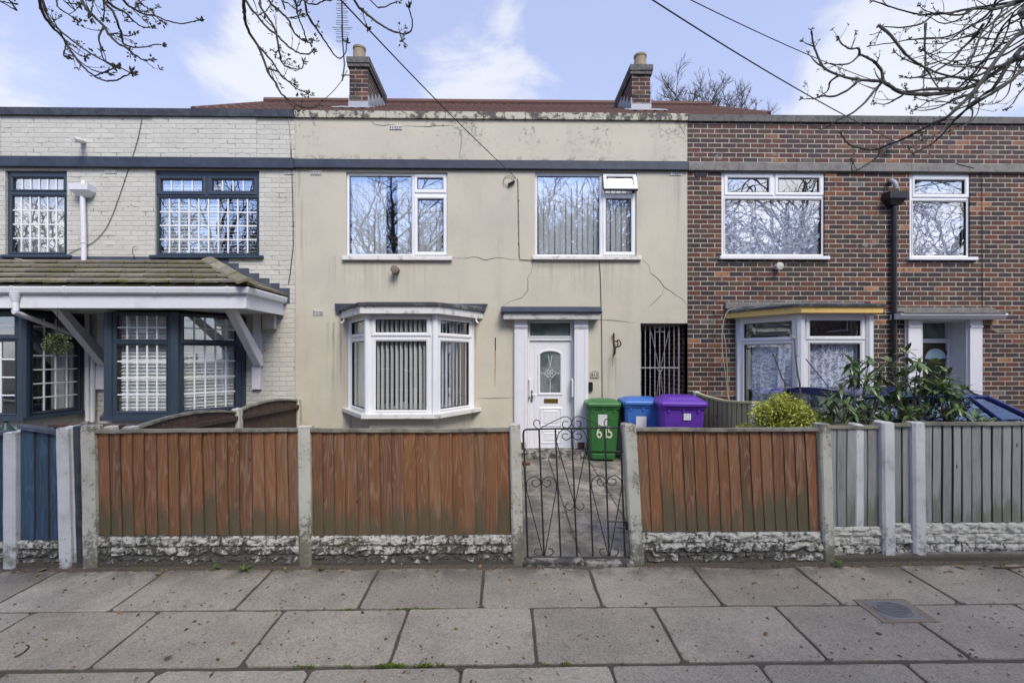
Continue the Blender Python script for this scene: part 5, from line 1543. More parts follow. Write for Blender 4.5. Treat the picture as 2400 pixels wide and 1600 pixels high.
# ================================================================== fences
def boards(mb, M, x0, x1, z0, ztop, y=0, pitch=.102, lap=.018, th=.021, jag=.012, gap=False, flip=False):
    mb.M = M; x = x0
    while x < x1 - .02:
        w = pitch * R.uniform(.92, 1.08); xe = min(x + w, x1)
        mb.t = (R.random(), R.random(), R.random())
        a, b = x - (0 if gap else lap * .4), xe - (.012 if gap else -lap * .6)
        if gap: yl, yr_ = y - th * R.uniform(.7, 1.2), y - th * R.uniform(.7, 1.2)
        else: yl, yr_ = y - th * R.uniform(.2, .35), y - th * R.uniform(1.05, 1.35)
        if flip: yl, yr_ = yr_, yl
        zb = z0 + R.uniform(-jag, jag * .4); tw = R.uniform(-.003, .003)
        za, zc2 = ztop(a), ztop(b)
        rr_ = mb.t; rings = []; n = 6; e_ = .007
        ym = lambda u: yl + (yr_ - yl) * u
        for k in range(n):
            t = k / (n - 1); wv = .0035 * math.sin(t * 5 + x * 9) * R.uniform(.2, 1)
            zl, zr = zb + (za - zb) * t, zb + (zc2 - zb) * t
            rings.append([(a + wv, yl + tw * t, zl), (a + e_ + wv, ym(.1), zl), (b - e_ + wv, ym(.9), zr), (b + wv, yr_ - tw * t + .002, zr), (b + wv, y + .004, zr), (a + wv, y + .004, zl)])
        o_ = len(mb.v); mb.loft(rings)
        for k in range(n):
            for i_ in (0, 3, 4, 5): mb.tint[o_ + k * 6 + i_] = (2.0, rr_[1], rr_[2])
        x = xe
    mb.t = None; mb.M = None


def rockboard(mb, M, x0, x1, z0, z1, y=0, seed=0):
    """a concrete gravel board cast as two courses of rough stone"""
    mb.M = M; rr = random.Random(seed)
    st = .0125; nx = max(4, int((x1 - x0) / st)); nz = max(4, int((z1 - z0) / st))
    rows = [z0 - .02, z0 + (z1 - z0) * .14, z0 + (z1 - z0) * .42, z0 + (z1 - z0) * .70, z1 + .001]
    cells = []
    for k in range(4):
        xs = [x0 - rr.uniform(0, .2)]
        while xs[-1] < x1: xs.append(xs[-1] + rr.uniform(.10, .30))
        cells.append((xs, [rr.uniform(.5, 1) for _ in xs], [rr.uniform(-.5, .5) for _ in xs]))
    vs, ts = [], []
    for j in range(nz + 1):
        z = z0 + (z1 - z0) * j / nz
        k = 0 if z < rows[1] else 1 if z < rows[2] else 2 if z < rows[3] else 3
        for i in range(nx + 1):
            x = x0 + (x1 - x0) * i / nx
            wz = .012 * mn.noise((x * 7, seed, 3)); wx = .015 * mn.noise((z * 20, seed, x))
            xs, am, sl = cells[k]; c = 0
            while c < len(xs) - 2 and xs[c + 1] < x + wx: c += 1
            dx = min(x + wx - xs[c], xs[c + 1] - x - wx); dz = min(z + wz - rows[k], rows[k + 1] - z - wz)
            e = max(0, min(dx, dz)); s = min(1, e / .014); s = s * s * (3 - 2 * s)
            u = (z - (rows[k] + rows[k + 1]) / 2) / (rows[k + 1] - rows[k])
            nf = mn.fractal(Vector((x * 16, seed * 3.1, z * 24)), 1.0, 2.0, 4)
            h = s * (.006 + .012 * am[c] * (1 - .9 * u * u) + .016 * sl[c] * u + .016 * nf) + .006 * nf + .006
            vs.append((x, y - h, z)); ts.append(max(0, min(1, h / .034)))
    o = len(mb.v)
    fs = [(j * (nx + 1) + i, j * (nx + 1) + i + 1, (j + 1) * (nx + 1) + i + 1, (j + 1) * (nx + 1) + i) for j in range(nz) for i in range(nx)]
    mb.add(vs, fs)
    for i, t in enumerate(ts): mb.tint[o + i] = (t, t, t)
    mb.used = True
    mb.box(x0, x1, y + .002, y + .045, z0, z1 - .004); mb.M = None


def post_mb(x, y, z0, z1, w=.105, d=.11, lean=0.0, b=.014, rough=.004):
    mb = MB(); rings = []; n = 9
    for k in range(n + 1):
        t = k / n; z = z0 + (z1 - z0) * t; cx = x + lean * t; q = lambda: R.uniform(-rough, rough) * .5
        s = 1 if k < n else .96
        a, c = w / 2 * s, d * s
        rings.append([(cx - a + b + q(), y + q(), z), (cx + a - b + q(), y + q(), z), (cx + a + q(), y + b, z), (cx + a, y + c, z), (cx - a, y + c, z), (cx - a + q(), y + b, z)])
    top = [(p[0] + (x + lean - p[0]) * .35, p[1] + .02, p[2] + R.uniform(.0, .014)) for p in rings[-1]]
    mb.loft(rings + [top]); return mb


def cap_rail(mb, M, x0, x1, zt, y0=-.04, y1=.02, h=.026, n=10):
    mb.M = M; rings = []
    for k in range(n + 1):
        x = x0 + (x1 - x0) * k / n; z = zt(x) + R.uniform(-.003, .003)
        rings.append([(x, y0 + R.uniform(-.003, .003), z), (x, y1, z), (x, y1, z + h), (x, y0 + .004, z + h * .92)])
    mb.loft(rings); mb.M = None


def bx(px): return PX(px, FY)
ZT = 1.209
PZP = 1.165                                # underside of the cap rail
posts = [(bx(208), bx(201)), (bx(714), bx(710)), (bx(1215), bx(1207)), (bx(1497), bx(1476)), (bx(1947), bx(1936))]
FE1 = thing('fence', 'weathered orange wooden panel fence left of the gate between cream concrete posts', 'fence', ((posts[0][0] + posts[2][0]) / 2, FY, 0))
FE2 = thing('fence', 'single orange wooden panel fence right of the gate between cream concrete posts', 'fence', ((posts[3][0] + posts[4][0]) / 2, FY, 0))
MF = Matrix.Translation((0, FY + .055, 0))
for i, (xb, xt) in enumerate(posts):
    f = FE1 if i < 3 else FE2
    post_mb(xb, FY, -.05, ZT + (.01, 0, .012, .012, .015)[i], lean=xt - xb, w=(.118, .108, .10, .115, .10)[i]).build('post', MA['post'], f)
for (i, j, f, g1, g2) in ((0, 1, FE1, .265, .285), (1, 2, FE1, .262, .285), (3, 4, FE2, .27, .292)):
    xa = max(posts[i][0], posts[i][1]) + .04; xb = min(posts[j]) - .03
    sh = (posts[i][1] - posts[i][0] + posts[j][1] - posts[j][0]) / 2
    # panels lean with their posts
    ML = MF @ Matrix(((1, 0, sh / 1.2, 0), (0, 1, 0, 0), (0, 0, 1, 0), (0, 0, 0, 1)))
    xa2, xb2 = posts[i][0] + .045, posts[j][0] - .045
    sag = lambda x: PZP + .004 * math.sin(x * 2.2)
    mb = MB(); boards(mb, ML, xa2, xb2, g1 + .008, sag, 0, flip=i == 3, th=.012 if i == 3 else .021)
    mb.M = ML
    for z in (.42, .72, 1.05): mb.t = (.5, .3, z); mb.box(xa2, xb2, .006, .045, z, z + .045)
    mb.M = None
    pnl = mb.build('panel', MA['wood_orange'], f)
    mb = MB(); cap_rail(mb, ML, xa2 - .01, xb2 + .02, sag); mb.build('cap_rail', MA['capwood'], f)
    mb = MB(); rockboard(mb, MF, xa2 - .01, xb2 + .01, -.03, g1, -.012, seed=i + 3); mb.build('gravel_board', MA['rock'], f)
# second, rear edge of the corner posts (the return post of the side fence)
post_mb(bx(222), FY + .13, 0, ZT - .02, w=.10, d=.09, lean=-.02).build('post', MA['post'], FE1)

# grey fence of the brick house
FG = thing('fence', 'silver grey weathered board fence with pale concrete posts in front of the brick house', 'fence', (bx(2300), FY + .08, 0))
YG = FY + .06
gp = [PX(2088, YG), PX(2160, YG)]
for x in gp: post_mb(x, YG, -.02, ZT + .015, w=.118, d=.11, lean=-.012, b=.018, rough=.002).build('post', MA['post_white'], FG)
MG = Matrix.Translation((0, YG + .07, 0))
segs = [(posts[4][0] + .05, gp[0] - .055, 1.17, .30, False), (gp[0] + .05, gp[1] - .05, 1.19, .33, True), (gp[1] + .05, PX(2560, YG), 1.20, .33, True), (PX(2572, YG) + .05, 8.2, 1.2, .33, True)]
for k, (xa, xb, zt0, zb0, gp_) in enumerate(segs):
    f = lambda x, z=zt0: z
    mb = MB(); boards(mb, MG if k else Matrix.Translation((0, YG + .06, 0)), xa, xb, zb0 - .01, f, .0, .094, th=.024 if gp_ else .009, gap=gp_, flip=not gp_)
    if gp_:
        mb.t = (.9, .5, .5); mb.M = MG; mb.box(xa, xb, .006, .03, zb0, zt0 - .01); mb.M = None
    mb.build('panel', MA['wood_grey'], FG)
    mb = MB(); cap_rail(mb, MG, xa - .01, xb + .01, f, -.045 if k else -.035, .03, .024); mb.build('cap_rail', MA['capwood'], FG)
    mb = MB(); rockboard(mb, Matrix.Translation((0, YG + .055, 0)), xa - .01, xb + .01, -.01, zb0 - .012, -.0, seed=20 + k); mb.build('gravel_board', MA['rock'], FG)
post_mb(PX(2566, YG), YG, -.02, ZT + .015, w=.118).build('post', MA['post_white'], FG)
for px in (2040, 2062): post_mb(PX(px, 4.4), 4.4, 0, PZ(988, 4.4), w=.085, d=.09).build('post', MA['post'], FG)

# blue fence of the white house
FB = thing('fence', 'narrow dark blue board fence between white posts at the left edge', 'fence', (bx(87), FY, 0))
x0p, x1p = bx(18), bx(150)
YB = FY
post_mb(x0p, YB, -.05, PZ(1012, YB), w=.105, lean=0, d=.10).build('post', MA['post_white'], FB)
post_mb(x1p, YB, -.05, ZT - .01, w=.105, lean=-.03, d=.11).build('post', MA['post_white'], FB)
post_mb(bx(165), YB + .04, -.05, ZT + .0, w=.06, lean=-.03, d=.09).build('post', MA['post_white'], FB)
mb = post_mb(bx(181), YB + .02, -.05, ZT + .005, w=.065, lean=-.035, d=.12); mb.build('post', MA['coping_blue'], FB)
MBm = Matrix.Translation((0, YB + .06, 0))
for k, (xa, xb) in enumerate(((x0p + .06, x1p - .055), (bx(-380), x0p - .05))):
    f = lambda x, a=xa, b=xb: PZ(1003, YB) - .055 * (x - a) / (b - a)
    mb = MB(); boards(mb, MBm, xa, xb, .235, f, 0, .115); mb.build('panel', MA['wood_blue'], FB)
    mb = MB(); cap_rail(mb, MBm, xa, xb, f, -.045, .03, .03, 6); mb.build('cap_rail', MA['blueslate'], FB)
    mb = MB(); rockboard(mb, MBm, xa - .01, xb + .01, -.03, .235, -.01, seed=40 + k); mb.build('gravel_board', MA['rock'], FB)

# brown arched side fence between the white and the cream house
FS = thing('fence', 'dark brown arch topped side fence between the white house and the cream house', 'fence', (-3.4, 5.7, yz(5.7)))
sp = [(-3.556, 4.525), (-3.357, 5.957), (-3.19, 7.31)]
for k, (a, b) in enumerate(zip(sp, sp[1:])):
    M, w = seg_matrix(a, b)
    f = lambda x, w=w, k=k: 1.12 + .075 * (1 - ((x - w / 2) / (w / 2)) ** 2) + (.0 if k else -.01)
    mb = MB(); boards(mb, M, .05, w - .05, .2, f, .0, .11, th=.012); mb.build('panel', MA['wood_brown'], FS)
    mb = MB(); cap_rail(mb, M, .04, w - .04, f, -.03, .03, .025, 14); mb.build('cap_rail', MA['capwood'], FS)
    mb = MB(); mb.M = M; mb.t = (.9, .2, .6)
    for z in (1.03, .66): mb.box(.04, w - .04, -.05, -.014, z, z + .05)
    mb.M = None; mb.build('rail', MA['wood_brown'], FS)
    mb = MB(); rockboard(mb, M, .04, w - .04, 0, .25, 0, seed=60 + k); mb.build('gravel_board', MA['rock'], FS)
for k, (x, y) in enumerate(sp): post_mb(x, y - .05, 0, (1.15, 1.16, 1.17)[k], w=.10, d=.10 if k < 2 else .05).build('post', MA['post'], FS)
M, w = seg_matrix((-4.28, 4.55), (-3.62, 4.50)); mb = MB(); f = lambda x: 1.15
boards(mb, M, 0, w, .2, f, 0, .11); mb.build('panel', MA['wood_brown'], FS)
mb = MB(); cap_rail(mb, M, -.02, w + .02, f, -.05, .03, .03); mb.build('cap_rail', MA['wood_brown'], FS)

# greenish side fence next to the brick house
FR = thing('fence', 'algae stained greenish side fence between the bins and the brick house', 'fence', (3.1, 5.7, yz(5.7)))
rp = [(2.99, 7.28), (3.10, 5.75), (3.21, 4.24)]
for k, (a, b) in enumerate(zip(rp, rp[1:])):
    M, w = seg_matrix(a, b)
    Mi = M @ Matrix.Rotation(math.pi, 4, 'Z') @ Matrix.Translation((-w, 0, 0))
    f = lambda x, w=w, k=k: (1.245 if k == 0 else 1.17) - .05 * (1 - ((x - w / 2) / (w / 2)) ** 2) * (1 if k == 0 else .4)
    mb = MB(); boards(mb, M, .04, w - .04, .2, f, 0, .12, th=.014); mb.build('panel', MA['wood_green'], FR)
    mb = MB(); cap_rail(mb, M, .03, w - .03, f, -.035, .03, .03, 12); mb.build('cap_rail', MA['wood_green'], FR)
    mb = MB(); mb.M = M; mb.box(.03, w - .03, -.01, .04, 0, .21); mb.M = None; mb.build('gravel_board', MA['concrete'], FR)
for k, (x, y) in enumerate(rp): post_mb(x, y - .05 if k else y - .06, 0, (1.27, 1.22, 1.2)[k], w=.09, d=.09).build('post', MA['post_white'], FR)

# lantern behind the blue fence
q = P(14, 1010, 4.35)
ln = thing('garden_lantern', 'dark green lantern top showing above the blue fence at the left edge', 'lantern', (q.x, q.y, 0))
lm = worn('lantern_green', (.02, .05, .045), .4, .3)
def lathe(cx, cy, prof, n=14):
    return [[(cx + r_ * math.cos(6.283 * i / n), cy + r_ * math.sin(6.283 * i / n), z) for i in range(n)] for r_, z in prof]
mb = MB(); mb.loft(lathe(q.x, q.y, [(.01, q.z + .105), (.022, q.z + .095), (.012, q.z + .08), (.026, q.z + .065), (.03, q.z + .05), (.07, q.z + .0), (.085, q.z - .02), (.08, q.z - .03)])); mb.build('cap', lm, ln, smooth=True)
mb = MB(); mb.loft(lathe(q.x, q.y, [(.055, q.z - .2), (.07, q.z - .031)], 6)); mb.build('glass_body', MA['glass_obs'], ln)
mb = MB(); mb.loft(lathe(q.x, q.y, [(.06, .05), (.03, .12), (.025, q.z - .24), (.06, q.z - .201)])); mb.build('lamp_post', lm, ln, smooth=True)

# ================================================================== wrought iron gate
YGt = FY + .055
def gp_(x, y): return P(1140 + x / 3.733, 940 + y / 3.733, YGt)
GT = thing('garden_gate', 'black wrought iron garden gate with scrolls at the entrance of the path', 'gate', (PX(1327, YGt), YGt, .06))
def gtube(mb, pts, r, sm=0, seg=6, dy=0):
    q = [gp_(*p) + Vector((0, dy, 0)) for p in pts]
    mb.tube(smooth_pts(q, sm) if sm else q, r, seg)
mb = MB()
gtube(mb, [(362, 1362), (350, 1000), (335, 560), (322, 290), (328, 258), (350, 246), (748, 238), (1150, 230), (1168, 243), (1176, 300), (1192, 800), (1212, 1362)], .0085, 0)
gtube(mb, [(355, 1361), (1216, 1361)], .009); mb.build('gate_frame', MA['iron'], GT)
mb = MB()
for a, b in (((460, 246), (505, 1358)), ((603, 242), (650, 1358)), ((745, 240), (792, 1358)), ((888, 236), (932, 1358)), ((1035, 234), (1073, 1358))): gtube(mb, [a, b], .0075)
mb.build('bars', MA['iron'], GT)
mb = MB(); s_r = .0042
def mir(pts, c): return [(2 * c - x, y) for x, y in pts]
S1 = [(350, 780), (355, 700), (410, 658), (460, 680), (472, 720), (435, 748), (400, 725), (405, 694), (432, 690)]
for dx, dy in ((0, 0), (571, -10)):
    p = [(x + dx, y + dy) for x, y in S1]
    gtube(mb, p, s_r, 5); gtube(mb, mir(p, 481 + dx), s_r, 5)
    b_ = 20 if dx == 0 else 20
    gtube(mb, [(350 + dx, 770 + dy), (496 + dx, 1345)], s_r); gtube(mb, [(612 + dx, 770 + dy), (510 + dx, 1345)], s_r)
    q = [(500 + dx, 1330), (478 + dx, 1350), (442 + dx, 1347), (420 + dx, 1316), (432 + dx, 1290), (462 + dx, 1290)]
    gtube(mb, q, s_r, 5); gtube(mb, mir(q, 502 + dx), s_r, 5)
C1 = [(611, 345), (640, 270), (690, 245), (735, 270), (740, 310), (700, 338), (665, 315), (675, 285), (712, 286)]
gtube(mb, C1, s_r, 5); gtube(mb, mir(C1, 748), s_r, 5)
gtube(mb, [(611, 345), (768, 885)], s_r); gtube(mb, [(884, 345), (778, 885)], s_r)
C2 = [(769, 890), (762, 925), (732, 952), (702, 938), (692, 910), (716, 888)]
gtube(mb, C2, s_r, 5); gtube(mb, mir(C2, 773), s_r, 5)
T1 = [(470, 236), (600, 170), (685, 135), (735, 155), (746, 195), (715, 232), (678, 228), (664, 203), (678, 177), (712, 178)]
gtube(mb, T1, s_r, 5); gtube(mb, [(1022, 228), (890, 160), (805, 132), (760, 155), (747, 195), (775, 232), (812, 228), (826, 200), (812, 174), (782, 176)], s_r, 5)
gtube(mb, [(445, 238), (416, 210), (418, 175), (445, 163), (468, 180), (464, 202)], s_r, 5); gtube(mb, [(1045, 228), (1030, 190), (1045, 158), (1070, 158), (1082, 174)], s_r, 5)
mb.build('scrollwork', MA['iron'], GT)
mb = MB(); gtube(mb, [(1062, 1052), (1196, 1050)], .007); gtube(mb, [(1148, 1102), (1235, 1104)], .010); gtube(mb, [(1222, 1050), (1232, 1118)], .014); mb.build('latch', MA['iron'], GT); mb = MB(); gtube(mb, [(1110, 437), (1215, 440)], .006); mb.build('latch', MA['iron'], GT)
mb = MB(); gtube(mb, [(308, 545), (382, 548)], .014); gtube(mb, [(330, 530), (333, 572)], .014); gtube(mb, [(352, 1020), (356, 1034)], .013); mb.build('hinge', MA['rust'], GT)
mb = MB(); a, b = posts[2][0] + .04, posts[3][0] - .045
mb.cbox(a, a + (b - a) * .55, FY - .02, FY + .16, -.04, .052, .012); mb.cbox(a + (b - a) * .555, b, FY - .03, FY + .16, -.04, .044, .012)
single(mb, 'gate_step', MA['concrete'], 'cracked grey concrete step under the black iron gate', 'step', ((a + b) / 2, FY + .05, 0))

# ================================================================== wheelie bins
def wheelie(label, m, cx, cy, rz, w, d, h, lid_over=.03, bulge=.05):
    z0 = yz(cy)
    t = thing('wheelie_bin', label, 'wheelie bin', (cx, cy, z0), 'wheelie bins by the passage')
    T = Matrix.Translation((cx, cy, z0)) @ Matrix.Rotation(rad(rz), 4, 'Z')
    def ringz(z, sx, sy, yo=0, c=.035):
        a, b = w / 2 * sx, d / 2 * sy
        return [(-a + c, -b + yo, z), (a - c, -b + yo, z), (a, -b + c + yo, z), (a, b - c + yo, z), (a - c, b + yo, z), (-a + c, b + yo, z), (-a, b - c + yo, z), (-a, -b + c + yo, z)]
    mb = MB(T)
    mb.loft([ringz(.03, .74, .66, .05), ringz(.10, .78, .70, .045), ringz(.11, .74, .66, .045), ringz(.13, .74, .66, .045), ringz(.16, .80, .74, .03), ringz(h * .72, .90, .92, .0), ringz(h - .10, .93, .97), ringz(h - .09, 1.0, 1.03), ringz(h - .055, 1.02, 1.05), ringz(h - .05, 1.0, 1.02)])
    # front ribs and grip under the rim
    for sx in (-.32, 0, .32): mb.box(w * sx - .012, w * sx + .012, -d / 2 * 1.02, -d / 2 * .90, h - .135, h - .095)
    body = mb.build('body', m, t)
    mb = MB(T)
    k = .04
    rings = [ringz(h - .05, 1.06, 1.07, -.012, k), ringz(h - .02, 1.07, 1.08, -.012, k), ringz(h, 1.04, 1.04, -.008, k), ringz(h + bulge * .55, .84, .86, 0, .06), ringz(h + bulge * .8, .76, .80, 0, .06), ringz(h + bulge, .62, .66, .02, .06)]
    mb.loft(rings)
    mb.box(-w * .36, w * .36, -d / 2 * 1.13, -d / 2 * 1.04, h - .05, h - .035)
    mb.build('lid', m, t)
    mb = MB(T); mb.tube([(-w * .47, d / 2 + .05, h - .06), (w * .47, d / 2 + .05, h - .06)], .014, 8)
    for s in (-1, 1): mb.box(s * w * .46 - .02, s * w * .46 + .02, d / 2 - .03, d / 2 + .06, h - .09, h - .03)
    mb.build('handle', m, t)
    for s in (-1, 1):
        mb = MB(T); c = Vector((s * w * .40, d / 2 * .80, .09)); n = 16
        mb.loft([[c + Vector((q, r_ * math.cos(6.283 * i / n), r_ * math.sin(6.283 * i / n))) for i in range(n)] for q, r_ in ((-.025, .05), (-.025, .09), (.025, .09), (.025, .05))]); mb.build('wheel', MA['tyre'], t)
    mb = MB(T); mb.tube([(-w * .4, d / 2 * .8, .09), (w * .4, d / 2 * .8, .09)], .012, 6); mb.build('axle', MA['black'], t)
    return t, T


cx = P(1414, 1000, 6.85).x
GB, T = wheelie('green wheelie bin with pale number 615 beside the white front door', MA['bin_green'], cx + .035, 7.10, -7, .485, .50, .88, bulge=.035)
zf = yz(7.10)
yf_ = -.50 / 2 * .925
def on_front(px, py):       # local point on the bin front
    p = P(px, py, 6.86); return p.x - (cx + .005), p.z - zf
x0_, z1_ = on_front(1402, 971); x1_, z0_ = on_front(1423, 998.5)
tilt = Matrix.Rotation(math.atan2(.075, .474), 4, 'X')
def fy(z): return -.25 * (.74 + (.97 - .74) * max(0, (z - .16)) / (.88 - .26)) + .03 * (1 - min(1, (z - .16) / .474)) - .004
mb = MB(T); mb.quad((x0_, fy(z0_) - .001, z0_), (x1_, fy(z0_) - .001, z0_), (x1_, fy(z1_) - .001, z1_), (x0_, fy(z1_) - .001, z1_)); mb.build('sticker', MA['paper'], GB)
for ch, pxc_ in (('6', 1405), ('1', 1420.5), ('5', 1429.5)):
    x_, z_ = on_front(pxc_, 1015)
    text_mb(ch, .25, .0012, T @ Matrix.Translation((x_, fy(z_) - .008, z_)) @ tilt, .72, .0022).build('number', MA['digit'], GB)
BB, T = wheelie('blue wheelie bin between the green bin and the purple bin', MA['bin_blue'], PX(1500, 7.0), 7.02, -5, .55, .52, .92, bulge=.04)
p = P(1500, 985, 6.75)
mb = MB(T); mb.quad((-.10, -.52 / 2 * .93 - .003, .52), (.05, -.52 / 2 * .93 - .003, .52), (.05, -.52 / 2 * .955 - .003, .70), (-.10, -.52 / 2 * .955 - .003, .70)); mb.build('sticker', MA['paper'], BB)
PB, T = wheelie('purple wheelie bin standing at the greenish side fence', MA['bin_purple'], PX(1592, 6.55), 6.58, -8, .60, .62, .98, bulge=.07)
mb = MB(T); mb.quad((.0, -.31 * .965 - .004, .74), (.095, -.31 * .965 - .004, .74), (.095, -.31 * .98 - .004, .83), (.0, -.31 * .98 - .004, .83)); mb.build('sticker', MA['paper'], PB)
# ================================================================== cars
def make_car(label, paint, loc, rz, group=None):
    c = thing('parked_car', label, 'car', loc, group)
    T = Matrix.Translation(loc) @ Matrix.Rotation(rz, 4, 'Z')
    L, Wd = 3.85, 1.62                     # along local x (front at +x), y from -W/2 to W/2
    def sec(x, zb, zt, hw, cr):            # one body section across the car
        return [(x, -hw + .05, zb), (x, -hw, zb + .12), (x, -hw - .02, (zb + zt) / 2), (x, -hw + .03, zt - .05), (x, -hw + .12, zt + cr * .4), (x, 0, zt + cr), (x, hw - .12, zt + cr * .4), (x, hw - .03, zt - .05), (x, hw + .02, (zb + zt) / 2), (x, hw, zb + .12), (x, hw - .05, zb)]
    mb = MB(T)
    mb.loft([sec(x - L / 2, *q) for x, q in ((0, (.35, .62, .66, .02)), (.06, (.24, .80, .74, .03)), (.3, (.2, .88, .79, .02)), (1.0, (.19, .89, .81, .0)), (2.5, (.19, .88, .81, .0)), (2.9, (.19, .87, .80, .03)), (3.4, (.2, .80, .77, .04)), (3.75, (.23, .68, .70, .04)), (3.85, (.33, .55, .60, .02)))])
    body = mb.build('body', paint, c, smooth=True)
    zb, zr = .86, 1.29
    def gh(x, z, hw): return [(x, -hw, z), (x, hw, z)]
    b = [(-L / 2 + .10, .76), (-L / 2 + .95, .775), (-L / 2 + 1.9, .775), (-L / 2 + 2.48, .74)]
    t = [(-L / 2 + .34, .60), (-L / 2 + .95, .62), (-L / 2 + 1.5, .62), (-L / 2 + 1.72, .58)]
    mb = MB(T)
    rr = [[(x, -h_, zr), (x, -h_ * .6, zr + .05), (x, 0, zr + .065), (x, h_ * .6, zr + .05), (x, h_, zr), (x, h_ * .9, zr - .02), (x, -h_ * .9, zr - .02)] for x, h_ in ((t[0][0] - .03, t[0][1] + .01), (t[0][0] + .06, t[0][1] + .03), (t[1][0], t[1][1] + .025), (t[2][0], t[2][1] + .02), (t[3][0] + .03, t[3][1] + .01))]
    mb.loft(rr); mb.build('roof', paint, body, smooth=True)
    for s in (-1, 1):
        mb = MB(T)
        for k, r_ in ((0, .045), (1, .022), (2, .022), (3, .03)):
            a = Vector((b[k][0], s * b[k][1], zb)); e = Vector((t[k][0], s * t[k][1], zr)); m_ = a.lerp(e, .5) + Vector((0, s * .025, 0))
            mb.tube([a, m_, e], r_, 6)
        mb.tube([(t[0][0], s * t[0][1], zr), (t[1][0], s * t[1][1], zr + .01), (t[3][0], s * t[3][1], zr)], .026, 6); mb.build('pillar', paint, body, smooth=True)
    gm = MA['glass_car']
    for s in (-1, 1):
        for k in range(3):
            mb = MB(T)
            a0, a1 = Vector((b[k][0], s * b[k][1], zb)), Vector((b[k + 1][0], s * b[k + 1][1], zb)); e0, e1 = Vector((t[k][0], s * t[k][1], zr)), Vector((t[k + 1][0], s * t[k + 1][1], zr))
            o = Vector((0, s * .02, 0)); mb.quad(a0, a1, a1.lerp(e1, .5) + o, a0.lerp(e0, .5) + o); mb.quad(a0.lerp(e0, .5) + o, a1.lerp(e1, .5) + o, e1, e0)
            mb.build('side_window', gm, body)
    mb = MB(T); mb.quad((b[3][0], -b[3][1], zb), (b[3][0], b[3][1], zb), (t[3][0], t[3][1], zr), (t[3][0], -t[3][1], zr)); mb.build('windscreen', gm, body)
    mb = MB(T); mb.quad((b[0][0], b[0][1], zb), (b[0][0], -b[0][1], zb), (t[0][0], -t[0][1], zr), (t[0][0], t[0][1], zr)); mb.build('rear_window', gm, body)
    mb = MB(T); mb.box(-1.3, 1.0, -.6, .6, .25, .55)
    for x in (-.9, .25):
        for s in (-.35, .35): mb.cbox(x - .1, x + .08, s - .22, s + .22, .5, 1.05, .05)
    mb.build('seats', MA['gasket'], c)
    for x in (-1.22, 1.22):
        for s in (-1, 1):
            mb = MB(T); n = 20
            mb.loft([[(x + r_ * math.cos(6.283 * i / n), s * (Wd / 2 + q), .29 + r_ * math.sin(6.283 * i / n)) for i in range(n)] for q, r_ in ((-.18, .2), (-.18, .29), (.01, .29), (.01, .2))]); wh = mb.build('wheel', MA['tyre'], c)
            mb = MB(T); mb.loft([[(x + r_ * math.cos(6.283 * i / n), s * (Wd / 2 + q), .29 + r_ * math.sin(6.283 * i / n)) for i in range(n)] for q, r_ in ((-.02, .19), (.015, .19), (.02, .05))]); mb.build('rim', MA['chrome'], wh)
    mb = MB(T); mb.tube([(t[0][0] + .18, .1, zr + .06), (t[0][0] - .10, .1, zr + .40)], .006, 5); mb.build('antenna', MA['black'], body)
    for s in (-1, 1): mb = MB(T); mb.cbox(1.72, 1.86, s * .56 - .14, s * .56 + .14, .55, .68, .03); mb.build('headlight', MA['chrome'], body)
    for s in (-1, 1): mb = MB(T); mb.cbox(-1.90, -1.84, s * .66 - .08, s * .66 + .08, .60, .85, .02); mb.build('tail_light', mat('tail_light_red', color=(.25, .01, .01), rough=.2), body)
    return c


make_car('blue hatchback parked in front of the brick house behind the evergreen shrub', MA['carblue'], (3.35 + 1.93, 5.45, .10), 0)
make_car('dark car parked at the kerb across from the cream house', MA['cardark'], (-3.2, -3.4, -.40), math.pi)

# ================================================================== plants
def leaf(mb, base, d, up, L, w, curl=.2):
    d = d.normalized(); s = d.cross(up)
    if s.length < 1e-4: s = d.orthogonal()
    s.normalize(); n = s.cross(d)
    p1 = base + d * L * .35 + n * L * .02; p2 = base + d * L * .72 - n * L * curl * .25; tip = base + d * L - n * L * curl * .6
    f = n * w * .22
    mb.add([base, p1 + s * w + f, p2 + s * w * .8 + f, tip, p2 - s * w * .8 + f, p1 - s * w + f, p1, p2], [(0, 6, 1), (6, 7, 2, 1), (7, 3, 2), (0, 5, 6), (6, 5, 4, 7), (7, 4, 3)])


rh = thing('evergreen_shrub', 'tall dark green shrub with long glossy leaves behind the grey fence', 'shrub', (PX(2140, 4.42), 4.42, yz(4.42)))
stems = MB(); fol = MB(); rng = random.Random(5)
heads = [(1965, 905), (1990, 850), (2010, 930), (2040, 880), (2050, 925), (2085, 850), (2100, 905), (2120, 830), (2135, 960), (2150, 870), (2175, 900), (2190, 855), (2210, 920), (2225, 880), (2235, 950), (2260, 905), (2010, 970), (2075, 960), (1975, 950), (2180, 955), (2285, 985), (2320, 990), (2245, 930), (2060, 895), (2165, 930), (2110, 935), (2215, 975), (2030, 845), (1945, 925), (2140, 895), (2085, 985), (2195, 880), (2000, 890), (2065, 870), (2125, 870), (2160, 905), (2230, 905), (2250, 960), (2145, 845), (2200, 905), (2030, 955), (2095, 935), (1985, 985), (2150, 990), (2300, 1000), (1955, 960)]
roots = [(2035, 1010), (2130, 1005), (2225, 1010), (1985, 1008)]
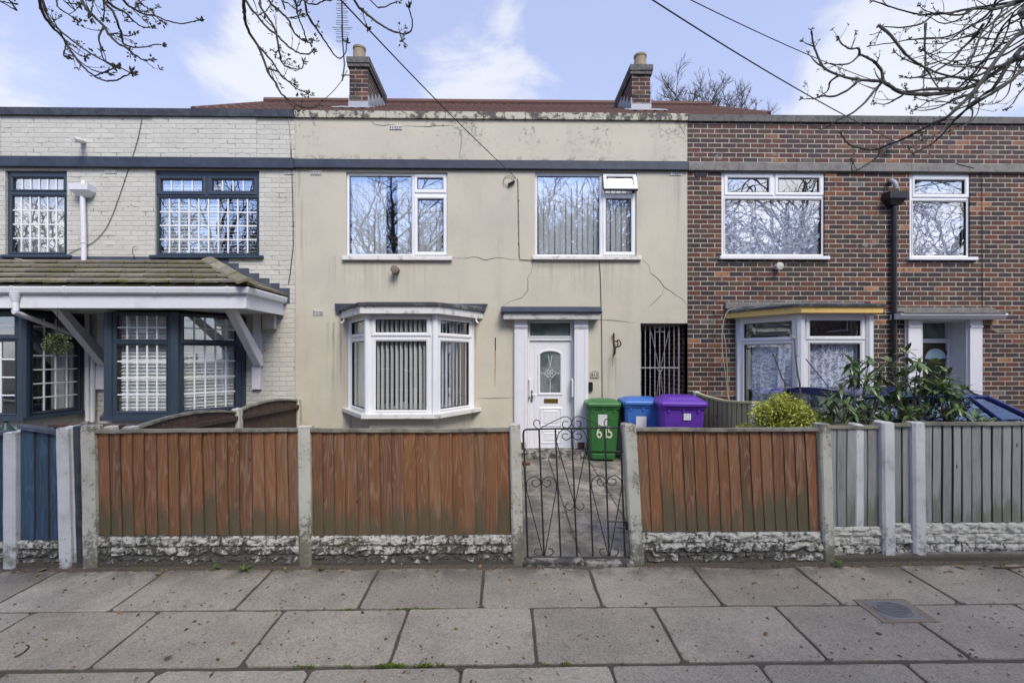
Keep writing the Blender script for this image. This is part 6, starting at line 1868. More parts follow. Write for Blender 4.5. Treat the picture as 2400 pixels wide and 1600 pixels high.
for (a, b) in heads:
    Y = 4.38 + rng.uniform(-.14, .16); hp = P(a + rng.uniform(-8, 8), b + rng.uniform(-8, 8), Y)
    ra = min(roots, key=lambda q: abs(q[0] - a)); rp_ = P(ra[0], ra[1], 4.4)
    mid = rp_.lerp(hp, .5) + Vector((rng.uniform(-.06, .06), rng.uniform(-.05, .05), -.05))
    stems.tube(smooth_pts([rp_ + Vector((0, 0, -.9)), rp_, mid, hp], 4), [.012 - .0007 * k for k in range(13)], 5)
    up = (hp - mid).normalized()
    n = rng.randint(9, 14)
    for k in range(int(n * 1.5)):
        an = 6.283 * k / n + rng.uniform(-.3, .3); el = rng.choice((.75, .3, .0, -.3, -.55)) + rng.uniform(-.2, .2)
        d_ = Vector((math.cos(an) * math.cos(el), math.sin(an) * math.cos(el), math.sin(el)))
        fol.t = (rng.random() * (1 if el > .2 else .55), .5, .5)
        leaf(fol, hp + Vector((0, 0, rng.uniform(-.06, .02))), d_, Vector((0, 0, 1)), rng.uniform(.10, .17), rng.uniform(.014, .022), rng.uniform(.05, .4))
    for k in range(3):
        an = rng.uniform(0, 6.28); fol.t = (1, .5, .5); leaf(fol, hp, Vector((math.cos(an) * .4, math.sin(an) * .4, 1)), Vector((1, 0, .1)), .06, .012)
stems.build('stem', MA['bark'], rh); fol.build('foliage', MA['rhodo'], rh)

ys = thing('yellow_green_shrub', 'rounded bright yellow green shrub behind the orange fence at the side fence', 'shrub', (PX(1838, 4.62), 4.62, yz(4.62)))
fol = MB(); stems = MB(); c0 = P(1838, 990, 4.62); 
bl = []
for _ in range(70):
    a, e = rng.uniform(0, 6.283), rng.uniform(-.5, 1.45); k = rng.uniform(.35, 1.05)
    bl.append((c0 + Vector((math.cos(a) * math.cos(e) * .38 * k, math.sin(a) * math.cos(e) * .24 * k, -.05 + math.sin(e) * .27 * k)), rng.uniform(.06, .12)))
for c_, r_ in bl:
    stems.tube([Vector((c0.x, c0.y, yz(4.6))), c_.lerp(c0, .4) - Vector((0, 0, .2)), c_], [.012, .007, .003], 4)
    for k in range(170):
        d_ = Vector((rng.gauss(0, 1), rng.gauss(0, 1), rng.gauss(0, 1))).normalized()
        p = c_ + d_ * r_ * rng.uniform(.55, 1.05); e = (d_ + Vector((rng.uniform(-.8, .8), rng.uniform(-.8, .8), rng.uniform(-.3, .9)))).normalized()
        u = e.orthogonal().normalized(); u.rotate(Matrix.Rotation(rng.uniform(0, 6.28), 3, e)); L = rng.uniform(.018, .032)
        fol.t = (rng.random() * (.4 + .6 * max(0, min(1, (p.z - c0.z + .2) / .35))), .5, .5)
        fol.quad(p, p + e * L * .5 + u * L * .35, p + e * L, p + e * L * .5 - u * L * .35)
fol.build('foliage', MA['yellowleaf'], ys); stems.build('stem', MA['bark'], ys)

def sapling(label, pts_px, Y, tufts):
    b = P(*pts_px[0], Y); b0 = Vector((b.x, Y, yz(Y)))
    t = thing('sapling', label, 'sapling', b0)
    pts = smooth_pts([b0] + [P(a, c, Y) for a, c in pts_px], 3)
    mb = MB(); mb.tube(pts, [.012 - .008 * i / (len(pts) - 1) for i in range(len(pts))], 5); mb.build('stem', MA['bark'], t)
    mb = MB()
    for (a, c, n) in tufts:
        p = P(a, c, Y)
        for k in range(n):
            an = rng.uniform(0, 6.28); mb.t = (rng.random(), .5, .5)
            leaf(mb, p, Vector((math.cos(an), math.sin(an) * .6, rng.uniform(-.1, .9))), Vector((0, 0, 1)), rng.uniform(.035, .06), .010, .3)
    mb.build('foliage', MA['rhodo'], t)
sapling('taller thin sapling with leaf tuft in front of the yellow bay of the brick house', [(1876, 935), (1870, 880), (1864, 830), (1862, 794)], 4.75, [(1862, 794, 8), (1866, 837, 4)])
sapling('shorter thin sapling with leaf tuft left of the taller sapling', [(1842, 930), (1832, 885), (1818, 845), (1813, 834)], 4.8, [(1813, 836, 9), (1843, 910, 4)])

# weeds at the foot of the fence
def weed(label, px, n, L, leafy=False):
    x = PX(px, FY - .06); b = Vector((x, FY - .06, gz(FY - .06) + .0))
    mb = MB()
    for k in range(n):
        an = rng.uniform(0, 6.28); mb.t = (rng.random(), .5, .5)
        if leafy: leaf(mb, b + Vector((rng.uniform(-.03, .03), rng.uniform(-.02, .02), rng.uniform(.0, .05))), Vector((math.cos(an), math.sin(an) * .7, rng.uniform(0, .8))), Vector((0, 0, 1)), L * rng.uniform(.4, .8), L * .22)
        else: leaf(mb, b, Vector((math.cos(an), math.sin(an) * .6, rng.uniform(.35, 1.3))), Vector((0, 0, 1)), L * rng.uniform(.7, 1.2), .006, .7)
    single(mb, 'weed', MA['grass'], label, 'weed', b, 'weeds at the foot of the fence')
weed('grassy weed tuft at the foot of the left orange panel, near the second post', 571, 16, .085)
weed('small leafy weed at the foot of the left orange panel, left of the grass tuft', 503, 10, .05, True)
weed('sparse weed at the left end of the middle orange panel', 748, 9, .07)
weed('leafy weed at the foot of the cream post beside the grey panel', 1962, 14, .055, True)

# moss in the joints of the pavement
mb = MB()
def tuft(x, y, n, L):
    for k in range(n):
        an = rng.uniform(0, 6.28); mb.t = (rng.random(), .5, .5)
        leaf(mb, Vector((x + rng.gauss(0, .02), y + rng.gauss(0, .006), gz(y) - .008)), Vector((math.cos(an), math.sin(an), rng.uniform(.6, 2.0))), Vector((0, 0, 1)), L * rng.uniform(.5, 1.2), .003, .5)
for px, yj, n in ((645, 3.459, 4), (810, 3.459, 14), (825, 3.459, 10), (925, 3.459, 10), (955, 3.459, 14), (970, 3.459, 12), (1020, 3.459, 12), (625, 2.859, 6), (700, 2.859, 14), (720, 2.859, 10), (815, 2.859, 10), (895, 2.859, 22), (912, 2.859, 26), (930, 2.859, 22), (985, 2.859, 20), (1000, 2.859, 18), (1040, 2.859, 12), (1108, 2.859, 6), (1283, 2.859, 8), (1327, 2.859, 16), (1202, 2.859, 6), (1460, 2.859, 5), (1700, 3.459, 4)):
    for _ in range(max(1, n // 5)): tuft(PX(px, yj) + rng.uniform(-.03, .03), yj, n, .022)
stuff(mb.build('moss', MA['moss']))
# crumbs, bud scales and leaf scraps lying on the pavement
mb = MB()
for k in range(1300):
    y = 4.05 - (rng.random() ** 1.4) * 2.6; x = rng.uniform(-4.6, 5.2) * (y / 4.1)
    mb.t = (rng.random() ** 3, .5, .5); s = rng.uniform(.004, .013) * (1.7 if rng.random() < .2 else 1); a = rng.uniform(0, 6.28); z = gz(y) + .004
    u = Vector((math.cos(a), math.sin(a), 0)); v_ = Vector((-u.y, u.x, 0)) * rng.uniform(.3, .7); c_ = Vector((x, y, z))
    mb.add([c_ - u * s, c_ - v_ * s + Vector((0, 0, .002)), c_ + u * s, c_ + v_ * s, c_ + Vector((0, 0, s * .5))], [(0, 1, 4), (1, 2, 4), (2, 3, 4), (3, 0, 4)])
for k in range(500):
    y = FY - .01 - abs(rng.gauss(0, .03)); x = rng.uniform(-4.5, 5); mb.t = (rng.random() ** 2, .5, .5); s = rng.uniform(.004, .016); a = rng.uniform(0, 3.14)
    u = Vector((math.cos(a), math.sin(a), 0)); c_ = Vector((x, y, gz(y) + .004)); v_ = Vector((-u.y, u.x, 0)) * .5
    mb.add([c_ - u * s, c_ - v_ * s, c_ + u * s, c_ + v_ * s, c_ + Vector((0, 0, s * .6))], [(0, 1, 4), (1, 2, 4), (2, 3, 4), (3, 0, 4)])
stuff(mb.build('leaf_litter', MA['deadleaf']))
def dead(label, px, y, L, tone, a):
    x = PX(px, y); mb = MB(); mb.t = (tone, .5, .5); b = Vector((x, y, gz(y) + .008))
    leaf(mb, b, Vector((math.cos(a), math.sin(a), .12)), Vector((0, 0, 1)), L, L * .3, -.3)
    single(mb, 'fallen_leaf', MA['deadleaf'], label, 'leaf', b, 'fallen leaves on the pavement')
dead('orange brown fallen leaf at the foot of the blue fence', 88, FY - .04, .07, .9, .2)
dead('small orange fallen leaf at the foot of the second cream post', 668, FY - .04, .035, 1, 2)
dead('orange scrap of leaf at the foot of the gate post, left side', 1122, FY - .04, .045, 1, 1)
dead('tan fallen leaf on the pavement before the grey fence, the larger one', 2268, FY - .12, .08, .85, 2.6)
dead('small tan fallen leaf right of the larger tan leaf', 2310, FY - .12, .05, .8, 2.8)
dead('pale curled leaf on the pavement left of the two tan leaves', 2238, FY - .16, .06, .6, 3.1)
dead('dark brown leaf on the second row of slabs at the left', 382, 2.92, .05, .05, .5)
dead('greenish brown leaf in front of the gate on the second slab row', 1790, 3.1, .04, .3, .5)
mb = MB(); a = P(2330, 1310, FY - .1)
pts = [Vector((PX(2330, FY - .1), FY - .1, gz(FY - .1) + .012)), Vector((PX(2370, FY - .1), FY - .12, gz(FY) + .012)), Vector((PX(2420, FY - .1), FY - .09, gz(FY) + .012))]
mb.tube(pts, [.008, .007, .005], 5); single(mb, 'fallen_twig', MA['deadleaf'], 'short fallen stick on the pavement by the grey fence', 'twig', pts[0])
y_ = 3.0; pts = [Vector((PX(p_, y_), y_ + d_, gz(y_) + .008)) for p_, d_ in ((32, .08), (45, .06), (54, .0), (50, -.04))]
mb = MB(); mb.tube(smooth_pts(pts, 3), .005, 5); single(mb, 'fallen_twig', MA['bark'], 'short curved twig on the slabs at the bottom left', 'twig', pts[0])

# manhole cover let into the pavement
mh = thing('manhole_cover', 'small square metal cover with round gridded lid set in the pavement', 'manhole cover', ((MX0 + MX1) / 2, (MY0 + MY1) / 2, gz(3.35)))
zc0 = gz((MY0 + MY1) / 2) + .006
Tm = Matrix.Translation(((MX0 + MX1) / 2, (MY0 + MY1) / 2, zc0)) @ Matrix.Rotation(math.atan(SL), 4, 'X')
mb = MB(Tm); mb.box(-.20, .20, -.145, .145, -.04, -.001); mb.build('mortar_bed', MA['mortar'], mh)
mb = MB(Tm); sq = [(-.15, -.115), (.15, -.115), (.15, .115), (-.15, .115)]
mb.cbox(-.155, .135, -.115, .115, -.03, .003, .003); mb.build('cover_frame', MA['metalcover'], mh)
mb = MB(Tm); n = 28
el = lambda k, z: [(-.01 + .125 * k * math.cos(6.283 * i / n), .095 * k * math.sin(6.283 * i / n), z + .003) for i in range(n)]
mb.loft([el(1, .001), el(1, .006), el(.93, .006), el(.93, .002), el(.86, .002), el(.86, .005), el(.82, .005), el(.82, .0015)], cap=False)
for i in range(-4, 5):
    x = i * .023; hgt = .095 * .82 * math.sqrt(max(0, 1 - (x / (.125 * .82)) ** 2)); mb.box(-.01 + x - .0025, -.01 + x + .0025, -hgt, hgt, .0035, .008)
for i in range(-3, 4):
    y = i * .02; hw_ = .125 * .82 * math.sqrt(max(0, 1 - (y / (.095 * .82)) ** 2)); mb.box(-.01 - hw_, -.01 + hw_, y - .0025, y + .0025, .0036, .0078)
mb.build('lid', MA['metalcover'], mh)
# ================================================================== street trees
rt = random.Random(21)


def bud_cluster(mb, p, d, n=4, s=.012):
    for k in range(n):
        e = (d + Vector((rt.uniform(-1, 1), rt.uniform(-1, 1), rt.uniform(-.6, 1)))).normalized(); c = p + e * s * rt.uniform(.3, 1.7)
        u = e.orthogonal().normalized(); w = e.cross(u); L, q = s * rt.uniform(.7, 1.2), s * rt.uniform(.25, .42)
        mb.add([c - e * L * .5, c + u * q, c + w * q, c - u * q, c - w * q, c + e * L], [(0, 2, 1), (0, 3, 2), (0, 4, 3), (0, 1, 4), (5, 1, 2), (5, 2, 3), (5, 3, 4), (5, 4, 1)])


def twig(mb, buds, p, d, L, r, lev=0):
    pts = [p]; n = 4; q = p.copy(); e = d.normalized()
    for k in range(n):
        e = (e + Vector((rt.uniform(-.22, .22), rt.uniform(-.22, .22), rt.uniform(-.02, .30)))).normalized(); q = q + e * L / n; pts.append(q)
    mb.tube(pts, [r * (1 - .6 * k / n) for k in range(n + 1)], 4)
    bud_cluster(buds, pts[-1], e, rt.randint(3, 6)); bud_cluster(buds, pts[2], e, rt.randint(0, 2), .008)
    if lev < 1:
        for k in range(rt.randint(0, 2)): twig(mb, buds, pts[rt.randint(1, 3)], e + Vector((rt.uniform(-1, 1), rt.uniform(-1, 1), rt.uniform(-.4, .8))), L * .5, r * .7, lev + 1)


def branch_px(tree, lst, sc, ox, oy, Y0, Y1, r0, start, dens=1.0, twL=.16):
    """branches whose course is taken from the photograph; each leaves the frame and joins the tree's limb"""
    mb = MB(); bd = MB()
    for i, (pts, r, child) in enumerate(lst):
        Ya = Y0 + (Y1 - Y0) * (.5 + .5 * math.sin(i * 2.3)); n = len(pts)
        w = [P(ox + x / sc, oy + y / sc, Ya + .25 * math.sin(i + k * .5)) for k, (x, y) in enumerate(pts)]
        if not child:
            j = start(i); a = w[0]; tg = (w[0] - w[1]).normalized(); m1 = a + tg * .35 + Vector((0, 0, .12)); m2 = m1.lerp(j, .5) + Vector((0, 0, .2))
            w = [j, m2, m1] + w
        s = smooth_pts(w, 5); k_ = len(s); rs = [max(.0035, r0 * r * (1 - .72 * q / (k_ - 1))) * (1 + .25 * (rt.random() < .12)) for q in range(k_)]
        s = [p + Vector((rt.uniform(-1, 1), rt.uniform(-1, 1), rt.uniform(-1, 1))) * .0022 for p in s]
        mb.tube(s, rs, 6)
        bud_cluster(bd, s[-1], (s[-1] - s[-2]).normalized(), 10, .018)
        for q in range(0 if child else 12, k_ - 1):
            if rt.random() < .20 * dens:
                d = (s[q + 1] - s[q]).normalized(); o = d.orthogonal().normalized(); o.rotate(Matrix.Rotation(rt.uniform(0, 6.28), 3, d))
                if rt.random() < .5: twig(mb, bd, s[q], d * .8 + o * .9, twL * rt.uniform(.35, 1.25), rs[q] * .5)
                else: bud_cluster(bd, s[q] + o * rs[q], o, rt.randint(1, 4), .010)
    b = mb.build('branch', MA['twig'], tree, smooth=True)
    stuff(bd.build('buds', MA['bud'], b))


def crown(tree, base, top, trunk_r, nl=7, seed=1, spread=4.2, up=.7, keep=None, fine=3):
    rg = random.Random(seed)
    mb = MB(); pts = [base, base.lerp(top, .3) + Vector((.06, .04, 0)), base.lerp(top, .65) + Vector((-.05, .03, 0)), top]
    s = smooth_pts(pts, 4); mb.tube(s, [trunk_r * (1.25 if k == 0 else 1) * (1 - .35 * k / len(s)) for k in range(len(s))], 12)
    mb.build('trunk', MA['bark'], tree, smooth=True)
    limbs = MB(); tw = MB(); tips = []

    def grow(p, d, L, r, lev):
        n = 5; q = p.copy(); e = d.normalized(); pts = [q]
        for k in range(n):
            dr = .16 if lev < 2 else .24
            e = (e + Vector((rg.uniform(-dr, dr), rg.uniform(-dr, dr), rg.uniform(-dr, dr) + (.05 if lev < 2 else -.03)))).normalized(); q = q + e * L / n; pts.append(q)
        if keep and not keep(pts): return
        (limbs if lev < 2 else tw).tube(pts, [r * (1 - .55 * k / n) for k in range(n + 1)], 7 if lev < 2 else 4 if lev < 3 else 3)
        if lev >= fine: return
        m = (7, 7, 6, 3)[lev]
        for k in range(m):
            t = .25 + .75 * (k + rg.random() * .6) / m; i = min(n - 1, int(t * n)); b = pts[i].lerp(pts[i + 1], t * n - i if t * n - i < 1 else 1)
            o = e.orthogonal().normalized(); o.rotate(Matrix.Rotation(rg.uniform(0, 6.28), 3, e))
            grow(b, e * .75 + o * rg.uniform(.5, 1.0), L * rg.uniform(.42, .66), r * .5 * (1 - .3 * t), lev + 1)
    for k in range(nl):
        a = 6.283 * k / nl + rg.uniform(-.3, .3)
        grow(top.lerp(base, rg.uniform(0, .18)), Vector((math.cos(a), math.sin(a), up + rg.uniform(-.25, .7))), spread * rg.uniform(.7, 1.0), trunk_r * .5, 0)
    limbs.build('limb', MA['bark'], tree, smooth=True)
    tw.build('twigs', MA['twig'], tree)


def clear(pts):              # keep the generated crown out of the photographed view; the traced branches fill it
    for p in pts:
        if p.y > .3:
            if abs(p.x) / p.y < 1.5 and (p.z - CZ) / p.y < .80: return False
    return True


zk = gz(-1.7)
t1 = thing('street_tree', 'bare budding street tree whose twigs hang into the sky at the upper left', 'tree', (-3.4, -1.6, zk))
crown(t1, Vector((-3.4, -1.6, zk)), Vector((-3.2, -1.4, 3.9)), .20, 7, 3, 3.6, .7, clear)
J1 = Vector((-3.2, -1.2, 4.4))
LB = [([(215, 0), (240, 80), (290, 150), (350, 210), (385, 270), (440, 350), (500, 405), (560, 440), (630, 445), (680, 425), (720, 403)], 1, 0),
      ([(235, 0), (265, 90), (330, 170), (420, 240), (490, 290), (560, 330), (620, 365), (665, 375), (720, 403)], .9, 0),
      ([(450, 0), (495, 70), (560, 130), (600, 190), (650, 240), (700, 265), (740, 300), (790, 330), (830, 330)], 1, 0),
      ([(570, 150), (548, 200), (555, 270), (570, 325), (620, 360)], .6, 1),
      ([(570, 0), (620, 60), (650, 130), (670, 190), (680, 240), (730, 260), (790, 262), (860, 245), (890, 250)], .9, 0),
      ([(590, 10), (640, 45), (690, 70), (740, 120), (790, 150), (840, 150)], .7, 1),
      ([(680, 0), (740, 50), (800, 80), (860, 90), (920, 115), (990, 130), (1050, 125), (1105, 110)], .9, 0),
      ([(760, 0), (810, 40), (850, 80), (890, 120)], .6, 0),
      ([(310, 0), (320, 40), (370, 75), (410, 100), (435, 120)], .7, 0),
      ([(350, 0), (400, 20), (440, 20)], .6, 0), ([(515, 0), (505, 50), (498, 95)], .5, 0), ([(570, 0), (575, 60), (570, 108)], .5, 0), ([(0, 5), (30, 12), (70, 20)], .6, 0),
      ([(330, 170), (360, 250), (350, 300), (362, 318)], .4, 1), ([(385, 260), (430, 300), (470, 318)], .4, 1), ([(385, 280), (440, 340), (520, 390), (600, 403)], .5, 1), ([(520, 420), (570, 400), (640, 372)], .4, 1), ([(600, 190), (650, 185), (700, 200), (740, 190)], .5, 1)]
branch_px(t1, LB, 2.352, 0, 0, 2.7, 3.1, .0105, lambda i: J1 + Vector((.4 * math.sin(i), .6 + .4 * math.cos(i * 1.7), .9 + .3 * math.sin(i * 3))), .75, .11)
LC_ = [([(1345, 0), (1350, 100), (1375, 180), (1420, 250), (1450, 320), (1480, 400), (1520, 460), (1545, 510), (1590, 550), (1660, 590), (1740, 592), (1755, 575)], 1.1, 0),
       ([(1430, 260), (1500, 340), (1540, 400), (1590, 450), (1640, 490), (1700, 515)], .7, 1),
       ([(1360, 10), (1420, 90), (1480, 160), (1530, 195), (1570, 240), (1630, 285), (1690, 300), (1725, 283)], .9, 0),
       ([(1430, 20), (1470, 90), (1510, 150), (1530, 230), (1540, 290), (1560, 355), (1610, 375), (1660, 380), (1675, 345)], .9, 0),
       ([(1480, 0), (1540, 60), (1590, 110), (1620, 180), (1660, 215), (1700, 235), (1725, 228)], .9, 0),
       ([(1630, 0), (1640, 80), (1670, 160), (1690, 220)], .7, 0),
       ([(1680, 0), (1700, 90), (1760, 180), (1800, 240), (1850, 310), (1880, 320), (1905, 290), (1910, 240)], .9, 0),
       ([(1950, 0), (2000, 60), (2060, 110), (2120, 150), (2180, 178), (2245, 185), (2275, 140), (2255, 50)], 1, 0),
       ([(2205, 180), (2210, 205), (2215, 228)], .4, 1), ([(1560, 0), (1590, 20), (1640, 60)], .6, 0), ([(1670, 0), (1740, 25), (1785, 5)], .6, 0), ([(2040, 0), (2100, 40), (2190, 8)], .6, 0), ([(1480, 380), (1530, 395), (1560, 430), (1620, 465)], .5, 1), ([(1600, 100), (1640, 90), (1660, 82)], .4, 1), ([(2000, 70), (2010, 110), (2022, 155)], .4, 1)]
branch_px(t1, LC_, 2.352, 0, 0, 2.7, 3.2, .0105, lambda i: J1 + Vector((1.6 + .4 * math.sin(i), 1.0 + .4 * math.cos(i * 1.7), 1.3 + .3 * math.sin(i * 3))), .75, .11)
mb = MB(); mb.tube(smooth_pts([Vector((-3.2, -1.4, 3.8)), J1 + Vector((.1, .2, .5)), J1 + Vector((.4, .9, 1.1))], 4), .07, 7); mb.tube(smooth_pts([J1 + Vector((.05, .1, .3)), J1 + Vector((.9, .6, 1.1)), J1 + Vector((1.7, 1.2, 1.5))], 4), .06, 7); mb.build('limb', MA['bark'], t1, smooth=True)

t2 = thing('street_tree', 'bare street tree with thick low limbs reaching in from the right edge', 'tree', (8.6, -.9, zk))
crown(t2, Vector((8.6, -.9, zk)), Vector((8.5, -.7, 4.0)), .27, 8, 8, 4.0, .6, clear)
J2 = Vector((8.1, 1.2, 4.9))
LD_ = [([(2420, 295), (2352, 310), (2270, 350), (2180, 410), (2100, 460), (2000, 495), (1900, 515), (1800, 520), (1700, 515), (1650, 500), (1590, 460), (1570, 450), (1440, 440), (1330, 415), (1250, 375), (1215, 310), (1190, 240), (1180, 170)], 1.7, 0),
       ([(1575, 450), (1565, 390), (1530, 345), (1480, 315), (1445, 305), (1400, 345), (1340, 358), (1270, 350)], 1.1, 1),
       ([(1445, 300), (1440, 268), (1390, 270), (1350, 245), (1330, 222)], .7, 1),
       ([(1570, 452), (1520, 510), (1470, 570), (1410, 620), (1330, 660), (1250, 710), (1200, 705)], .9, 1),
       ([(1440, 445), (1390, 490), (1310, 530), (1240, 530), (1190, 545), (1130, 545)], .8, 1),
       ([(1330, 418), (1285, 450), (1270, 500), (1225, 530)], .6, 1), ([(1250, 375), (1200, 340), (1175, 310), (1160, 290)], .6, 1), ([(1190, 255), (1160, 245), (1133, 230)], .5, 1),
       ([(2400, 120), (2352, 160), (2280, 230), (2200, 330), (2110, 460), (2060, 520), (1990, 590), (1920, 650), (1830, 690), (1700, 760), (1600, 800), (1530, 825), (1440, 815), (1380, 790), (1345, 740)], 1.5, 0),
       ([(1620, 800), (1550, 860), (1480, 910), (1410, 945), (1405, 890)], .8, 1),
       ([(2400, 340), (2352, 380), (2260, 460), (2150, 530), (2070, 580), (1990, 640), (1920, 720), (1850, 790), (1750, 840)], 1.2, 0),
       ([(2410, -10), (2352, 0), (2250, 20), (2150, 35), (2050, 50), (1950, 70), (1850, 82), (1750, 75), (1650, 50), (1520, 5)], 1.2, 0),
       ([(2230, -20), (2200, 0), (2150, 80), (2050, 150), (1940, 200), (1830, 215), (1710, 220), (1640, 235), (1510, 252)], 1, 0),
       ([(2130, 130), (2080, 200), (2010, 270), (1960, 330), (1900, 370), (1850, 400), (1740, 430), (1680, 425)], .9, 1),
       ([(1810, 130), (1805, 250), (1810, 340), (1800, 440), (1800, 510)], .8, 1),
       ([(2340, 0), (2300, 40), (2200, 110), (2120, 180), (2090, 260), (2060, 330), (2000, 400), (1900, 440)], 1, 0),
       ([(1560, 145), (1620, 200), (1690, 290), (1750, 340), (1810, 380), (1850, 440), (1890, 500)], .8, 1),
       ([(2400, 30), (2352, 60), (2280, 100), (2220, 170), (2180, 260), (2130, 360), (2060, 440), (2000, 480)], 1.1, 0),
       ([(2400, 200), (2352, 235), (2250, 300), (2150, 330), (2000, 360), (1900, 350), (1820, 385)], .9, 0),
       ([(2120, 450), (2000, 430), (1900, 410), (1800, 370), (1700, 330), (1640, 290)], .8, 1), ([(2060, 520), (1980, 540), (1890, 590), (1800, 610), (1720, 600)], .7, 1), ([(2100, 480), (2050, 560), (2070, 620), (2040, 680), (1960, 720)], .7, 1),
       ([(1850, 80), (1790, 130), (1700, 150), (1600, 150), (1560, 145)], .7, 1), ([(2050, 50), (1990, 110), (1900, 130), (1820, 90)], .6, 1), ([(1700, 515), (1640, 550), (1590, 575), (1535, 570)], .6, 1),
       ([(2380, 130), (2300, 190), (2200, 215), (2100, 210), (2020, 190)], .7, 0), ([(2380, 260), (2300, 400), (2260, 520), (2200, 570), (2130, 575)], .7, 0), ([(2400, 420), (2330, 510), (2290, 570), (2255, 605)], .8, 0)]
rj = random.Random(77)
for pts, r_, c_ in list(LD_):
    if max(p[0] for p in pts) > 1990:
        for rep in range(2):
            ox_, oy_, k0 = rj.uniform(-20, 90), rj.uniform(-70, 60), max(0, int(rj.uniform(0, .3) * len(pts)))
            q = [(max(x, 1690 + rj.uniform(0, 60)) + ox_ + rj.uniform(-14, 14), y * .9 + oy_ + rj.uniform(-14, 14)) for x, y in pts[k0:] if x > 1640]
            if len(q) > 3: LD_.append((q, r_ * .6, 1))
branch_px(t2, LD_, 2.352, 1400, 0, 4.0, 4.8, .0155, lambda i: J2 + Vector((.5 * math.sin(i), .5 * math.cos(i * 1.7), .3 * math.sin(i * 3))), .8, .17)
mb = MB(); mb.tube(smooth_pts([Vector((8.5, -.7, 3.8)), Vector((8.4, .3, 4.4)), J2 + Vector((.2, .3, .2))], 4), .13, 8); mb.build('limb', MA['bark'], t2, smooth=True)

t3 = thing('street_tree', 'bare street tree at the kerb, seen only reflected in the white house windows', 'tree', (-10.5, -2.0, zk))
crown(t3, Vector((-10.5, -2.0, zk)), Vector((-10.3, -1.8, 3.8)), .22, 8, 12, 4.0, .7, clear)
t5 = copy_tree(t3); t5.location = (-16.6, -2.2, zk); t5.rotation_euler = (0, 0, 1.1); t5['label'] = 'bare street tree mirrored in the window at the far left of the white house'
t6 = copy_tree(t3); t6.location = (15.6, -2.3, zk); t6.rotation_euler = (0, 0, 2.6); t6['label'] = 'bare street tree mirrored in the narrow upper window of the brick house'
t7 = copy_tree(t3); t7.location = (3.0, -7.6, -.3); t7.rotation_euler = (0, 0, 4.0); t7['label'] = 'bare street tree farther across the road, mirrored in the upper windows'; t7.scale = (1.15, 1.15, 1.25)
t4 = thing('street_tree', 'bare street tree across the road, seen reflected in the upper windows', 'tree', (3.4, -4.8, -.4))
crown(t4, Vector((3.4, -4.8, -.4)), Vector((3.3, -4.7, 4.2)), .24, 10, 33, 5.2, .8, clear)
# bare tree behind the roofs
bt = thing('bare_tree', 'small bare tree showing above the roof behind the right chimney', 'tree', (PX(1672, 17), 17, -.4))
BX = PX(1672, 17)
mb = MB(); mb.tube([(BX, 17, -.45), (BX + .1, 17, 5), (BX, 17, 9.6)], [.22, .16, .1], 10); mb.build('trunk', MA['bark'], bt, smooth=True)
mb = MB(); rg = random.Random(9)
def bgrow(p, d, L, r, lev):
    n = 4; q = p.copy(); e = d.normalized(); pts = [q]
    for k in range(n): e = (e + Vector((rg.uniform(-.16, .16), rg.uniform(-.16, .16), .03))).normalized(); q = q + e * L / n; pts.append(q)
    mb.tube(pts, [r * (1 - .55 * k / n) for k in range(n + 1)], 4)
    if lev == 3: return
    for k in range((11, 8, 5)[lev]):
        t = .35 + .65 * k / 11; i = min(n - 1, int(t * n)); o = Vector((rg.uniform(-1, 1), rg.uniform(-1, 1), rg.uniform(-.3, .7)))
        bgrow(pts[i].lerp(pts[i + 1], rg.random()), e * .6 + o * .85, L * rg.uniform(.28, .5), r * .55, lev + 1)
for px, py, L in ((1545, 195, 1), (1575, 205, 1), (1614, 178, 1), (1640, 215, 1), (1690, 195, 1), (1715, 225, 1), (1760, 212, 1), (1805, 240, 1), (1660, 235, 1), (1590, 230, 1)):
    tp = P(px, py, 17 + rg.uniform(-.6, .6)); s0 = Vector((BX + (tp.x - BX) * .3, 17, 9.0)); bgrow(s0, tp - s0, (tp - s0).length * .84, .024, 0)
mb.build('crown', MA['bark'], bt)

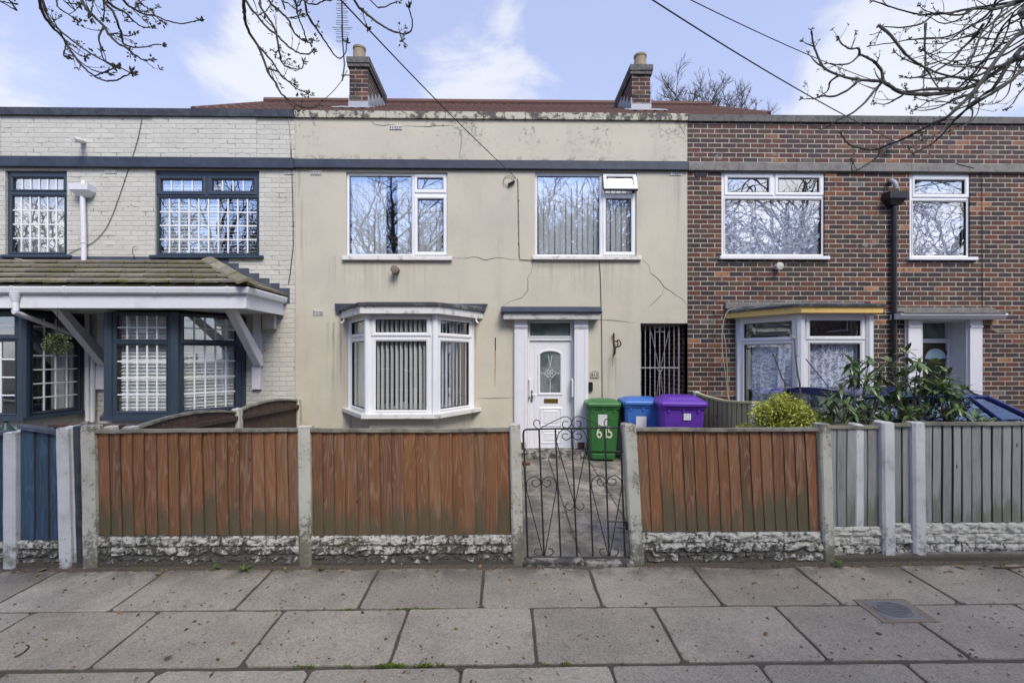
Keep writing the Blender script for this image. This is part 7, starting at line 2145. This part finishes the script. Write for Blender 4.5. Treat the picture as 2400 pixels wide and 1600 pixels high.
# ================================================================== the other side of the road (it shows in the panes)
def far_house(x, brick):
    h = thing('terraced_house', 'plain brick house across the road, seen only as a dark reflection in the bay', 'house', (x, -17, -.4), 'houses across the road')
    mb = MB(); hs = [(x - 3, 1.0, x - 1, 2.3), (x + 1.2, -.3, x + 2.1, 1.9), (x - 2.8, 3.4, x - 1.2, 4.6), (x + .8, 3.4, x + 2.4, 4.6)]
    T = Matrix.Rotation(math.pi, 4, 'Z')
    mb.M = Matrix.Translation((x, -17, 0)) @ T @ Matrix.Translation((-x, 0, 0))
    mb.holes(x - 4, x + 4, -.4, 5.4, 0, .15, hs); mb.box(x - 3.99, x + 3.99, .3, 7, -.4, 5.39); mb.build('wall', MA['brick'], h)
    q = MB(mb.M); q.hexa([(x - 4, -.3, 5.41), (x + 4, -.3, 5.41), (x + 4, 7.3, 5.41), (x - 4, 7.3, 5.41), (x - 4, 3.3, 7.4), (x + 4, 3.3, 7.4), (x + 4, 3.7, 7.4), (x - 4, 3.7, 7.4)]); q.build('roof', MA['tile_red'], h)
    q = MB(mb.M)
    for a, b, c, d in hs: q.ring((a, b, c, d), (a + .07, b + .07, c - .07, d - .07), .1, .16)
    q.build('window', MA['pvc'], h)
for k in range(-3, 4): far_house(k * 8.05 - 1, None)
mb = MB(); mb.box(-30, 30, -11.4, -9.6, -.44, -.28); struct(mb.build('far_pavement', MA['slab']))
mb = MB(); rg = random.Random(4)
for k in range(2600):
    p = Vector((rg.uniform(-26, 26), -13 + rg.uniform(-.4, .4), rg.uniform(-.3, 1.1))); a = rg.uniform(0, 6.28); mb.t = (rg.random() * .5, .5, .5)
    leaf(mb, p, Vector((math.cos(a), math.sin(a), rg.uniform(-.3, .8))), Vector((0, 0, 1)), .28, .09)
h_ = thing('garden_hedge', 'long dark clipped hedge across the road, seen only in reflections', 'hedge', (0, -13, -.4)); stuff(mb.build('foliage', MA['rhodo'], h_))
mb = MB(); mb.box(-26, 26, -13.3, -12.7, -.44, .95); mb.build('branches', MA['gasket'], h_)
